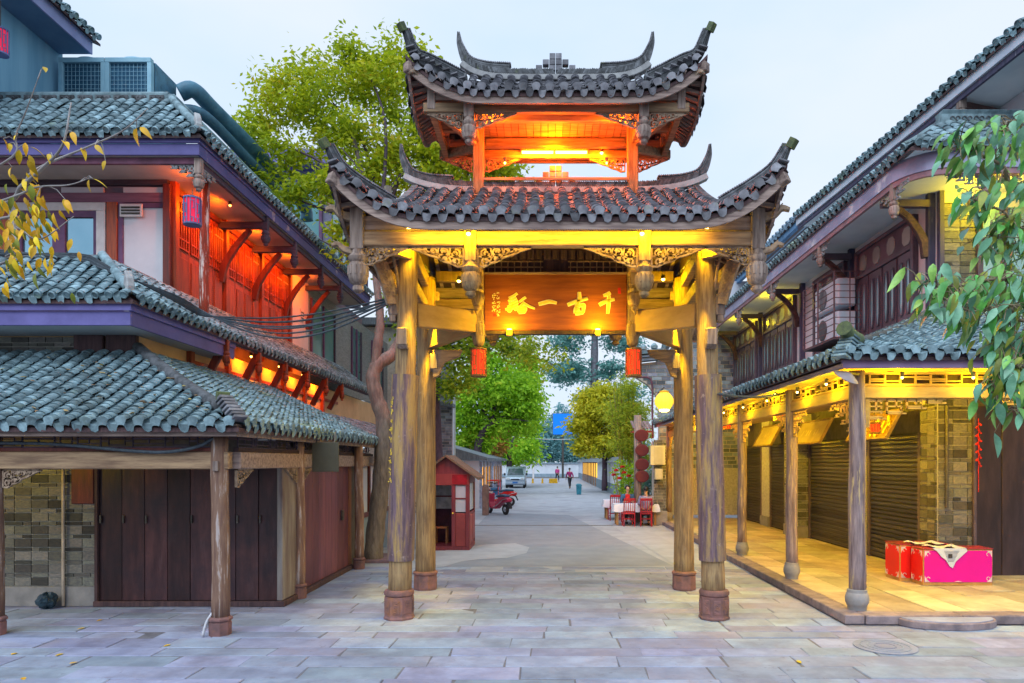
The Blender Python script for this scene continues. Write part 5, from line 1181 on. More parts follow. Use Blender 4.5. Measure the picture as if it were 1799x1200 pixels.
# upper floor walls and windows
part('upper_wall', MB().bb(7.3, 14, 12.78, 26.5, 4.4, 7.5), M('plaster_cream', (.72, .71, .74), (.62, .61, .65), scale=1.1, bump=.12, rnd=0), RB)
glass_t = glassm('glass_pale_teal', (.24, .44, .50), .12)
hexa = [(-.5, -.25), (-.25, -.5), (.25, -.5), (.5, -.25), (.5, .25), (.25, .5), (-.25, .5), (-.5, .25)]
for wi, (y0, y1) in enumerate(((13.4, 15.9), (16.5, 18.4), (19.9, 22.7), (23.5, 26.2))):
    z0, z1 = 5.0, 7.12
    w = part('window', MB().bb(7.24, 7.3, y0, y1, z0, z1), maroon, RB)
    n = 4 if wi != 1 else 3; ww = (y1-y0)/n
    for yy in (y0+.03, y1-.03): part('window_post', MB().bb(7.17, 7.238, yy-.05, yy+.05, z0, z1), maroon, w, bevel=.008)
    for zz in (z0+.03, 6.5, z1-.03): part('window_rail', MB().bb(7.175, 7.238, y0+.08, y1-.08, zz-.04, zz+.04), maroon, w, bevel=.008)
    for i in range(n):
        ya, yb = y0+i*ww+.06, y0+(i+1)*ww-.04; yc = (ya+yb)/2; wd = yb-ya
        lf = part('casement', MB().bb(7.21, 7.239, ya, yb, z0+.08, 6.45), maroon, w, bevel=.005)
        for q in (-.25, .25):
            g = [(x_*wd*.3, z_*1.05) for x_, z_ in hexa]
            m_ = MB(); m_.prism(g, (7.206, yc+q*wd, 5.75), (0, -1, 0), (0, 0, 1), (-1, 0, 0), .012); part('pane', m_, glass_t, lf)
            m_ = MB()
            for u_, v_ in zip(g, g[1:]+g[:1]): m_.ribbon([u_, v_], .03, (7.2, yc+q*wd, 5.75), (0, -1, 0), (0, 0, 1), (-1, 0, 0), .02, 0)
            part('pane_moulding', m_, maroon, lf)
        g = [(x_*wd*.62, z_*.36) for x_, z_ in hexa]; m_ = MB(); m_.prism(g, (7.232, yc, 6.79), (0, -1, 0), (0, 0, 1), (-1, 0, 0), .012); part('pane', m_, glassm('glass_curtain', (.34, .38, .36), .2), w)
dkp = M('dark_blue_post', (.09, .08, .14), (.05, .05, .09), scale=2.2, stretch=ZST, bump=.3, wear=(.4, .38, .42), wscale=1.8, wlo=.62, whi=.7)
for y in (12.86, 16.2, 19.3, 23.1): part('wall_post', MB().bb(7.16, 7.3, y-.055, y+.055, 4.6, 7.3), dkp, RB, bevel=.01)
part('wall_post', MB().bb(7.3, 7.4, 12.68, 12.78, 4.6, 7.3), dkp, RB, bevel=.01)
brickwork(RB, (7.42, 12.77, 4.9), (1, 0, 0), (0, -1, 0), .6, 2.2, tall=.13, thin=.06, bl=.3)
w = part('window', MB().bb(8.05, 9.6, 12.72, 12.78, 5.2, 7.0), glass_t, RB)
for x in (8.05, 8.5, 9.0, 9.5): part('window_post', MB().bb(x-.05, x+.05, 12.66, 12.719, 5.2, 7.0), maroon, w)
def path_sweep(name, z0, z1, off, mat, parent, t=.04):
    P = [(6.2+off, 26.5), (6.2+off, 12.35)]+[(6.95-(.75-off)*math.cos(a_), 12.35-(.75-off)*math.sin(a_)) for a_ in np.linspace(.15, PI/2, 8)]+[(11, 11.6+off)]
    mb = MB(); mb.sweep([(x, y, 0) for x, y in P], [(-t/2, z0), (t/2, z0), (t/2, z1), (-t/2, z1)]); return part(name, mb, mat, parent)
path_sweep('eave_fascia', 7.26, 7.56, 0, fasc_r, RB); path_sweep('eave_rail', 7.16, 7.26, .03, M('rail_rose', (.32, .18, .20), (.2, .11, .13), scale=3), RB, .06)
soffit_w = M('soffit_white', (.72, .74, .78), (.6, .62, .68), scale=1.4, bump=.15, rnd=0); part('soffit', MB().bb(6.25, 7.3, 12.4, 26.5, 7.3, 7.33), soffit_w, RB); mb = MB(); mb.add([(6.25, 12.4, 7.3), (6.5, 11.9, 7.3), (6.98, 11.65, 7.3), (11, 11.65, 7.3), (11, 12.78, 7.3), (7.3, 12.78, 7.3), (7.3, 12.4, 7.3)], [tuple(range(7))]); part('soffit', mb, soffit_w, RB)
rr2, a, b = hip_roof(RB, 6.14, 11.52, 7.58, 1.2, 1.2, .95, 10.5, 26.5, .23, .2, tile_teal, 60, True, True)
mb = MB(); mb.sweep([(7.3, 12.72, 8.55), (11, 12.72, 8.55)], [(-.1, -.1), (.1, -.1), (.1, .14), (.14, .2), (-.14, .2), (-.1, .14)]); tr = part('top_ridge', mb, tile_teal, rr2, bevel=.01)
mb = MB()
for i in range(10):
    x = 7.5+i*.22
    for k in (0, 1): mb.ring((x+k*.1, 8.6), .04, .016, (0, 12.615, 0), (1, 0, 0), (0, 0, 1), (0, 1, 0), .02, 0, 5, 6)
mb.build('ridge_relief', tile_dark, tr, kind='stuff')
for i, y in enumerate((12.3, 15.6, 18.9, 22.2, 25.2)):
    hang_post(RB, 6.26, y, 7.26, 6.62 if i == 0 else 6.7, .075, wood_greyz)
    for s in (1, -1): meander(RB, (6.26, y+s*.08, 7.17), (0, s, 0), (0, 0, -1), .42, .24, plaster_pale, cells=3)
    part('eave_arm', MB().bb(6.3, 7.2, y+.56-.06, y+.56+.06, 7.04, 7.18), maroon, RB, bevel=.01)
    cu = smooth_curve([(7.15, y+.56, 6.1), (7.08, y+.56, 6.45), (6.85, y+.56, 6.8), (6.55, y+.56, 7.05)], 5); mb = MB(); taper_sweep(mb, cu, .05, .04, -.08, .08, -.05, .06)
    for q in cu[2:-2]: mb.box(q, (.13, .1, .05), Matrix.Rotation(random.uniform(-1, 1), 3, 'Y'))
    part('carved_strut', mb, M('strut_dark', (.13, .07, .06), (.06, .035, .035), scale=9, bump=.5), RB, bevel=.006)
hang_post(RB, 7.55, 11.72, 7.26, 6.6, .085, wood_greyz)
meander(RB, (7.46, 11.7, 7.17), (-1, 0, 0), (0, 0, -1), .6, .22, plaster_pale, cells=4); meander(RB, (7.64, 11.7, 7.17), (1, 0, 0), (0, 0, -1), .5, .22, plaster_pale, cells=3)
# top storey, slightly askew
A3, B3 = Vector((8.4, 9.4, 9.4)), Vector((7.7, 21, 9.4)); e3 = (B3-A3).normalized(); s3 = Vector((e3.y, -e3.x, 0)); L3 = (B3-A3).length
mb = MB(); mb.bar(A3+Vector((0, 0, .24)), B3+Vector((0, 0, .24)), .05, .24); part('eave_fascia', mb, M('fascia_white', (.62, .66, .74), (.48, .52, .62), scale=2, wear=(.45, .5, .2), wscale=.8, wlo=.66, whi=.8), RB)
mb = MB(); mb.bar(A3+Vector((.05, 0, .06)), B3+Vector((.05, 0, .06)), .06, .1); part('eave_rail', mb, dkp, RB)
mb = MB(); mb.add([A3+s3*.06+Vector((0, 0, .1)), B3+s3*.06+Vector((0, 0, .1)), B3+s3*2+Vector((0, 0, .12)), A3+s3*2+Vector((0, 0, .12))], [(0, 1, 2, 3)]); part('soffit', mb, M('soffit_pale', (.58, .66, .68), (.48, .56, .6), scale=1.4, bump=.1), RB)
mb = MB(); mb.bar(A3+s3*1.2+Vector((0, 0, -.45)), B3+s3*1.2+Vector((0, 0, -.45)), .1, 1.1); part('top_wall', mb, plaster, RB)
R5 = Roof(tile_teal); P5 = R5.slope(A3+Vector((0, 0, .36))-s3*.08, e3, s3, L3, lambda d: .5*d, dmax=lambda u: 1.6, pitch=.25, expo=.22, round_end=True); rr3 = bpy.data.objects.new('roof', None); COL.objects.link(rr3); rr3.parent = RB; ORG[rr3.name] = org(RB)
R5.deck(P5, L3, lambda u: 1.6, 8, 3, dz=-.02).build('deck', wood_dark, rr3); R5.finish(rr3, 45)
q = A3.lerp(B3, .36); hang_post(RB, q.x+.1, q.y, 9.5, 9.0, .09, wood_greyz); mb = MB(); mb.bar(q+Vector((.3, .3, -.35)), q+Vector((1.1, .5, .02)), .1, .16); mb.bar(q+Vector((1.1, .4, .0)), q+Vector((.2, .1, .0)), .1, .12); part('carved_strut', mb, MATS['strut_dark'], RB, bevel=.01)
# lamps of the arcade
lg = 'lamps under the right arcade ceiling'
for i, (x, y, pw) in enumerate(((5.2, 10.3, 60), (7.0, 10.5, 60), (5.5, 13.9, 60), (5.5, 17.0, 52), (5.5, 20.2, 46), (5.5, 23.3, 40))):
    small_lamp((x, y, 3.5), ('lit lamp inside the front corner of the right arcade', 'lit lamp over the stacked boxes in the right arcade', 'lit arcade lamp before the nearest shutter', 'lit arcade lamp before the second shutter', 'lit arcade lamp before the third shutter', 'farthest lit lamp of the right arcade')[i], (1, .62, .0), pw*1.0, bulb_y, lg, .05, dz=-.12)
for i, y in enumerate((10.4, 11.6, 13.2, 14.8, 16.4, 18.0, 20.2, 22.4)):
    small_lamp((4.26, y, 3.46), 'small lit lamp tucked outside the arcade side beam, %s from the corner post' % ('first', 'second', 'third', 'fourth', 'fifth', 'sixth', 'seventh', 'eighth')[i], (1, .72, .0), 4.5, bulb_y, lg, .022, dz=-.05)
for i, x in enumerate((5.0, 6.0, 7.0, 8.0)):
    small_lamp((x, 9.6, 3.46), 'small lit lamp tucked outside the arcade front beam, %s from the corner post' % ('first', 'second', 'third', 'fourth')[i], (1, .72, .0), 4.5, bulb_y, lg, .022, dz=-.05)
small_lamp((7.85, 12.2, 7.15), 'lit lamp under the upper right eave behind the leaves', (1, .74, .0), 26, bulb_y, lg, .04)
for i, y in enumerate((20.6, 24)): small_lamp((6.8, y, 7.2), 'small yellow lamp under the upper right eave above the %s window' % ('third', 'fourth')[i], (1, .74, .0), 7, bulb_y, lg, .03)
small_lamp(W(1363, 691, 13.4), 'bare glowing lamp hung outside the arcade beam by the black cable', YEL, 14, bulb_y, lg, .04)
# caged air conditioners
cg = thing('condenser_cage', 'rusty bar cage with two white air conditioners on the upper right wall', 'cage', (7, 16.4, 5.1))
cage_m = M('cage_rust', (.16, .10, .11), (.1, .06, .07), scale=9, bump=.3)
mb = MB()
for z in np.linspace(5.1, 6.6, 11):
    mb.bar((6.55, 15.55, z), (6.55, 17.4, z), .016, .016); mb.bar((6.55, 15.55, z), (7.25, 15.55, z), .016, .016)
for y in (15.55, 16.48, 17.4): mb.bb(6.535, 6.565, y-.015, y+.015, 5.1, 6.6)
mb.bb(6.9, 6.92, 15.54, 15.56, 5.1, 6.6); mb.bb(6.55, 7.3, 15.55, 17.4, 5.06, 5.09)
part('bars', mb, cage_m, cg)
acw = M('conditioner_white', (.66, .78, .88), (.58, .7, .8), scale=4, bump=.08, rough=.5)
for k in (0, 1):
    t = thing('air_conditioner', '%s white air conditioner inside the bar cage' % ('lower', 'upper')[k], 'air conditioner', (7, 16.4, 5.12+k*.75), 'caged air conditioners')
    part('casing', MB().bb(6.72, 7.14, 15.75, 17.1, 5.12+k*.75, 5.76+k*.75), acw, t, bevel=.03)
    mb = MB(); mb.lathe((0, 0, 0), [(.24, 0), (.25, .02), (.2, .03)], 20); mb.v = [Vector((6.72-v.z, 16.6+v.x, 5.44+k*.75+v.y)) for v in mb.v]; part('fan_grille', mb, M('fan_dark', (.18, .2, .22)), t)
# round lamp shade on the corner post
t = thing('lamp_shade', 'round grey dish-shaped lamp shade on the corner arcade post', 'lamp', W(1487, 662, 9.5))
c = W(1487, 662, 9.55); mb = MB(); mb.lathe((0, 0, 0), [(.03, .07), (.06, .06), (.175, .0), (.18, -.012), (.165, -.008), (.05, .03), (.02, .03)], 24)
mm = Matrix.Rotation(.55, 3, 'X') @ Matrix.Rotation(.35, 3, 'Y'); mb.v = [c+mm @ v for v in mb.v]; part('shade', mb, M('shade_grey', (.42, .36, .36), (.34, .29, .29), scale=4, bump=.1), t, smooth='all')
mb = MB(); mb.bar(c+Vector((.0, .02, .06)), Vector((4.47, 9.75, 3.5)), .03, .03); part('arm', mb, lamp_metal, t)
# signboards over the shutters
sgm = M('sign_brown', (.30, .17, .08), (.2, .11, .05), scale=3, stretch=YST, bump=.2); 
for k, (y, z, ln, h, lb, letters) in enumerate(((14.35, 3.0, 1.75, .62, 'wooden sign with raised gilt letters leaning over the nearest shutter', True), (17.7, 3.02, 1.9, .66, 'plain brown signboard tilted above the second shutter', False), (21.2, 3.06, 1.7, .7, 'dark signboard with pale top tilted above the third shutter', False))):
    t = thing('sign_board', lb, 'sign', (6.9, y, z), 'tilted shop signboards')
    rot = Matrix.Rotation(R(28), 3, 'Y')
    def tp(v): return Vector((6.86, y, z))+rot @ Vector(v)
    mb = MB(); mb.box((0, 0, 0), (.04, ln, h)); mb.v = [tp(v) for v in mb.v]; pnl = part('panel', mb, sgm if k == 0 else M('sign_tan', (.42, .33, .18), (.32, .25, .13), scale=2.5, bump=.1), t, bevel=.01)
    mb = MB()
    for yy, zz, a_, b_ in ((0, h/2, ln+.06, .05), (0, -h/2, ln+.06, .05), (ln/2, 0, .05, h-.05), (-ln/2, 0, .05, h-.05)): mb.box((-.01, yy, zz), (.07, a_, b_))
    mb.v = [tp(v) for v in mb.v]; part('frame', mb, M('sign_frame', (.30, .2, .1), scale=4), t, bevel=.008)
    mb = MB()
    if letters: scribble(mb, -.8, .22, .42, .44, 1, (0, 0, 0), (0, 0, 1))
    if letters:
        mb = MB()
        for cidx in range(4):
            for s_ in range(5):
                a_ = (-.72+cidx*.4+random.uniform(0, .25), .2-random.uniform(0, .35)); b_ = (a_[0]+random.choice((.16, .02)), a_[1]-random.choice((.0, .16)))
                mb.ribbon([a_, b_], .05, (-.021, 0, 0), (0, -1, 0), (0, 0, 1), (-1, 0, 0), .04, 0)
    else:
        for j in range(7): mb.ribbon([(-.5+j*.16, -.1), (-.48+j*.16, .06)], .05, (-.021, 0, 0), (0, -1, 0), (0, 0, 1), (-1, 0, 0), .004, 0)
    mb.v = [tp(v) for v in mb.v]; part('lettering', mb, gold if letters else M('faded_gilt', (.55, .42, .2), bump=0), t)
    mb = MB()
    for yy in (-ln*.3, ln*.3): mb.bar(tp((.03, yy, h*.4)), (7.3, y+yy, 3.5), .02, .02)
    part('bracket', mb, lamp_metal, t)
# boxes with ornate corners and a newspaper
hot = M('box_magenta', (.70, .0, .30), (.62, .0, .26), rough=.55, scale=2, bump=.05, rnd=0); redb = M('box_red', (.78, .012, .008), (.68, .01, .008), rough=.5, scale=2, bump=.05, rnd=0)
gilt_e = M('box_edge', (.55, .30, .08), (.4, .2, .05), scale=6, bump=.2); orn_w = M('box_ornament', (.85, .72, .72), bump=0, rnd=0)
def crate(x0, x1, y0, y1, h, front, side, label, loc):
    t = thing('display_box', label, 'box', loc, 'boxes in the arcade'); z0 = PZ+.004
    part('body', MB().bb(x0+.01, x1-.01, y0+.01, y1-.01, z0, z0+h-.02), gilt_e, t, bevel=.006)
    part('lid', MB().bb(x0, x1, y0, y1, z0+h-.02, z0+h), M('box_lid', (.30, .03, .05), (.2, .02, .03), rough=.4), t, bevel=.006)
    part('front_panel', MB().bb(x0+.025, x1-.025, y0, y0+.009, z0+.06, z0+h-.04), front, t); part('side_panel', MB().bb(x0, x0+.009, y0+.025, y1-.025, z0+.06, z0+h-.04), side, t)
    mb = MB()
    for (u0, u1, o_, ex_, ez_) in ((x0+.03, x1-.03, (0, y0, 0), (1, 0, 0), (0, -1, 0)), (y0+.03, y1-.03, (x0, 0, 0), (0, 1, 0), (-1, 0, 0))):
        for cu_, su in ((u0, 1), (u1, -1)):
            for cz, sz in ((z0+.065, 1), (z0+h-.045, -1)):
                mb.prism([(0, 0), (su*.09, 0), (su*.06, sz*.02), (su*.045, sz*.035), (su*.02, sz*.06), (0, sz*.11)], Vector(o_)+Vector(ex_)*cu_+Vector((0, 0, cz))+Vector(ez_)*.001, ex_, (0, 0, 1), ez_, .004)
                mb.ring((su*.06, sz*.055), .03, .01, Vector(o_)+Vector(ex_)*cu_+Vector((0, 0, cz))+Vector(ez_)*.001, ex_, (0, 0, 1), ez_, .004, 0, 4.5, 6)
        m_ = (u0+u1)/2; w_ = (u1-u0)*.06
        for zz in (z0+.07, z0+h-.05): mb.prism([(m_-w_, zz), (m_+w_, zz), (m_, zz+.012)], Vector(o_)+Vector(ez_)*.001, ex_, (0, 0, 1), ez_, .004)
    part('corner_ornament', mb, orn_w, t, kind='stuff')
    return t
crate(6.45, 7.66, 11.7, 12.1, .64, hot, redb, 'bright magenta box with white corner ornaments on the arcade floor', (7, 11.9, PZ))
crate(6.27, 7.2, 12.13, 12.66, .66, redb, redb, 'red box standing behind the magenta box', (6.7, 12.4, PZ))
paper = M('newsprint', (.62, .66, .74), (.50, .54, .62), scale=1, bump=.1, rnd=0)
t = thing('newspaper', 'crumpled newspaper draped over the front edge of the magenta box', 'newspaper', (6.9, 11.8, PZ+.65))
zt = PZ+.004+.64+.004; V = []; Fc = []
for j in range(9):
    for i in range(9):
        u, v = i/8, j/8
        p = Vector((6.58+u*.58+.06*v, 11.98-.3*v, zt+.012+.018*math.sin(9*u+4*v)+.012*math.sin(17*u-6*v)))
        if v > .94: pass
        V.append(p)
Fc = [[j*9+i, j*9+i+1, j*9+i+10, j*9+i+9] for j in range(8) for i in range(8)]
mb = MB().add(V, Fc); part('flat_sheet', mb, paper, t, smooth='all')
mb = MB().add([Vector((v.x-.14, v.y+.36, v.z+.025)) for v in V], Fc); part('loose_sheet', mb, paper, t, smooth='all')
mb = MB(); tri = [(6.6, 0), (7.18, 0), (7.2, -.05), (7.12, -.12), (7.0, -.23), (6.95, -.34), (6.9, -.31), (6.83, -.2), (6.76, -.15), (6.68, -.05)]
n_ = len(tri); mb.prism(tri, (0, 11.683, zt+.0), (1, 0, 0), (0, 0, 1), (0, -1, 0), .006); fl = part('hanging_flap', mb, paper, t)
mb = MB()
for i in range(9): z = -.05-i*.022; mb.bb(6.8+i*.008, 7.06-i*.012, 11.677, 11.679, zt+z-.003, zt+z+.003)
mb.bb(6.87, 6.94, 11.675, 11.6772, zt-.17, zt-.1)
part('print', mb, M('ink', (.05, .05, .06), bump=0), fl, kind='stuff')
# string of red firecrackers by the dark door
t = thing('firecracker_string', 'string of red paper firecrackers hanging beside the dark right door', 'decoration', W(1719, 800, 12.5))
c = W(1719, 735, 12.5); mb = MB(); mb.tube([c, c-Vector((0, 0, 1.35))], .008, 6); part('cord', mb, seal, t)
for k in range(16):
    z = c.z-.08-k*.05; a_ = k*2.1; mb = MB(); mb.tube([(c.x, c.y, z), (c.x+.05*math.cos(a_), c.y+.05*math.sin(a_)-.01, z-.05)], [.012, .02], 6); part('firecracker', mb, seal, t)
# ================================================================ beyond the gate
random.seed(5)
white_wall = M('whitewash', (.66, .70, .76), (.55, .59, .66), scale=.8, bump=.1, rnd=0, wear=(.45, .48, .52), wscale=.4, wlo=.6, whi=.8)
far_tile = M('far_tile', (.20, .23, .25), (.10, .12, .13), scale=4, stretch=(6, 1, 1), bump=.6, rnd=.05)
blue_stone = M('blue_stone', (.24, .32, .38), (.16, .22, .28), scale=3, bump=.3)
brick_f = M('brick_far_blue', (.30, .36, .42), (.17, .21, .26), scale=3, bump=.3, rnd=.3, hue=.03)
def joined_bricks(parent, o, ex, n, w, h, mat, inside=lambda x, z: True, bl=.26, bh=.075, gap=.016, name='bricks'):
    o, ex, n = Vector(o), Vector(ex), Vector(n); m_ = Matrix((ex, -n, Vector((0, 0, 1)))).transposed(); mb = MB(); k = 0; z = gap
    while z < h:
        x = -random.random()*bl
        while x < w:
            x0, x1 = max(0, x+gap/2), min(w, x+bl-gap/2)
            if x1-x0 > .04 and inside((x0+x1)/2, z+bh/2): mb.box(o+ex*(x0+x1)/2+Vector((0, 0, z+bh/2)), (x1-x0, .03, bh), m_)
            x += bl
        z += bh+gap; k += 1
    return mb.build(name, mat, parent, kind='stuff')
# white panelled wall and tree strip behind the left doors
t = thing('panelled_wall', 'low white-panelled wall with brown posts beside the crooked trunk', 'wall', (-4.3, 17.5, 0))
part('base', MB().bb(-4.5, -4.28, 15.7, 20.5, 0, .95), blue_stone, t, bevel=.01); part('panel', MB().bb(-4.45, -4.34, 15.7, 20.5, 1.05, 2.15), white_wall, t)
for y in np.arange(15.8, 20.6, .8): part('post', MB().bb(-4.42, -4.28, y-.05, y+.05, .95, 2.3), red_wood_d, t, bevel=.008)
part('rail', MB().bb(-4.43, -4.26, 15.7, 20.5, .95, 1.05), red_wood_d, t); part('rail', MB().bb(-4.43, -4.26, 15.7, 20.5, 2.15, 2.3), red_wood_d, t)
Rq = Roof(tile_gate); Pq = Rq.slope((-3.9, 15.75, 2.62), (0, 1, 0), (-1, 0, 0), 5, lambda d: .5*d, dmax=lambda u: 1.4, pitch=.24, expo=.22); rq = bpy.data.objects.new('roof', None); COL.objects.link(rq); rq.parent = t; ORG[rq.name] = org(t); Rq.deck(Pq, 5, lambda u: 1.4, 4, 2, dz=-.02).build('deck', wood_dark, rq); Rq.finish(rq, 20)
part('ledge', MB().bb(-4.25, -3.35, 15.2, 16.4, 0, .07), M('ledge_stone', (.34, .22, .26), scale=3), t, bevel=.01)
# grey brick house far left
t = thing('grey_brick_house', 'tall grey brick house end behind the dark straight trunk', 'house', (-5, 30, 0))
part('wall', MB().bb(-8, -4.15, 30.03, 31.2, 0, 8.2), mortar, t); joined_bricks(t, (-6, 30.02, 0), (1, 0, 0), (0, -1, 0), 1.85, 8.2, brick_f, bl=.36, bh=.11)
part('roof', MB().bar((-8.2, 30.6, 8.4), (-3.9, 30.6, 8.4), 1.8, .3), far_tile, t); part('porch_roof', MB().bar((-6, 29.6, 4.9), (-4.0, 29.6, 4.7), 1.0, .14), far_tile, t)
part('wall_edge', MB().bb(-4.15, -4.10, 29.99, 30.3, 0, 8.2), white_wall, t)
# low white houses on the left of the lane
for k, (y0, y1, x1, lb) in enumerate(((33, 40, -3.25, 'low white house with glowing gold windows nearest the scooter'), (41, 50, -3.3, 'second low white house with glowing gold windows before the van'))):
    t = thing('low_white_house', lb, 'house', (x1-2, y0, 0), 'low white houses on the lane')
    part('wall', MB().bb(-9, x1, y0, y1, 0, 2.35), white_wall, t)
    mb = MB(); mb.prism([(-6.2, 0), (.4, 0), (.4, .12), (-2.6, 1.0), (-6.2, .4)], (x1, (y0+y1)/2, 2.35), (1, 0, 0), (0, 0, 1), (0, 1, 0), y1-y0+.5); part('roof', mb, far_tile, t)
    for y in np.arange(y0+1, y1-.8, 1.9):
        w = part('window', MB().bb(x1, x1+.05, y, y+.9, .95, 2.0), glow('window_glow', (1, .45, .05), 1.1), t); part('window_frame', MB().bb(x1+.05, x1+.09, y+.42, y+.48, .95, 2.0), wood_dark, w); part('window_sill', MB().bb(x1, x1+.12, y-.05, y+.95, .88, .95), wood_dark, w)  # gold panes are emissive
    for y in np.arange(y0, y1, 1.9): part('pilaster', MB().bb(x1, x1+.12, y+.15, y+.4, 0, 2.3), M('pilaster_blue', (.42, .48, .62)), t)
    part('end_window', MB().bb(x1-1.2, x1-.5, y0-.04, y0, .95, 1.9), glow('window_glow', (1, .45, .05), 1.1), t)
# long white garden wall on the right
t = thing('garden_wall', 'long white garden wall with tiled coping right of the lane', 'wall', (4.8, 60, 0))
part('wall', MB().bb(4.62, 4.95, 27.5, 98, .75, 2.25), white_wall, t); part('base', MB().bb(4.58, 4.99, 27.5, 98, 0, .75), blue_stone, t)
mb = MB(); mb.prism([(-.5, 0), (.5, 0), (.12, .35), (-.12, .35)], (4.78, 62.5, 2.25), (1, 0, 0), (0, 0, 1), (0, 1, 0), 71); part('coping', mb, far_tile, t)
for y in np.arange(62, 84, 2.4):
    part('screen_window', MB().bb(4.57, 4.61, y, y+1.2, .85, 2.15), glow('screen_gilt', (1, .55, .08), .9), t); part('screen_post', MB().bb(4.5, 4.6, y+1.3, y+1.6, 0, 2.25), M('screen_post', (.36, .2, .12)), t)
t = thing('end_wall', 'pale wall closing the far end of the lane', 'wall', (0, 104, 0))
part('wall', MB().bb(-16, 9, 104, 104.4, 0, 2.0), white_wall, t); part('coping', MB().bb(-16, 9, 103.8, 104.6, 2.0, 2.2), blue_stone, t); part('base', MB().bb(-16, 9, 103.95, 104, 0, .5), blue_stone, t)
part('gate_leaf', MB().bb(3.2, 5.6, 103.9, 103.98, 0, 1.9), white_wall, t)
# ---- brick gable with curved coping, right
t = thing('brick_gable', 'blue-grey brick gable with curved moulded coping beside the right gate column', 'wall', (5.5, 26.5, 0))
gp = [(1158, 905), (1158, 708), (1151, 692), (1138, 676), (1114, 661), (1114, 640), (1166, 634), (1178, 612), (1194, 598), (1222, 590), (1300, 588), (1300, 905)]
GP = [W(a_, b_, 26.55) for a_, b_ in gp]; mb = MB(); mb.prism([(p.x, p.z) for p in GP], (0, 26.7, 0), (1, 0, 0), (0, 0, 1), (0, 1, 0), .28); part('wall', mb, mortar, t)
def inpoly(x, z):
    c_ = False; P = [(p.x, p.z) for p in GP]
    for (xa, za), (xb, zb) in zip(P, P[1:]+P[:1]):
        if (za > z) != (zb > z) and x < (xb-xa)*(z-za)/(zb-za)+xa: c_ = not c_
    return c_
joined_bricks(t, (GP[4].x, 26.555, 2.0), (1, 0, 0), (0, -1, 0), 4.2, 6, brick_f, lambda x, z: inpoly(GP[4].x+x-.1, z+2.0) and inpoly(GP[4].x+x+.1, z+2.0), bl=.36, bh=.13, gap=.025)
cop = [GP[5]+Vector((-.1, -.05, .05)), GP[6]+Vector((0, -.05, .05)), GP[7]+Vector((-.06, -.05, .05)), GP[8]+Vector((-.05, -.05, .06)), GP[9]+Vector((0, -.05, .06)), GP[10]+Vector((0, -.05, .06))]
for k, (o_, h_) in enumerate(((.0, .1), (.12, .08), (.24, .14))):
    mb = MB(); mb.sweep([p+Vector((-.02*k, 0, o_)) for p in cop], [(-.25-.08*k, 0), (.25+.08*k, 0), (.25+.08*k, h_), (-.25-.08*k, h_)]); part('coping', mb, M('coping_blue', (.26, .34, .42), (.16, .22, .29), scale=4) if k < 2 else tile_teal, t)
mb = MB()
for i in range(len(cop)-1):
    for q_ in (0, .33, .66): p = cop[i].lerp(cop[i+1], q_)+Vector((0, -.3, .42)); mb.lathe(p, [(.02, -.05), (.13, 0), (.14, .1), (.05, .2)], 8)
part('coping_tiles', mb, tile_teal, t, kind='stuff')
t = thing('brick_pier', 'low brick pier with dark foot under the yellow meter boxes', 'pier', W(1155, 905, 24.4))
part('core', MB().bb(3.84, 4.28, 24.43, 24.9, 0, 3.0), mortar, t); joined_bricks(t, (3.84, 24.42, .5), (1, 0, 0), (0, -1, 0), .44, 2.5, brick_m, bl=.24, bh=.09); part('foot', MB().bb(3.8, 4.32, 24.36, 24.95, 0, .5), stone_grey, t, bevel=.01)
mtr = M('meter_yellow', (.62, .55, .32), (.52, .46, .26), scale=3, bump=.05, rough=.5)
for px, py, w_, h_, lb in ((1155, 800, .52, .68, 'large yellowish meter box on the brick pier'), (1157, 833, .28, .38, 'small pale meter box below the large one')):
    c = W(px, py, 24.2); t = thing('meter_box', lb, 'box', c, 'meter boxes'); part('case', MB().box(c, (w_, .22, h_)), mtr, t, bevel=.012); part('door', MB().box(c+Vector((.03*w_, -.115, 0)), (w_*.6, .012, h_*.9)), mtr, t, bevel=.004)
mb = MB(); mb.tube(smooth_curve([W(1118, 663, 26.2), W(1140, 664, 26.2), W(1146, 680, 26.2), W(1146, 720, 26.2), W(1147, 770, 26.2)], 5), .04, 8); one('wall_pipe', mb, M('pipe_plum', (.18, .08, .12)), 'plum-coloured pipe bent over the brick gable', 'pipe', smooth='all')
# white rear house whose roof climbs behind the arcade house
t = thing('rear_white_house', 'white house with blue tiled roof rising behind the right eaves', 'house', (9.5, 26, 0))
part('wall', MB().bb(9.0, 14, 22, 31, 5, 10.4), white_wall, t); part('end_wall', MB().bb(7.6, 9.0, 30, 31, 5, 10.2), white_wall, t); part('eave_board', MB().bb(8.35, 8.5, 21.8, 31, 10.1, 10.35), M('eave_blue', (.12, .26, .45)), t)
Rq = Roof(M('tile_blue', (.30, .42, .52), (.16, .25, .34), scale=6, bump=.4, rnd=.15)); Pq = Rq.slope((8.3, 21.8, 10.35), (0, 1, 0), (1, 0, 0), 9.2, lambda d: .55*d, dmax=lambda u: 1.3, pitch=.36, expo=.3, round_end=True); rq = bpy.data.objects.new('roof', None); COL.objects.link(rq); rq.parent = t; ORG[rq.name] = org(t); Rq.deck(Pq, 9.2, lambda u: 1.3, 4, 2, dz=-.02).build('deck', wood_dark, rq); Rq.finish(rq, 30)
part('ridge', MB().bb(9.5, 9.75, 21.7, 31, 11.05, 11.6), MATS['tile_blue'], t, bevel=.03)
for y in (23, 25.5, 27.5, 29): w = part('window', MB().bb(8.96, 9.0, y, y+.9, 8.8, 9.8), M('shutter_pale', (.5, .5, .6)), t)
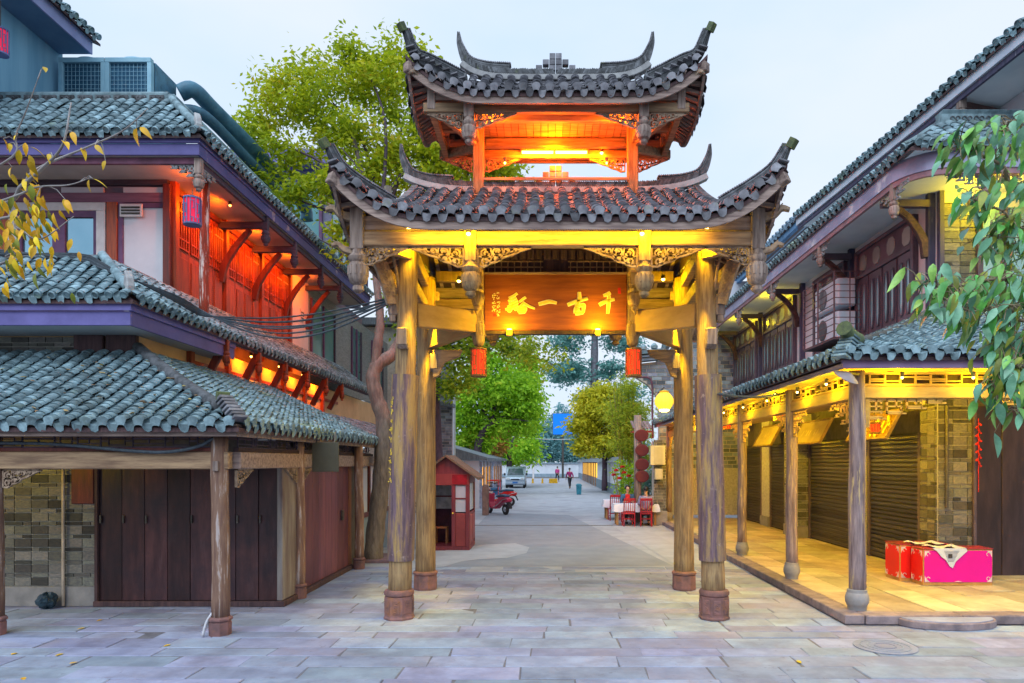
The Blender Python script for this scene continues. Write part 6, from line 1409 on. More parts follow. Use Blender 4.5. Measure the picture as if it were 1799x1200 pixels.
# ---- kiosk
K = thing('ticket_kiosk', 'small maroon wooden ticket booth with gabled roof behind the left gate columns', 'kiosk', (-2.53, 18, 0))
km = M('kiosk_maroon', (.20, .035, .045), (.13, .022, .03), scale=2, stretch=ZST, bump=.2, rough=.45, rnd=.1); km2 = M('kiosk_red', (.30, .05, .05), (.22, .035, .035), scale=2, bump=.15, rough=.45)
x0, x1, y0, y1 = -3.12, -1.96, 17.4, 18.75
part('floor', MB().bb(x0, x1, y0, y1, 0, .1), km, K)
for x in (x0, -2.42, x1-.1): part('post', MB().bb(x, x+.1, y0, y0+.1, .1, 1.95), km, K, bevel=.008)
for x in (x0, x1-.1): part('post', MB().bb(x, x+.1, y1-.1, y1, .1, 1.95), km, K, bevel=.008)
part('back_wall', MB().bb(x0+.1, x1-.1, y1-.06, y1-.02, .1, 1.95), M('kiosk_dark', (.10, .03, .06)), K)
part('left_wall', MB().bb(x0+.02, x0+.06, y0+.1, y1-.1, .1, 1.95), km, K); part('right_wall', MB().bb(x1-.06, x1-.02, y0+.1, y1-.1, .1, .95), km, K)
for i in range(2): part('side_window', MB().bb(x1-.05, x1-.03, y0+.15+i*.58, y0+.65+i*.58, 1.0, 1.7), glassm('glass_kiosk', (.42, .44, .50), .15), K); part('side_panel', MB().bb(x1-.019, x1+.0, y0+.15+i*.58, y0+.65+i*.58, .2, .9), km2, K)
part('front_panel', MB().bb(-2.32, x1-.1, y0+.02, y0+.06, .1, .95), km2, K, bevel=.008)
w = part('front_window', MB().bb(-2.32, x1-.1, y0+.035, y0+.05, .98, 1.65), glassm('glass_kiosk', (.42, .44, .50), .15), K); part('window_bar', MB().bb(-2.32, x1-.1, y0+.02, y0+.034, 1.3, 1.34), km, w)
part('back_window', MB().bb(x0+.1, -2.44, y1-.075, y1-.062, .98, 1.7), M('pane_bright', (.6, .62, .68), bump=0, rough=.2), K); part('window_bar', MB().bb(x0+.1, -2.44, y1-.09, y1-.076, 1.3, 1.34), km, K)
part('header', MB().bb(x0, x1, y0-.01, y0+.09, 1.66, 1.95), km2, K, bevel=.008); part('red_sign', MB().bb(-2.4, -2.02, y0-.03, y0-.011, 1.69, 1.93), M('kiosk_sign', (.42, .01, .025), bump=0), K)
part('header', MB().bb(x1-.1, x1, y0+.1, y1, 1.72, 1.95), km, K)
mb = MB(); mb.prism([(x0-.1, 1.95), (x1+.1, 1.95), ((x0+x1)/2, 2.36)], (0, (y0+y1)/2, 0), (1, 0, 0), (0, 0, 1), (0, 1, 0), y1-y0+.0); part('gable', mb, km, K)
for s in (-1, 1):
    xm = (x0+x1)/2; mb = MB(); mb.add([(xm, y0-.18, 2.44), (xm, y1+.18, 2.44), (xm+s*.82, y1+.18, 1.86), (xm+s*.82, y0-.18, 1.86), (xm, y0-.18, 2.38), (xm, y1+.18, 2.38), (xm+s*.82, y1+.18, 1.8), (xm+s*.82, y0-.18, 1.8)], [(0, 1, 2, 3), (7, 6, 5, 4), (0, 3, 7, 4), (2, 6, 7, 3), (1, 5, 6, 2)]); part('roof', mb, M('thatch', (.30, .2, .13), (.16, .1, .07), scale=10, stretch=(1, 6, 6), bump=.8, bdist=.03), K)
part('door_knob', MB().lathe((-2.38, y0-.03, .95), [(.01, -.02), (.025, 0), (.01, .02)], 8), gold, K)
st = thing('stool', 'small brown wooden stool inside the ticket booth', 'stool', (-2.75, 18.2, .1)); part('seat', MB().bb(-2.95, -2.62, 18.0, 18.3, .5, .54), M('stool_wood', (.35, .15, .06)), st, bevel=.006)
for a_ in (-2.93, -2.64):
    for b_ in (18.02, 18.28): part('leg', MB().bb(a_-.018, a_+.018, b_-.018, b_+.018, .1, .5), MATS['stool_wood'], st)
# ---- stone post, scooter, red cargo tricycle
mb = MB(); p = G(853, 905); mb.lathe((p.x, p.y, 0), [(.2, 0), (.19, .1), (.2, 1.1), (.17, 1.28), (.1, 1.3)], 4, PI/4); one('stone_post', mb, M('stone_brown', (.25, .17, .14), (.15, .1, .09), scale=4, bump=.6), 'rough brown stone post beside the parked scooter', 'post', bevel=.03)
blk = M('rubber_black', (.025, .025, .03), rough=.7, scale=20); chrome = M('chrome', (.6, .62, .66), rough=.2, metal=.9, bump=0); scr = M('scooter_plum', (.38, .02, .07), (.3, .015, .05), rough=.3, bump=0, spec=.6); seat_b = M('seat_blue', (.04, .09, .17), rough=.5)
def wheel(parent, c, r, w, axis, name='wheel'):
    mb = MB(); mb.lathe((0, 0, 0), [(r*.62, -w*.4), (r*.85, -w/2), (r, -w*.25), (r, w*.25), (r*.85, w/2), (r*.62, w*.4)], 22); q = Vector(axis).to_track_quat('Z', 'Y').to_matrix(); c = Vector(c)
    mb.v = [c+q @ v for v in mb.v]; o = part(name, mb, blk, parent, smooth=True)
    mb = MB(); mb.lathe((0, 0, 0), [(r*.15, -w*.55), (r*.6, -w*.35), (r*.6, w*.35), (r*.15, w*.55)], 16); mb.v = [c+q @ v for v in mb.v]; part('rim', mb, chrome, o, smooth=True); return o
def scooter(base, ang, label, body):
    t = thing('motor_scooter', label, 'scooter', base); o0 = []
    def P(x, y, z): return Vector(base)+Matrix.Rotation(ang, 3, 'Z') @ Vector((x, y, z))
    def add(mb): mb.v = [P(*v) for v in mb.v]; return mb
    ax = Matrix.Rotation(ang, 3, 'Z') @ Vector((0, 1, 0))
    wheel(t, P(-.62, 0, .23), .23, .11, ax); wheel(t, P(.62, 0, .23), .23, .1, ax)
    mb = MB(); mb.ribbon([(-.95, .62), (-.7, .66), (-.35, .62), (-.1, .46), (.0, .3), (.35, .28)], [.12, .26, .3, .3, .16, .1], (0, 0, 0), (1, 0, 0), (0, 0, 1), (0, -1, 0), .26, -.13); part('body', add(mb), body, t, bevel=.03)
    mb = MB(); mb.ribbon([(.35, .27), (.48, .5), (.5, .9)], [.1, .12, .14], (0, 0, 0), (1, 0, 0), (0, 0, 1), (0, -1, 0), .32, -.16); part('leg_shield', add(mb), body, t, bevel=.03)
    mb = MB(); mb.ribbon([(-.78, .8), (-.4, .82), (-.05, .76)], [.1, .12, .09], (0, 0, 0), (1, 0, 0), (0, 0, 1), (0, -1, 0), .27, -.135); part('seat', add(mb), seat_b, t, bevel=.03)
    mb = MB(); mb.tube([(.62, 0, .23), (.5, 0, .7), (.45, 0, 1.0)], .035, 8); part('fork', add(mb), chrome, t)
    mb = MB(); mb.tube(smooth_curve([(.36, -.34, 1.02), (.45, -.15, 1.0), (.45, .15, 1.0), (.36, .34, 1.02)], 4), .02, 8); part('handlebar', add(mb), blk, t)
    for s in (-1, 1):
        mb = MB(); mb.lathe((.4, s*.3, 1.2), [(.01, -.03), (.07, -.02), (.07, .02), (.01, .03)], 10); mb.tube([(.42, s*.25, 1.0), (.4, s*.3, 1.18)], .01, 6); part('mirror', add(mb), blk, t)
    mb = MB(); mb.lathe((.52, 0, .92), [(.03, -.08), (.1, -.04), (.1, .04), (.03, .08)], 12); part('headlamp', add(mb), frame_pale, t, smooth=True)
    mb = MB(); mb.ribbon([(-1.0, .3), (-.9, .52), (-.72, .56)], .05, (0, 0, 0), (1, 0, 0), (0, 0, 1), (0, -1, 0), .14, -.07); part('mudguard', add(mb), blk, t)
    mb = MB(); mb.tube(smooth_curve([(-.9, .17, .7), (-.6, .18, .62), (-.2, .17, .4), (.1, .16, .3)], 4), .018, 6); mb.tube(smooth_curve([(-.9, -.17, .7), (-.6, -.18, .62), (-.2, -.17, .4), (.1, -.16, .3)], 4), .018, 6); part('crash_bar', add(mb), chrome, t)
    mb = MB(); mb.box((-.93, 0, .66), (.03, .16, .08)); part('tail_lamp', add(mb), seal, t, bevel=.01)
    mb = MB(); mb.tube([(-.2, -.12, .25), (-.8, -.16, .3)], [.03, .05], 8); part('exhaust', add(mb), chrome, t)
    return t
p = G(874, 903); scooter((p.x, p.y, 0), R(128), 'plum scooter with blue seat parked beside the stone post', scr)
p = G(868, 890); scooter((p.x+.2, p.y+.3, 0), R(175), 'second red scooter half hidden behind the plum one', M('scooter_red', (.6, .02, .02), rough=.3, bump=0))
p = G(858, 885); t = thing('cargo_tricycle', 'red cargo tricycle with blue tray behind the scooters', 'tricycle', p); rm = M('trike_red', (.6, .03, .02), rough=.4, bump=0)
part('tray', MB().bb(p.x-.55, p.x+.55, p.y-.2, p.y+1.3, .5, .85), M('tray_blue', (.03, .16, .35), rough=.4), t, bevel=.02)
mb = MB()
for a_ in (-.55, .55):
    for b_ in (-.2, 1.3): mb.bar((p.x+a_, p.y+b_, .5), (p.x+a_, p.y+b_, 1.25), .04, .04)
for b_ in (-.2, 1.3): mb.bar((p.x-.55, p.y+b_, 1.25), (p.x+.55, p.y+b_, 1.25), .04, .04)
part('rail', mb, rm, t); wheel(t, (p.x-.6, p.y+.7, .27), .27, .1, (1, 0, 0)); wheel(t, (p.x+.6, p.y+.7, .27), .27, .1, (1, 0, 0)); wheel(t, (p.x, p.y+2.3, .27), .27, .1, (1, 0, 0))
part('cab', MB().bb(p.x-.2, p.x+.2, p.y+1.3, p.y+2.4, .4, .75), rm, t, bevel=.05); mb = MB(); mb.tube([(p.x-.35, p.y+2.2, 1.05), (p.x+.35, p.y+2.2, 1.05)], .02, 6); mb.tube([(p.x, p.y+2.2, 1.05), (p.x, p.y+2.3, .3)], .03, 6); part('handlebar', mb, blk, t)
# ---- van facing us
p = G(905, 858); V_ = thing('parked_van', 'silver-blue minivan parked nose-on at the left of the lane', 'van', p); vm = M('van_silver', (.34, .42, .50), (.3, .38, .46), rough=.3, metal=.3, bump=0, scale=2, rnd=0)
prof = [(0, .35), (0, .8), (.12, .98), (.55, 1.1), (1.15, 1.72), (1.5, 1.85), (4.2, 1.86), (4.45, 1.7), (4.5, .4), (4.2, .3), (.3, .28)]
mb = MB(); mb.prism(prof, p, (0, 1, 0), (0, 0, 1), (1, 0, 0), 1.68); part('body', mb, vm, V_, bevel=.06)
gls = glassm('glass_car', (.06, .09, .11), .05)
mb = MB(); mb.add([p+Vector((-.72, .57, 1.13)), p+Vector((.72, .57, 1.13)), p+Vector((.6, 1.1, 1.68)), p+Vector((-.6, 1.1, 1.68))], [(0, 1, 2, 3)]); mb.v = [v+Vector((0, -.02, .02)) for v in mb.v]; part('windscreen', mb, gls, V_)
for s in (-1, 1):
    mb = MB(); mb.bb(p.x+s*.845-.004, p.x+s*.845+.004, p.y+1.3, p.y+4.1, 1.15, 1.7); part('side_window', mb, gls, V_)
    part('headlight', MB().box(p+Vector((s*.62, -.01, .82)), (.32, .06, .18)), M('headlight', (.75, .78, .8), rough=.1, bump=0), V_, bevel=.03)
    part('mirror', MB().box(p+Vector((s*.96, 1.0, 1.2)), (.16, .1, .2)), blk, V_, bevel=.03); part('fog_lamp', MB().box(p+Vector((s*.6, -.012, .48)), (.2, .04, .1)), blk, V_, bevel=.02)
    wheel(V_, p+Vector((s*.76, .75, .31)), .31, .2, (1, 0, 0)); wheel(V_, p+Vector((s*.76, 3.7, .31)), .31, .2, (1, 0, 0))
part('grille', MB().box(p+Vector((0, -.012, .78)), (.7, .04, .1)), blk, V_); part('bumper', MB().box(p+Vector((0, -.02, .45)), (1.66, .1, .2)), vm, V_, bevel=.03); part('number_plate', MB().box(p+Vector((0, -.075, .5)), (.44, .02, .14)), M('plate_blue', (.03, .2, .6), bump=0), V_)
# ---- far bits: bin, posts, barriers, billboard, car behind the wall
p = G(1017, 869); t = thing('litter_bin', 'blue-green litter bin by the foot of the garden wall', 'bin', p); bn = M('bin_blue', (.03, .22, .30), rough=.5)
mb = MB(); mb.lathe(p, [(.22, 0), (.26, .6), (.27, .62)], 4, PI/4); part('body', mb, bn, t, bevel=.03); mb = MB(); mb.lathe(p+Vector((0, 0, .62)), [(.3, 0), (.3, .05), (.16, .14)], 4, PI/4); part('lid', mb, bn, t, bevel=.02)
mb = MB(); p = G(937, 842); mb.bb(p.x-.12, p.x+.12, p.y-.12, p.y+.12, 0, 2.0); mb.box((p.x, p.y, 2.03), (.3, .3, .06)); one('gate_post', mb, frame_pale, 'white post standing at the far end of the lane', 'post', bevel=.02)
for px, py, w_, lb in ((972, 849, .9, 'wide yellow barrier block on the far lane'), (936, 849, .2, 'yellow bollard left of the white far post'), (953, 849, .2, 'yellow bollard right of the white far post')):
    p = G(px, py); mb = MB(); mb.bb(p.x-w_/2, p.x+w_/2, p.y-.12, p.y+.12, 0, .5); mb.bb(p.x-w_/2-.04, p.x+w_/2+.04, p.y-.16, p.y+.16, 0, .08); one('barrier', mb, M('barrier_yellow', (.8, .45, .02), bump=0), lb, 'barrier', 'far yellow barriers', bevel=.02)
t = thing('billboard', 'plain bright blue billboard among the far trees', 'billboard', (2.1, 98, 0))
part('panel', MB().bb(.95, 3.9, 97.8, 98.0, 6.2, 9.2), M('billboard_blue', (.0, .24, .95), (.0, .23, .93), bump=0, rnd=0, rough=.5), t, bevel=.02); part('post', MB().bb(2.2, 2.5, 98.0, 98.3, 0, 6.3), lamp_metal, t)
mb = MB(); mb.bb(.9, 3.95, 98.0, 98.1, 6.15, 9.25); part('backing', mb, lamp_metal, t)
mb = MB(); mb.tube([Vector((-8, 60, 5.3)).lerp(Vector((9, 60, 5.0)), u)-Vector((0, 0, .9*math.sin(PI*u))) for u in np.linspace(0, 1, 16)], .03, 6); one('lane_wire', mb, frame_pale, 'thin pale wire sagging across the far lane', 'wire')
# ---- tables, chairs
cloth = M('tablecloth', (.72, .74, .80), (.62, .64, .72), scale=3, bump=.2, rough=.8, rnd=.03); twood = M('table_wood', (.42, .24, .09), (.3, .16, .06), scale=3, stretch=ZST); rch = M('chair_red', (.42, .02, .035), (.3, .014, .025), rough=.35, scale=3, bump=.05)
def table(c, w, d, lab1, lab2):
    t = thing('dining_table', lab1, 'table', c, 'street dining tables'); c = Vector(c)
    part('top', MB().box(c+Vector((0, 0, .72)), (w, d, .04)), twood, t)
    for a_ in (-1, 1):
        for b_ in (-1, 1): part('leg', MB().box(c+Vector((a_*(w/2-.08), b_*(d/2-.08), .35)), (.08, .08, .7)), twood, t, bevel=.006)
    k = thing('tablecloth', lab2, 'tablecloth', c+Vector((0, 0, .75)), 'street tablecloths'); n = 14; V = []; ed = []
    for lev, (dz, ex_) in enumerate(((.75, -.02), (.752, .03), (.62, .06), (.5, .07))):
        for j in range(4*n):
            s_, u = divmod(j, n); u = u/n*2-1; x, y = ((u, -1), (1, u), (-u, 1), (-1, -u))[s_]
            wv = .018*math.sin(j*2.4)*(lev >= 2)+ (.0); V.append(c+Vector((x*(w/2+ex_+wv), y*(d/2+ex_+wv), dz-.03*(lev == 3)*math.sin(j*1.1))))
    m = 4*n; Fs = [[l*m+j, l*m+(j+1) % m, (l+1)*m+(j+1) % m, (l+1)*m+j] for l in range(3) for j in range(m)]+[list(range(m))]
    part('sheet', MB().add(V, Fs), cloth, k, smooth=True)
def chair(loc, rz, label):
    t = thing('red_chair', label, 'chair', loc, 'red dining chairs')
    def B(mb): mb.v = [Vector(loc)+Matrix.Rotation(rz, 3, 'Z') @ v for v in mb.v]; return mb
    part('seat', B(MB().box((0, 0, .45), (.42, .42, .04))), rch, t, bevel=.01)
    for a_ in (-1, 1):
        part('front_leg', B(MB().bar((a_*.18, .18, 0), (a_*.18, .18, .43), .038, .038)), rch, t); part('back_leg', B(MB().tube([(a_*.19, -.2, 0), (a_*.19, -.19, .45), (a_*.19, -.26, .98)], .021, 8)), rch, t)
        part('stretcher', B(MB().bar((a_*.185, -.19, .18), (a_*.185, .18, .18), .022, .022)), rch, t)
    for z_, b_ in ((.95, .09), (.52, .04)): part('back_rail', B(MB().box((0, -.2-.06*(z_-.45)/.5, z_), (.37, .03, b_))), rch, t, bevel=.006)
    for j in range(4): x = -.12+j*.08; part('back_slat', B(MB().bar((x, -.205, .53), (x, -.255, .92), .022, .014)), rch, t)
    for b_ in (-.19, .18): part('stretcher', B(MB().bar((-.18, b_, .26), (.18, b_, .26), .022, .022)), rch, t)
table((3.2, 24.65, 0), 1.5, .75, 'nearer street table with wooden legs by the brick pier', 'white cloth hanging over the nearer street table')
table((3.05, 27.2, 0), 1.5, .8, 'farther street table left of the flowering shrub', 'white cloth over the farther street table')
chair((2.88, 24.05, 0), R(4), 'empty red slat-back chair nearest the lane at the front table'); chair((3.5, 24.0, 0), R(-6), 'red slat-back chair by the brick pier under the dark-haired diner')
chair((2.62, 26.55, 0), R(8), 'red chair drawn up to the farther table'); chair((3.42, 26.3, 0), R(0), 'red chair between the two tables'); chair((3.0, 25.45, 0), R(178), 'red chair under the diner in the blue jacket')
# ---- people
skin_m = M('skin', (.55, .33, .22), (.48, .27, .18), scale=4, bump=.05, rnd=0); hair_m = M('hair_black', (.02, .018, .02), rough=.45, scale=20)
def skinned(name, J, E, mat, parent, sub=2):
    names = list(J); me = bpy.data.meshes.new(name); me.from_pydata([Vector(J[n][0])-org(parent) for n in names], [(names.index(a_), names.index(b_)) for a_, b_ in E], [])
    o = link(name, me, parent); sk = o.modifiers.new('skin', 'SKIN'); sk.use_smooth_shade = True; sd_ = o.modifiers.new('sub', 'SUBSURF'); sd_.levels = sd_.render_levels = sub
    for i, n in enumerate(names): r_ = J[n][1]; me.skin_vertices[0].data[i].radius = (r_, r_) if not isinstance(r_, tuple) else r_
    me.skin_vertices[0].data[0].use_root = True
    me.materials.append(mat); return o
def person(base, face, label, pose, top, bottom, hair=hair_m, hold=None):
    "pose 'stand', 'walk' or 'sit'; local +y is the way the person faces"
    t = thing('person', label, 'person', base); rot = Matrix.Rotation(face, 3, 'Z')
    def P(x, y, z): return Vector(base)+rot @ Vector((x, y, z))
    h = .92 if pose != 'sit' else .55
    ln = .05 if pose != 'sit' else .06
    J = {'pelvis': (P(0, 0, h), .14), 'waist': (P(0, .01, h+.16), .125), 'chest': (P(0, ln*.6, h+.36), .15), 'neckb': (P(0, ln, h+.52), .07), 'neck': (P(0, ln+.01, h+.58), .05), 'jaw': (P(0, ln+.035, h+.64), .068), 'head': (P(0, ln+.025, h+.73), .092), 'crown': (P(0, ln+.01, h+.81), .06), 'nose': (P(0, ln+.13, h+.69), .014)}
    E = [('pelvis', 'waist'), ('waist', 'chest'), ('chest', 'neckb'), ('neckb', 'neck'), ('neck', 'jaw'), ('jaw', 'head'), ('head', 'crown'), ('head', 'nose')]
    T = {k: (v[0], v[1]*1.12) for k, v in J.items() if k in ('pelvis', 'waist', 'chest')}; T['collar'] = (P(0, ln, h+.49), .085); TE = [('pelvis', 'waist'), ('waist', 'chest'), ('chest', 'collar')]
    B_ = {'pelvis': (P(0, 0, h), .15)}; BE = []; fingers = MB()
    for s, a_ in ((-1, 'l'), (1, 'r')):
        if pose == 'sit': el, wr, hd = P(s*.25, .08, h+.2), P(s*.16, .3, h+.24), P(s*.13, .38, h+.25); kn, an, toe = P(s*.12, .42, h-.05), P(s*.12, .42, .09), P(s*.12, .58, .04)
        else:
            sw = (.22 if pose == 'walk' else .03)*s; el, wr, hd = P(s*.26, -sw*.5, h+.17), P(s*.25, .06-sw, h-.06), P(s*.245, .08-sw*1.1, h-.14); kn, an, toe = P(s*.1, sw*.7+.04, .5), P(s*.1, sw*1.2-.05, .09), P(s*.1, sw*1.2+.1, .04)
        sh = P(s*.19, ln, h+.45)
        J.update({'sh'+a_: (sh, .07), 'el'+a_: (el, .045), 'wr'+a_: (wr, .03), 'hd'+a_: (hd, .036), 'hip'+a_: (P(s*.1, .02, h-.04), .105), 'kn'+a_: (kn, .062), 'an'+a_: (an, .042), 'toe'+a_: (toe, .04)})
        E += [('chest', 'sh'+a_), ('sh'+a_, 'el'+a_), ('el'+a_, 'wr'+a_), ('wr'+a_, 'hd'+a_), ('pelvis', 'hip'+a_), ('hip'+a_, 'kn'+a_), ('kn'+a_, 'an'+a_), ('an'+a_, 'toe'+a_)]
        T.update({'sh'+a_: (sh, .085), 'el'+a_: (el, .06), 'cuff'+a_: (el.lerp(wr, .85), .045)}); TE += [('chest', 'sh'+a_), ('sh'+a_, 'el'+a_), ('el'+a_, 'cuff'+a_)]
        B_.update({'hip'+a_: (P(s*.1, .02, h-.04), .118), 'kn'+a_: (kn, .08), 'hem'+a_: (kn.lerp(an, .93), .06)}); BE += [('pelvis', 'hip'+a_), ('hip'+a_, 'kn'+a_), ('kn'+a_, 'hem'+a_)]
        d_ = (hd-wr).normalized(); sd_ = rot @ Vector((1, 0, 0)); kb = d_.cross(sd_).normalized()
        for j in range(4): q = hd+d_*.02+sd_*(-.027+.018*j); fingers.tube([q, q+d_*(.04+.006*(j in (1, 2))), q+d_*.065-kb*.012*(1 if pose == 'sit' else 1)], [.009, .0085, .007], 6)
        q = hd-sd_*s*.03; fingers.tube([q-d_*.01, q-sd_*s*.02+d_*.015, q-sd_*s*.025+d_*.04], [.01, .009, .007], 6)
    body = skinned('body', J, E, skin_m, t); skinned('top', T, TE, top, t); skinned('trousers', B_, BE, bottom, t); part('fingers', fingers, skin_m, t, smooth='all')
    mb = MB(); c = P(0, ln-.005, h+.745); 
    for i in range(7):
        for j in range(14):
            th = PI*.62*i/6; ph = 2*PI*j/14; v = Vector((math.sin(th)*math.cos(ph)*.088, math.sin(th)*math.sin(ph)*.105, math.cos(th)*.105))
            if v.y > .05 and v.z < .05: v.y = .05
            mb.v.append(c+rot @ (v*1.12))
    mb.f = [[i*14+j, i*14+(j+1) % 14, (i+1)*14+(j+1) % 14, (i+1)*14+j] for i in range(6) for j in range(14)]; part('hair', mb, hair, t, smooth='all')
    eyes = MB()
    for s in (-1, 1): eyes.box(P(s*.033, ln+.108, h+.715), (.02, .012, .01))
    part('eyes', eyes, blk, t); part('mouth', MB().box(P(0, ln+.1, h+.648), (.04, .01, .01)), M('lips', (.4, .12, .1)), t)
    for s in (-1, 1):
        mb = MB(); a_ = J['an'+('l' if s < 0 else 'r')][0]; b_ = J['toe'+('l' if s < 0 else 'r')][0]; mb.tube([a_+Vector((0, 0, -.03)), a_.lerp(b_, .5)+Vector((0, 0, -.02)), b_], [.052, .052, .04], 10); part('shoe', mb, blk, t, smooth='all')
    return t
person((3.0, 25.4, 0), R(185), 'seated diner in blue jacket and red shirt facing the camera', 'sit', M('jacket_blue', (.05, .13, .24), rough=.8), M('trousers_dark', (.04, .04, .05), rough=.8))
part('shirt_front', MB().box((2.995, 25.19, .9), (.17, .05, .34)), M('shirt_red', (.65, .02, .02), rough=.8), bpy.data.objects['person'], bevel=.02)
person((3.5, 24.02, 0), R(-4), 'dark-haired diner in grey-violet shirt seen from behind by the pier', 'sit', M('shirt_violet', (.28, .26, .40), rough=.85), MATS['trousers_dark'])
p = G(1001, 858); person((p.x, p.y, 0), R(15), 'walker in a maroon top on the far lane', 'walk', M('top_maroon', (.30, .02, .12), rough=.85), MATS['trousers_dark'])
p = G(979, 846); person((p.x, p.y, 0), R(-20), 'small distant walker in pink near the end wall', 'walk', M('top_pink', (.5, .05, .22), rough=.85), MATS['trousers_dark'])
# ---- sign of four round boards, small roof, round lantern
c = W(1127, 800, 25.2); t = thing('round_sign_string', 'four plain maroon oval boards hung one above another by the gable', 'sign', c)
for k, py in enumerate((764, 790, 815, 836)):
    q = W(1127+(k > 0)*1, py+1, 25.2); mb = MB(); mb.lathe((0, 0, 0), [(.2, -.03), (.25, -.02), (.25, .02), (.2, .03)], 24); mb.v = [q+Vector((v.x*1.02, v.z, v.y*.9)) for v in mb.v]; part('disc', mb, M('sign_maroon', (.14, .025, .022), (.12, .02, .02), bump=.05, rnd=.02), t, bevel=.005)
mb = MB(); mb.tube([c+Vector((0, .06, .95)), c+Vector((0, .06, -.95))], .02, 8); part('rod', mb, lamp_metal, t)
mb = MB(); mb.tube([(c.x-.1, c.y+.3, 0), (c.x-.1, c.y+.3, 4.0)], .14, 12); one('sign_post', mb, wood_greyz, 'weathered round post behind the maroon oval boards', 'post', smooth='all')
t = thing('small_canopy', 'little red-lit tiled canopy above the maroon oval boards', 'canopy', W(1126, 745, 26)); c = W(1126, 748, 25.9)
mb = MB(); mb.bb(c.x-.35, c.x+.35, c.y-.4, c.y+.5, c.z-.25, c.z-.2); part('board', mb, red_wood, t)
for i in range(6): mb = MB(); mb.bar((c.x-.3+i*.12, c.y-.45, c.z-.12), (c.x-.3+i*.12, c.y+.5, c.z+.2), .1, .05); part('tile', mb, M('canopy_tile', (.32, .22, .22), scale=5), t, bevel=.015)
lamp_light(t, c+Vector((0, -.3, -.4)), (1, .15, .02), 10, .05)
c = W(1167, 705, 24.6); t = thing('round_lantern', 'big glowing yellow round lantern on the brick gable', 'lantern', c)
mb = MB(); prof = [(.07+.27*math.sin(PI*(.12+.76*i/10)), -.3+.6*i/10) for i in range(11)]; mb.lathe(c, prof, 24)
for i in range(0, len(mb.v), 2): pass
part('paper', mb, M('lantern_yellow', (.8, .5, .05), bump=0, emit=(1, .55, .04), es=.85), t, smooth='all')
mb = MB()
for j in range(12): a_ = 2*PI*j/12; mb.tube([c+Vector((r_*1.01*math.cos(a_), r_*1.01*math.sin(a_), z_)) for r_, z_ in prof], .007, 4)
part('rib', mb, gold, t); part('cap', MB().lathe(c+Vector((0, 0, .3)), [(.14, 0), (.18, .06), (.06, .1)], 14), gold, t); part('lamp_glow', MB().lathe(c+Vector((0, 0, -.38)), [(.1, 0), (.18, .05), (.18, .1)], 14), bulb_y, t); lamp_light(t, c+Vector((0, -.6, -.6)), YEL, 25, .1); part('bracket', MB().bar(c+Vector((0, 0, .5)), c+Vector((.1, 1.9, .5)), .03, .03), lamp_metal, t)
# ---- red palace lanterns
lan_red = M('lantern_red', (.75, .03, .015), (.6, .02, .01), bump=.05, rnd=.03, emit=(1, .05, .01), es=.55); lan_pink = M('lantern_pink', (.75, .02, .09), (.62, .015, .07), bump=.05, emit=(1, .03, .1), es=.25)
def lantern(c, r, h, label, paper, frame, cord, n=8):
    c = Vector(c); t = thing('hanging_lantern', label, 'lantern', c, 'cylindrical hanging lanterns')
    mb = MB(); mb.lathe(c, [(r*.86, -h/2+.03), (r*.86, h/2-.03)], 20); part('paper', mb, paper, t, smooth=True)
    for z in (-h/2, h/2-.035): mb = MB(); mb.lathe(c+Vector((0, 0, z)), [(r*.9, 0), (r*1.04, .005), (r*1.04, .03), (r*.9, .035)], 20); part('hoop', mb, frame, t, smooth=True)
    mb = MB(); w_ = r*.09
    for k in range(4):
        a0 = k*PI/2+.25
        def q(u, v): a_ = a0+u*1.15; return c+Vector((math.cos(a_)*r, math.sin(a_)*r, v*h*.5))
        def line(u0, v0, u1, v1):
            m_ = 3 if u0 != u1 else 1
            for i in range(m_): mb.bar(q(u0+(u1-u0)*i/m_, v0+(v1-v0)*i/m_), q(u0+(u1-u0)*(i+1)/m_, v0+(v1-v0)*(i+1)/m_), w_, w_)
        for L_ in ((0, -.9, 0, .9), (0, .65, .35, .65), (.35, .65, .35, .1), (.35, .1, .18, .1), (.55, .9, .55, -.6), (.55, .45, .85, .45), (.85, .45, .85, -.2), (.85, -.2, .68, -.2), (0, -.55, .3, -.55), (.3, -.55, .3, -.85), (.7, -.55, 1, -.55), (1, -.9, 1, .9), (.7, -.55, .7, -.85)): line(*L_)
    part('fretwork', mb, frame, t)
    mb = MB(); mb.tube([c+Vector((0, 0, h/2)), c+Vector((0, 0, h/2+cord))], .008, 6); part('cord', mb, lamp_metal, t)
    return t
lfr = M('lantern_frame', (.30, .16, .05), (.2, .1, .03), scale=8); lfb = M('lantern_frame_blue', (.16, .20, .40), (.11, .14, .3), scale=8)
for px, lb in ((841, 'red lantern with brown fretwork hanging from the left middle gate post'), (1113, 'red lantern with brown fretwork hanging from the right middle gate post')): lantern(W(px, 637, YM), .125, .46, lb, lan_red, lfr, .22)
lantern(W(338, 372, 11.75), .14, .48, 'pink-red lantern in blue fretwork at the left house corner', lan_pink, lfb, .14)
lantern(W(1, 74, 12), .12, .46, 'pink lantern cut by the left picture edge near the roof', lan_pink, lfb, .5)
lantern(W(1370, 728, 17), .14, .3, 'small red lantern hanging behind the arcade fretwork', lan_red, lfr, .3); lantern(W(1275, 745, 24), .2, .4, 'farther red lantern glimpsed under the arcade beam', lan_red, lfr, .3)
lantern(W(1537, 752, 13), .1, .22, 'small red lantern beside the gilt-lettered sign', lan_red, lfr, .3)
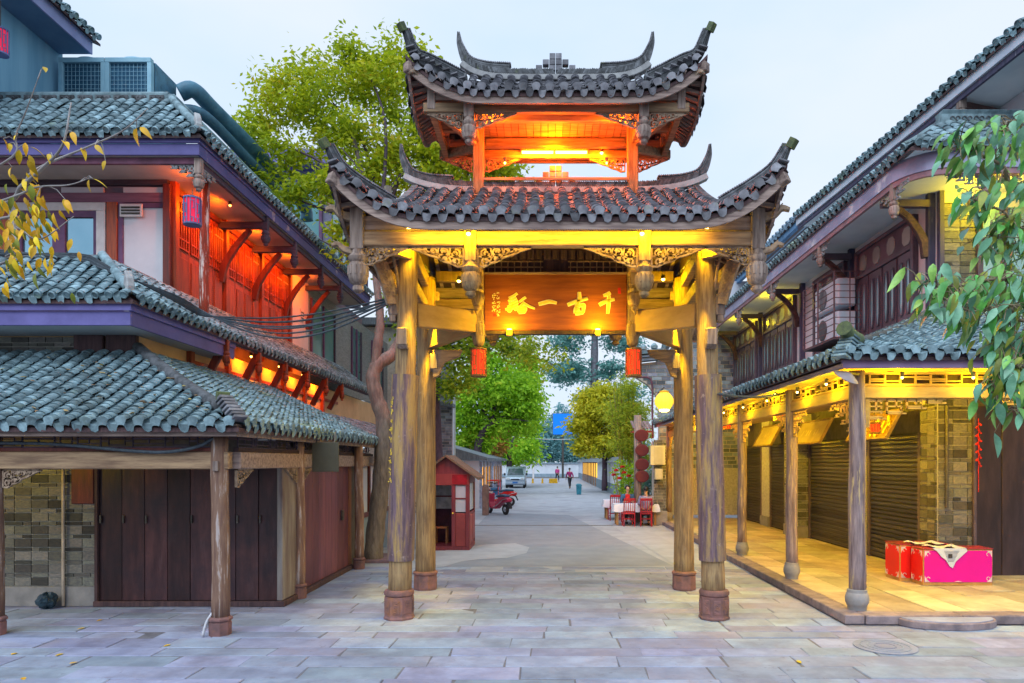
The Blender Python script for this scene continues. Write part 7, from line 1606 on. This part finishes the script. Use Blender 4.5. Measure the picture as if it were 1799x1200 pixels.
# ---- cables from the left roof to the gate
for k in range(6):
    pts = [(-8.6, 10.62, 5.46+.02*k), (-7.3, 10.64, 5.5-.02*k), (-6.6, 10.3, 5.2-.015*k), (-6.0, 11.0, 4.85+.02*k)]
    a_ = Vector((-5.9, 11.6, 4.75+.02*k)); b_ = Vector((GX-2.34, YF-.05, 4.62-.03*(k % 3)))
    for u in np.linspace(0, 1, 12): q = a_.lerp(b_, u); q.z -= (.16+.07*k)*math.sin(PI*u); pts.append(tuple(q))
    mb = MB(); mb.tube(smooth_curve(pts, 3), .012+.003*(k % 2), 6); one('overhead_cable', mb, rubber, 'dark cable strung from the left roof to the gate, %s of the bundle' % ('lowest', 'second lowest', 'third', 'fourth', 'fifth', 'topmost')[5-k], 'cable', 'cables to the gate', smooth='all')
mb = MB(); mb.tube(smooth_curve([W(1262, 692, 9.6), W(1300, 697, 10), W(1345, 697, 11), W(1380, 690, 13)], 6), .02, 8); one('overhead_cable', mb, rubber, 'thick cable from the right gate column to the arcade eave', 'cable', smooth='all')
# ================================================================ trees
def leafmat(name, c1, c2, c3=None, trans=.35):
    if name in MATS: return MATS[name]
    m = bpy.data.materials.new(name); m.use_nodes = True; t = m.node_tree; t.nodes.clear(); Lk = t.links.new
    o = _n(t, 'ShaderNodeOutputMaterial'); d = _n(t, 'ShaderNodeBsdfPrincipled'); tr = _n(t, 'ShaderNodeBsdfTranslucent'); mxs = _n(t, 'ShaderNodeMixShader'); mxs.inputs[0].default_value = trans
    d.inputs['Roughness'].default_value = .5; d.inputs['Specular IOR Level'].default_value = .3
    g = _n(t, 'ShaderNodeNewGeometry'); oi = _n(t, 'ShaderNodeObjectInfo'); s = _n(t, 'ShaderNodeMath', operation='ADD'); Lk(g.outputs['Random Per Island'], s.inputs[0]); Lk(oi.outputs['Random'], s.inputs[1]); f = _n(t, 'ShaderNodeMath', operation='FRACT'); Lk(s.outputs[0], f.inputs[0])
    tcn = _n(t, 'ShaderNodeTexCoord'); nz_ = _n(t, 'ShaderNodeTexNoise'); nz_.inputs['Scale'].default_value = .55; nz_.inputs['Detail'].default_value = 3; Lk(tcn.outputs['Object'], nz_.inputs['Vector'])
    a = _n(t, 'ShaderNodeMath', operation='MULTIPLY_ADD'); Lk(f.outputs[0], a.inputs[0]); a.inputs[1].default_value = .55; Lk(nz_.outputs[0], a.inputs[2])
    b = _n(t, 'ShaderNodeMath', operation='SUBTRACT'); Lk(a.outputs[0], b.inputs[0]); b.inputs[1].default_value = .27
    r = _n(t, 'ShaderNodeValToRGB'); r.color_ramp.elements[0].position = .15; r.color_ramp.elements[0].color = (*c2, 1); r.color_ramp.elements[1].position = .7; r.color_ramp.elements[1].color = (*c1, 1)
    if c3: e = r.color_ramp.elements.new(.93); e.color = (*c3, 1)
    Lk(b.outputs[0], r.inputs[0]); Lk(r.outputs[0], d.inputs['Base Color']); Lk(r.outputs[0], tr.inputs[0]); Lk(d.outputs[0], mxs.inputs[1]); Lk(tr.outputs[0], mxs.inputs[2]); Lk(mxs.outputs[0], o.inputs[0])
    MATS[name] = m; return m
def leaves(blobs, n, size, mat, parent, name='crown', per=34, spread=.3, droop=.5, shell=.45, aspect=2.2, seed=1):
    "blobs: (centre, radii); leaves gather in clumps spread through each blob, denser near its outside"
    g = np.random.default_rng(seed); vol = np.array([r[0]*r[1]*r[2] for _, r in blobs])**.75; vol /= vol.sum(); C = []
    for (c, r), v in zip(blobs, vol):
        k = max(3, int(n*v/per)); d = g.normal(size=(k, 3)); d /= np.linalg.norm(d, axis=1)[:, None]; rad = g.random(k)**shell
        C.append(np.array(c)+d*rad[:, None]*np.array(r))
    C = np.concatenate(C); m = len(C); cs = spread*(.6+.8*g.random(m))
    idx = g.integers(0, m, n); P = C[idx]+g.normal(size=(n, 3))*cs[idx][:, None]*np.array([1, 1, .7])*.6
    ax = g.normal(size=(n, 3)); ax[:, 2] = ax[:, 2]*.5-droop; ax /= np.linalg.norm(ax, axis=1)[:, None]
    nb = g.normal(size=(n, 3)); nb[:, 2] += .6; sd = np.cross(ax, nb); sd /= np.linalg.norm(sd, axis=1)[:, None]+1e-9; nn = np.cross(sd, ax)
    L_ = size*(.65+.7*g.random(n))[:, None]; w = L_/aspect
    V = np.stack([P, P+ax*L_*.45+sd*w*.5+nn*L_*.06, P+ax*L_, P+ax*L_*.45-sd*w*.5+nn*L_*.06], 1).reshape(-1, 3)
    V = V-np.array(org(parent)); FL = np.arange(4*n); FS = np.full(n, 4)
    me = np_mesh(name, V, FL, FS, mat, smooth=False); return link(name, me, parent, 'stuff')
bark = M('bark', (.20, .165, .14), (.095, .075, .065), scale=3, stretch=(4, 4, 1), bump=.8, bdist=.02, rnd=.1, moss=(.16, .17, .08), mscale=2, mlo=.6)
bark_d = M('bark_dark', (.09, .06, .08), (.045, .03, .045), scale=3, stretch=(4, 4, 1), bump=.8, bdist=.02)
cam_leaf = leafmat('leaf_camphor', (.55, .60, .02), (.24, .36, .015), (.66, .5, .04), .5)
grn_leaf = leafmat('leaf_green', (.42, .68, .03), (.16, .38, .02), (.6, .68, .05), .5); yel_leaf = leafmat('leaf_yellow', (.72, .64, .03), (.28, .36, .025), (.75, .62, .06), .45)
blu_leaf = leafmat('leaf_bluegreen', (.2, .45, .40), (.07, .22, .22), None, .45); haze_leaf = leafmat('leaf_haze_tint', (.26, .50, .50), (.11, .28, .32), None, .45); dk_leaf = leafmat('leaf_dark', (.07, .15, .05), (.025, .06, .025))  # distance haze is tinted into the bluish colour of the farthest leaves
def trunk(parent, pts, r, name='trunk', mat=bark, n=12, k=5):
    cu = smooth_curve(pts, k); m = len(cu); rr = [r[0]+(r[1]-r[0])*i/(m-1) for i in range(m)]
    rr = [a*(1+.05*math.sin(i*1.7)) for i, a in enumerate(rr)]
    mb = MB(); mb.tube(cu, rr, n); return mb.build(name, mat, parent, smooth='all')
def limbs(parent, root, tips, r, mat=bark, sag=.3):
    for q in tips:
        a, b = Vector(root), Vector(q); mid = a.lerp(b, .5)+Vector((random.uniform(-.4, .4), random.uniform(-.4, .4), sag*(b-a).length*.25)); trunk(parent, [a, mid, b], (r, r*.25), 'limb', mat, 7, 4)
def Wv(a): return [W(x, y, Y) for x, y, Y in a]
# the crooked camphor behind the left eave
t = thing('camphor_tree', 'crooked camphor tree with broad yellow-green crown behind the gate roofs', 'tree', G(657, 985))
trunk(t, Wv([(655, 990, 15.5), (660, 930, 15.6), (668, 860, 15.6), (672, 800, 15.6), (674, 740, 15.6), (662, 700, 15.6), (655, 665, 15.6), (664, 640, 15.65), (690, 622, 15.8), (706, 590, 16), (712, 540, 16.2), (700, 450, 16.6), (680, 330, 17)]), (.22, .1))
trunk(t, Wv([(658, 655, 15.6), (664, 600, 15.7), (668, 560, 15.9), (662, 500, 16.2), (655, 420, 16.6), (640, 320, 17), (620, 240, 17.4)]), (.12, .05), 'limb')
rt = W(668, 400, 16.8)
limbs(t, rt, Wv([(480, 250, 17.5), (560, 150, 18), (640, 110, 18), (700, 200, 18.5), (780, 280, 18.5), (850, 290, 19), (520, 350, 17), (600, 260, 17), (600, 440, 16.8)]), .06, bark_d)
limbs(t, W(700, 560, 16.1), Wv([(760, 600, 16.8), (560, 420, 16.6)]), .05, bark_d)
def B(px, py, Y, rx, ry, rz): return (tuple(W(px, py, Y)), (rx, ry, rz))
leaves([B(480, 190, 17.5, .75, .8, .7), B(450, 230, 17.3, .5, .6, .5), B(560, 150, 18, 1.0, 1, .75), B(650, 130, 18.3, 1.0, 1, .75), B(700, 170, 18.5, .9, 1, 1.0), B(600, 240, 17.6, .75, 1, .75), B(520, 265, 17.4, .7, .8, .5), B(700, 270, 18, 1.2, 1.2, 1.0), B(780, 290, 18.5, 1.0, 1, .7), B(860, 300, 19, .75, .9, .45), B(450, 290, 17, .5, .5, .35), B(500, 330, 17, .8, .8, .4), B(570, 330, 17, .8, .8, .5), B(600, 400, 16.8, .45, .5, .7), B(640, 300, 17.5, .8, .8, .7), B(720, 330, 18, 1.0, 1, .5), B(800, 250, 18.5, .9, 1, .8), B(880, 310, 19, .6, .9, .3), B(760, 210, 18.5, .8, 1, .8), B(740, 100, 18.6, .5, .6, .4), B(840, 285, 19, .8, .9, .6), B(900, 300, 19.5, .5, .6, .35), B(820, 230, 19, .7, .8, .7), B(430, 250, 17.2, .4, .5, .5), B(470, 150, 17.6, .5, .6, .3), B(560, 200, 17.5, .7, .7, .6), B(690, 90, 18.5, .45, .5, .3), B(610, 100, 18.2, .4, .5, .25)], 30000, .15, cam_leaf, t, per=110, spread=.36, seed=3, shell=.6)
# dark straight trunk with boughs hanging over the lane
p = G(770, 905); t = thing('lane_tree', 'dark straight-trunked tree whose boughs hang below the name board', 'tree', p)
trunk(t, Wv([(772, 905, 27), (770, 800, 27), (766, 700, 27), (769, 600, 27), (768, 500, 27), (775, 420, 27)]), (.2, .12), mat=bark_d)
limbs(t, W(768, 610, 27), Wv([(840, 640, 26), (900, 590, 25), (970, 640, 25), (800, 540, 26), (700, 560, 26)]), .07, bark_d)
leaves([B(800, 660, 26.5, .7, 1, .8), B(850, 600, 26, 1.1, 1, .6), B(920, 610, 25, 1.1, 1, .45), B(965, 640, 25, .5, .6, .45), B(790, 600, 26, .7, 1, .8), B(830, 540, 26, 1.3, 1, .8), B(800, 680, 26, .8, .8, .35), B(880, 570, 26, 1.5, 1, .6), B(745, 560, 27, 1.0, 1, 1.4), B(700, 520, 26, .7, 1, .8), B(760, 460, 27, 1.5, 1, .8), B(860, 490, 26, 1.5, 1, .7), B(1010, 560, 27, .8, 1, .4)], 13000, .19, leafmat('leaf_olive', (.46, .56, .03), (.13, .25, .02), (.6, .55, .05), .5), t, per=50, spread=.45, seed=4)
def simple_tree(name, label, base, tr, r, tips, blobs, n, size, mat, bk=bark_d, group='trees along the lane', **k):
    t = thing(name, label, 'tree', base, group); trunk(t, tr, r, mat=bk, n=9)
    if tips: limbs(t, tr[-2] if len(tr) > 2 else tr[-1], tips, r[1]*.8, bk)
    leaves(blobs, n, size, mat, t, **k); return t
simple_tree('green_tree', 'bright green leaning tree over the low white houses', G(838, 870), Wv([(836, 862, 46), (838, 800, 46), (845, 765, 46), (862, 745, 46), (880, 742, 46)]), (.35, .15), Wv([(900, 730, 46), (930, 740, 46), (850, 690, 46), (820, 700, 46), (880, 680, 46)]),
    [B(820, 720, 46, 1.6, 1.5, 1.5), B(860, 680, 46, 2, 2, 1.7), B(905, 690, 47, 1.6, 1.6, 1.8), B(880, 740, 47, 1.8, 1.6, 1.2), B(830, 770, 47, 1.6, 1.6, 1.2), B(922, 720, 47, 1.1, 1.4, 1.8), B(850, 640, 47, 1.4, 1.4, 1)], 15000, .32, grn_leaf, per=50, spread=.6, seed=5)
simple_tree('green_tree', 'second bright green tree standing left behind the van', G(885, 856), Wv([(896, 856, 62), (895, 800, 62), (905, 770, 62), (920, 755, 62)]), (.3, .15), Wv([(940, 740, 62), (900, 720, 62), (930, 700, 62)]),
    [B(922, 760, 64, 1.3, 2, 2), B(900, 790, 64, 1.6, 2, 1.4), B(928, 700, 64, 1.3, 2, 2.6), B(915, 650, 66, 1.8, 2, 2.2), B(870, 790, 62, 1.4, 2, 1.2), B(925, 790, 60, 1.2, 1.4, 1.0)], 11000, .4, grn_leaf, per=45, spread=.75, seed=6)
simple_tree('autumn_shrub_tree', 'rusty orange small tree between the green lane trees', G(868, 862), Wv([(868, 862, 54), (868, 820, 54), (868, 780, 54)]), (.1, .05), None,
    [B(868, 780, 54, 1.0, 1.2, 1.3), B(880, 750, 54, 1.0, 1, .9), B(845, 790, 52, .8, 1, .7)], 2600, .34, leafmat('leaf_rust', (.5, .24, .03), (.2, .14, .03), (.55, .12, .03)), seed=7, spread=.6)
simple_tree('round_tree', 'round golden-green tree rising behind the garden wall', W(1062, 860, 50), Wv([(1062, 862, 50), (1062, 800, 50), (1060, 760, 50)]), (.22, .14), Wv([(1030, 720, 50), (1090, 720, 50), (1060, 690, 50)]),
    [B(1060, 720, 50, 2.2, 2, 1.8), B(1030, 735, 50, 1.5, 1.6, 1.4), B(1095, 735, 50, 1.2, 1.6, 1.5), B(1055, 775, 50, 2.2, 2, 1.2), B(1060, 695, 50, 1.4, 1.4, .9), B(1030, 775, 50, .9, 1.2, .9)], 15000, .3, yel_leaf, per=60, spread=.5, seed=8)
simple_tree('conifer', 'tall blue-green tree with straight grey trunk behind the round tree', W(1043, 860, 75), Wv([(1043, 862, 75), (1043, 760, 75), (1044, 650, 75), (1045, 575, 75), (1046, 470, 75)]), (.55, .3), None,
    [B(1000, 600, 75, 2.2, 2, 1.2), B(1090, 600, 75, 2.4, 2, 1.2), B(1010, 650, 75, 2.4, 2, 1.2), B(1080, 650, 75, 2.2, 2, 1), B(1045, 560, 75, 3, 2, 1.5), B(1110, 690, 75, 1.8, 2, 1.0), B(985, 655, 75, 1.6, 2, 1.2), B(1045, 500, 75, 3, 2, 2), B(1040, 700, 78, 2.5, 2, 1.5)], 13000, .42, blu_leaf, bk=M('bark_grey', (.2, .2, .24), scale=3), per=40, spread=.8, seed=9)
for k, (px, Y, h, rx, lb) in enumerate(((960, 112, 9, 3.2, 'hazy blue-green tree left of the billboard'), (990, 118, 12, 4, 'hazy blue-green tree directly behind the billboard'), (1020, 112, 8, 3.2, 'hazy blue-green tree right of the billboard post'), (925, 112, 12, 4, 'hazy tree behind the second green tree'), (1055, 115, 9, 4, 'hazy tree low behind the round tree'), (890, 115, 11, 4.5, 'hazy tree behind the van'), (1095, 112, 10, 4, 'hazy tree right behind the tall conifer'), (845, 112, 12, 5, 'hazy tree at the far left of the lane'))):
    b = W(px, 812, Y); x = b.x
    simple_tree('distant_tree', lb, (x, Y, 0), [(x, Y, 0), (x+.3, Y, h*.3), (x, Y, h*.6)], (.3, .15), None, [((x, Y, h*.62), (rx, 2, h*.3)), ((x-rx*.4, Y, h*.4), (rx*.7, 2, h*.22)), ((x+rx*.45, Y, h*.45), (rx*.7, 2, h*.22)), ((x, Y, h*.85), (rx*.6, 2, h*.18))], 3800, .55, haze_leaf, seed=20+k, spread=1.0, group='hazy far trees')
# bamboo and roses by the tables
p = (3.55, 29.5, 0); t = thing('bamboo_clump', 'feathery light green bamboo clump above the street tables', 'plant', p)
for k in range(9):
    a = random.uniform(-.35, .35); mb = MB(); top = Vector((3.55+a*3, 29.5+random.uniform(-.4, .4), random.uniform(4.2, 6.2))); mb.tube(smooth_curve([(3.55+a, 29.5+random.uniform(-.2, .2), 0), (3.55+a*1.4, 29.5, 2.2), top], 5), [.03]*10+[.01], 6); mb.build('cane', M('cane', (.36, .33, .08), (.22, .22, .06), scale=4), t, smooth='all')
leaves([((3.6, 29.5, 3.2), (.9, .7, .8)), ((3.3, 29.5, 4.2), (.8, .7, .9)), ((4.0, 29.5, 4.2), (.8, .7, .8)), ((3.5, 29.5, 5.3), (.6, .6, .8)), ((3.9, 29.4, 2.6), (.7, .6, .5))], 6000, .2, leafmat('leaf_bamboo', (.55, .62, .05), (.22, .36, .03), None, .5), t, aspect=4.5, seed=12, spread=.35, name='foliage')
t = thing('rose_shrub', 'shrub with red roses and canes behind the seated diners', 'plant', (3.45, 28.3, 0))
for k in range(8): a = random.uniform(-.5, .5); mb = MB(); mb.tube(smooth_curve([(3.45+a*.5, 28.3, 0), (3.45+a, 28.3, .9), (3.45+a*1.5, 28.2, 1.9)], 4), .016, 6); mb.build('cane', MATS['cane'], t)
leaves([((3.4, 28.3, 1.8), (.8, .5, .6)), ((3.8, 28.3, 1.4), (.5, .5, .5)), ((3.2, 28.3, 1.2), (.4, .4, .4))], 1500, .14, grn_leaf, t, seed=13, name='foliage')
for k, (px, py) in enumerate(((1082, 826), (1078, 834), (1093, 820), (1096, 830), (1104, 836), (1088, 840))):
    q = W(px, py, 27.7); mb = MB()
    for j in range(9): a = j*2.4; r_ = .02+.008*j; mb.box(q+Vector((r_*math.cos(a), r_*math.sin(a), .02*math.cos(j))), (.06, .02, .07), Matrix.Rotation(a, 3, 'Z') @ Matrix.Rotation(.5, 3, 'X'))
    mb.build('rose', M('rose_red', (.6, .015, .01), rough=.6), t)
mb = MB(); mb.lathe((3.45, 28.3, 0), [(.28, 0), (.36, .4), (.4, .42), (.4, .5), (.3, .5)], 16); mb.build('pot', M('pot', (.34, .2, .12), scale=4), t, smooth=True)
for px, py, lb in ((1150, 880, 'green leafy shrub beside the brick pier'),):
    q = W(1140, 860, 26); t = thing('green_shrub', lb, 'plant', (q.x, 26, 0)); leaves([((q.x, 26, 1.0), (.3, .3, .9))], 700, .16, blu_leaf, t, seed=14, name='foliage'); mb = MB(); mb.tube([(q.x, 26, 0), (q.x, 26, 1.2)], .03, 6); mb.build('stem', bark, t)
# ---- near branches with single leaves
def leaf_mesh(name, ln, w, mat, fold=.25, bend=.3, seg=5):
    V = []
    for i in range(seg+1):
        u = i/seg; hw = w*.5*math.sin(PI*u**.8)*(1.0 if u < 1 else 0); y = ln*u; z = -bend*ln*u*u
        V += [(-hw, y, z+hw*fold), (0, y, z), (hw, y, z+hw*fold)]
    Fs = []
    for i in range(seg): a = i*3; Fs += [(a, a+1, a+4, a+3), (a+1, a+2, a+5, a+4)]
    mb = MB().add(V, Fs); me = mb.mesh(name, mat, smooth='all'); return me
def branch_tree(label, base, trunk_pts, boughs, meshes, n, seed, bk, density, hang, droop_end=.0, lr=(.7, 1.2), name='leafy_branch'):
    random.seed(seed); extra = {}; t = thing(name, label, 'tree', base); trunk(t, trunk_pts, (.16, .05), mat=bk)
    spots = []
    for pts, r in boughs:
        cu = smooth_curve(pts, 8); m = len(cu); mb = MB(); mb.tube(cu, [r*(1-.8*i/(m-1)) for i in range(m)], 7); mb.build('twig', bk, t, smooth='all')
        for i in range(2, m): spots.append((cu[i], (cu[i]-cu[i-1]).normalized(), i/m))
    for k in range(n):
        p, d, q = random.choice(spots)
        q_ = p+Vector((random.gauss(0, density), random.gauss(0, density), random.gauss(0, density)))
        if (q_-p).length > .05:
            mb = MB(); mb.tube([p, p.lerp(q_, .5)+Vector((0, 0, .02)), q_], [.004, .003, .002], 5); mb.build('twig', bk, t)
        dr = (d*.5+Vector((random.uniform(-.6, .6), random.uniform(-.6, .6), -hang+random.uniform(-.3, .3)))).normalized()
        up = Vector((random.uniform(-.6, .6), random.uniform(-.9, .1), 1)); x = dr.cross(up).normalized(); z = x.cross(dr); s = random.uniform(*lr)
        mm = Matrix.Translation(q_) @ Matrix((x, dr, z)).transposed().to_4x4() @ Matrix.Diagonal((s, s, s, 1)); me = random.choice(meshes)
        if k < 290: link('leaf', me, t, None, mm)
        else: extra.setdefault(me.materials[0].name, []).append((me, mm))
    for mn, lst in extra.items():
        mb = MB()
        for me, mm in lst: mb.add([mm @ v.co for v in me.vertices], [tuple(p.vertices) for p in me.polygons])
        mb.build('foliage', MATS[mn], t, smooth='all', kind='stuff')
    return t
gl_m = M('leaf_big_green', (.20, .46, .08), (.10, .28, .05), rough=.4, scale=14, bump=.2, rnd=.25, hue=.04, spec=.5); gl_t = M('leaf_big_teal', (.2, .45, .28), (.11, .3, .18), rough=.35, scale=14, bump=.2, rnd=.2, spec=.5); yl_m = M('leaf_big_yellow', (.78, .50, .01), (.58, .34, .01), rough=.5, scale=14, bump=.2, rnd=.2, hue=.02); gy_m = M('leaf_big_olive', (.30, .33, .04), (.17, .22, .03), rough=.45, scale=14, bump=.2, rnd=.2)
Yb = 4.3
def bw(*a): return [W(x, y, Y) for x, y, Y in a]
branch_tree('near branch of large glossy green leaves reaching in at the right edge', (4.6, 4.4, 0), [(4.6, 4.4, 0), (4.55, 4.4, 1.6), (4.6, 4.35, 3.2), (4.4, 4.3, 4.6), (4.3, 4.3, 5.4)],
    [([(4.5, 4.3, 4.2), *bw((1820, 330, 4.3), (1760, 290, 4.2), (1700, 262, 4.1), (1680, 255, 4.1))], .018), ([(4.5, 4.3, 4.0), *bw((1830, 400, 4.3), (1760, 370, 4.2), (1700, 345, 4.1))], .016), ([(4.5, 4.3, 3.8), *bw((1840, 500, 4.3), (1760, 490, 4.2), (1690, 500, 4.1), (1640, 505, 4.05))], .018), ([(4.5, 4.3, 3.6), *bw((1840, 560, 4.3), (1770, 540, 4.2), (1700, 545, 4.1), (1620, 500, 4.0))], .014), ([(4.5, 4.3, 3.5), *bw((1840, 640, 4.3), (1780, 640, 4.2), (1745, 670, 4.2), (1770, 730, 4.2))], .014), ([(4.5, 4.3, 4.4), *bw((1840, 260, 4.4), (1790, 215, 4.3), (1760, 230, 4.2))], .014), ([(4.5, 4.3, 4.0), *bw((1840, 440, 4.4), (1780, 430, 4.4), (1720, 420, 4.3))], .014), ([(4.5, 4.3, 3.6), *bw((1835, 600, 4.4), (1790, 590, 4.3), (1750, 600, 4.3))], .014)],
    [leaf_mesh('leaf', ln_, w_, m_, .3, b_) for m_, b_, ln_, w_ in ((gl_m, .35, .125, .05), (gl_t, .2, .15, .058), (gl_m, .6, .12, .052), (gl_m, .1, .1, .042), (gy_m, .4, .125, .046), (gl_t, .5, .135, .062), (gl_m, .75, .145, .05))], 760, 31, M('twig_brown', (.3, .24, .15)), .062, .75, lr=(.65, 1.1))
branch_tree('near branch with sparse yellow leaves reaching in at the left edge', (-5.6, 4.6, 0), [(-5.6, 4.6, 0), (-5.55, 4.6, 1.6), (-5.5, 4.6, 3.0), (-5.3, 4.6, 4.2)],
    [([(-5.4, 4.6, 3.6), *bw((-30, 370, 4.5), (40, 325, 4.4), (75, 295, 4.3), (110, 255, 4.2), (125, 180, 4.2))], .02), ([(-5.4, 4.6, 3.6), *bw((-20, 365, 4.5), (60, 300, 4.4), (150, 260, 4.3), (215, 230, 4.2), (260, 190, 4.2))], .012), ([(-5.4, 4.6, 3.5), *bw((-20, 360, 4.4), (60, 330, 4.4), (120, 325, 4.3), (160, 312, 4.3))], .01), ([(-5.4, 4.6, 3.3), *bw((-20, 390, 4.4), (30, 400, 4.4), (70, 420, 4.3), (130, 380, 4.3))], .012), ([(-5.4, 4.6, 3.1), *bw((-20, 470, 4.4), (10, 450, 4.4), (35, 440, 4.3))], .012), ([(-5.4, 4.6, 3.6), *bw((-20, 300, 4.4), (30, 230, 4.4), (72, 125, 4.3))], .01)],
    [leaf_mesh('leaf', .088, .034, m_, .3, b_) for m_, b_ in ((yl_m, .4), (yl_m, .2), (yl_m, .6))], 36, 33, M('twig_pale', (.36, .34, .34)), .045, .8)
random.seed(34); yb = [o for o in bpy.data.objects if o.name.startswith('leafy_branch') and 'yellow' in o.get('label', '')][0]
lm = [leaf_mesh('leaf', .088, .034, m_, .3, b_) for m_, b_ in ((yl_m, .4), (yl_m, .2), (gy_m, .5))]
for k in range(130):      # the dense spray of leaves at the far left
    q = W(random.gauss(40, 34), random.gauss(400, 50), random.uniform(4.2, 4.5)); dr = Vector((random.uniform(-.5, .5), random.uniform(-.4, .4), -.9)).normalized(); x = dr.cross(Vector((random.uniform(-.7, .7), -1, random.uniform(0, .5)))).normalized(); z = x.cross(dr); s = random.uniform(.7, 1.15)
    link('leaf', random.choice(lm), yb, None, Matrix.Translation(q) @ Matrix((x, dr, z)).transposed().to_4x4() @ Matrix.Diagonal((s, s, s, 1)))
# fallen leaves on the paving
for px, py, lb in ((180, 1088, 'yellow fallen leaf before the plank doors'), (112, 1148, 'yellow fallen leaf in the lower left corner pair, upper one'), (122, 1166, 'yellow fallen leaf in the lower left corner pair, lower one'), (150, 1103, 'yellow fallen leaf just below the one before the plank doors'), (40, 1190, 'yellow fallen leaf at the very bottom left'), (1090, 1029, 'yellow fallen leaf on the paving under the gate'), (300, 1132, 'yellow fallen leaf left of the corner post foot'), (20, 1150, 'yellow fallen leaf at the left edge of the paving'), (1400, 1160, 'yellow fallen leaf at the lower right before the kerb')):
    q = G(px, py, .012); o = link('fallen_leaf', leaf_mesh('leaf', .1, .05, yl_m, .15, .05), None, None, Matrix.Translation(q) @ Matrix.Rotation(random.uniform(0, 6), 4, 'Z')); tag(o, lb, 'leaf', 'fallen leaves on the paving')
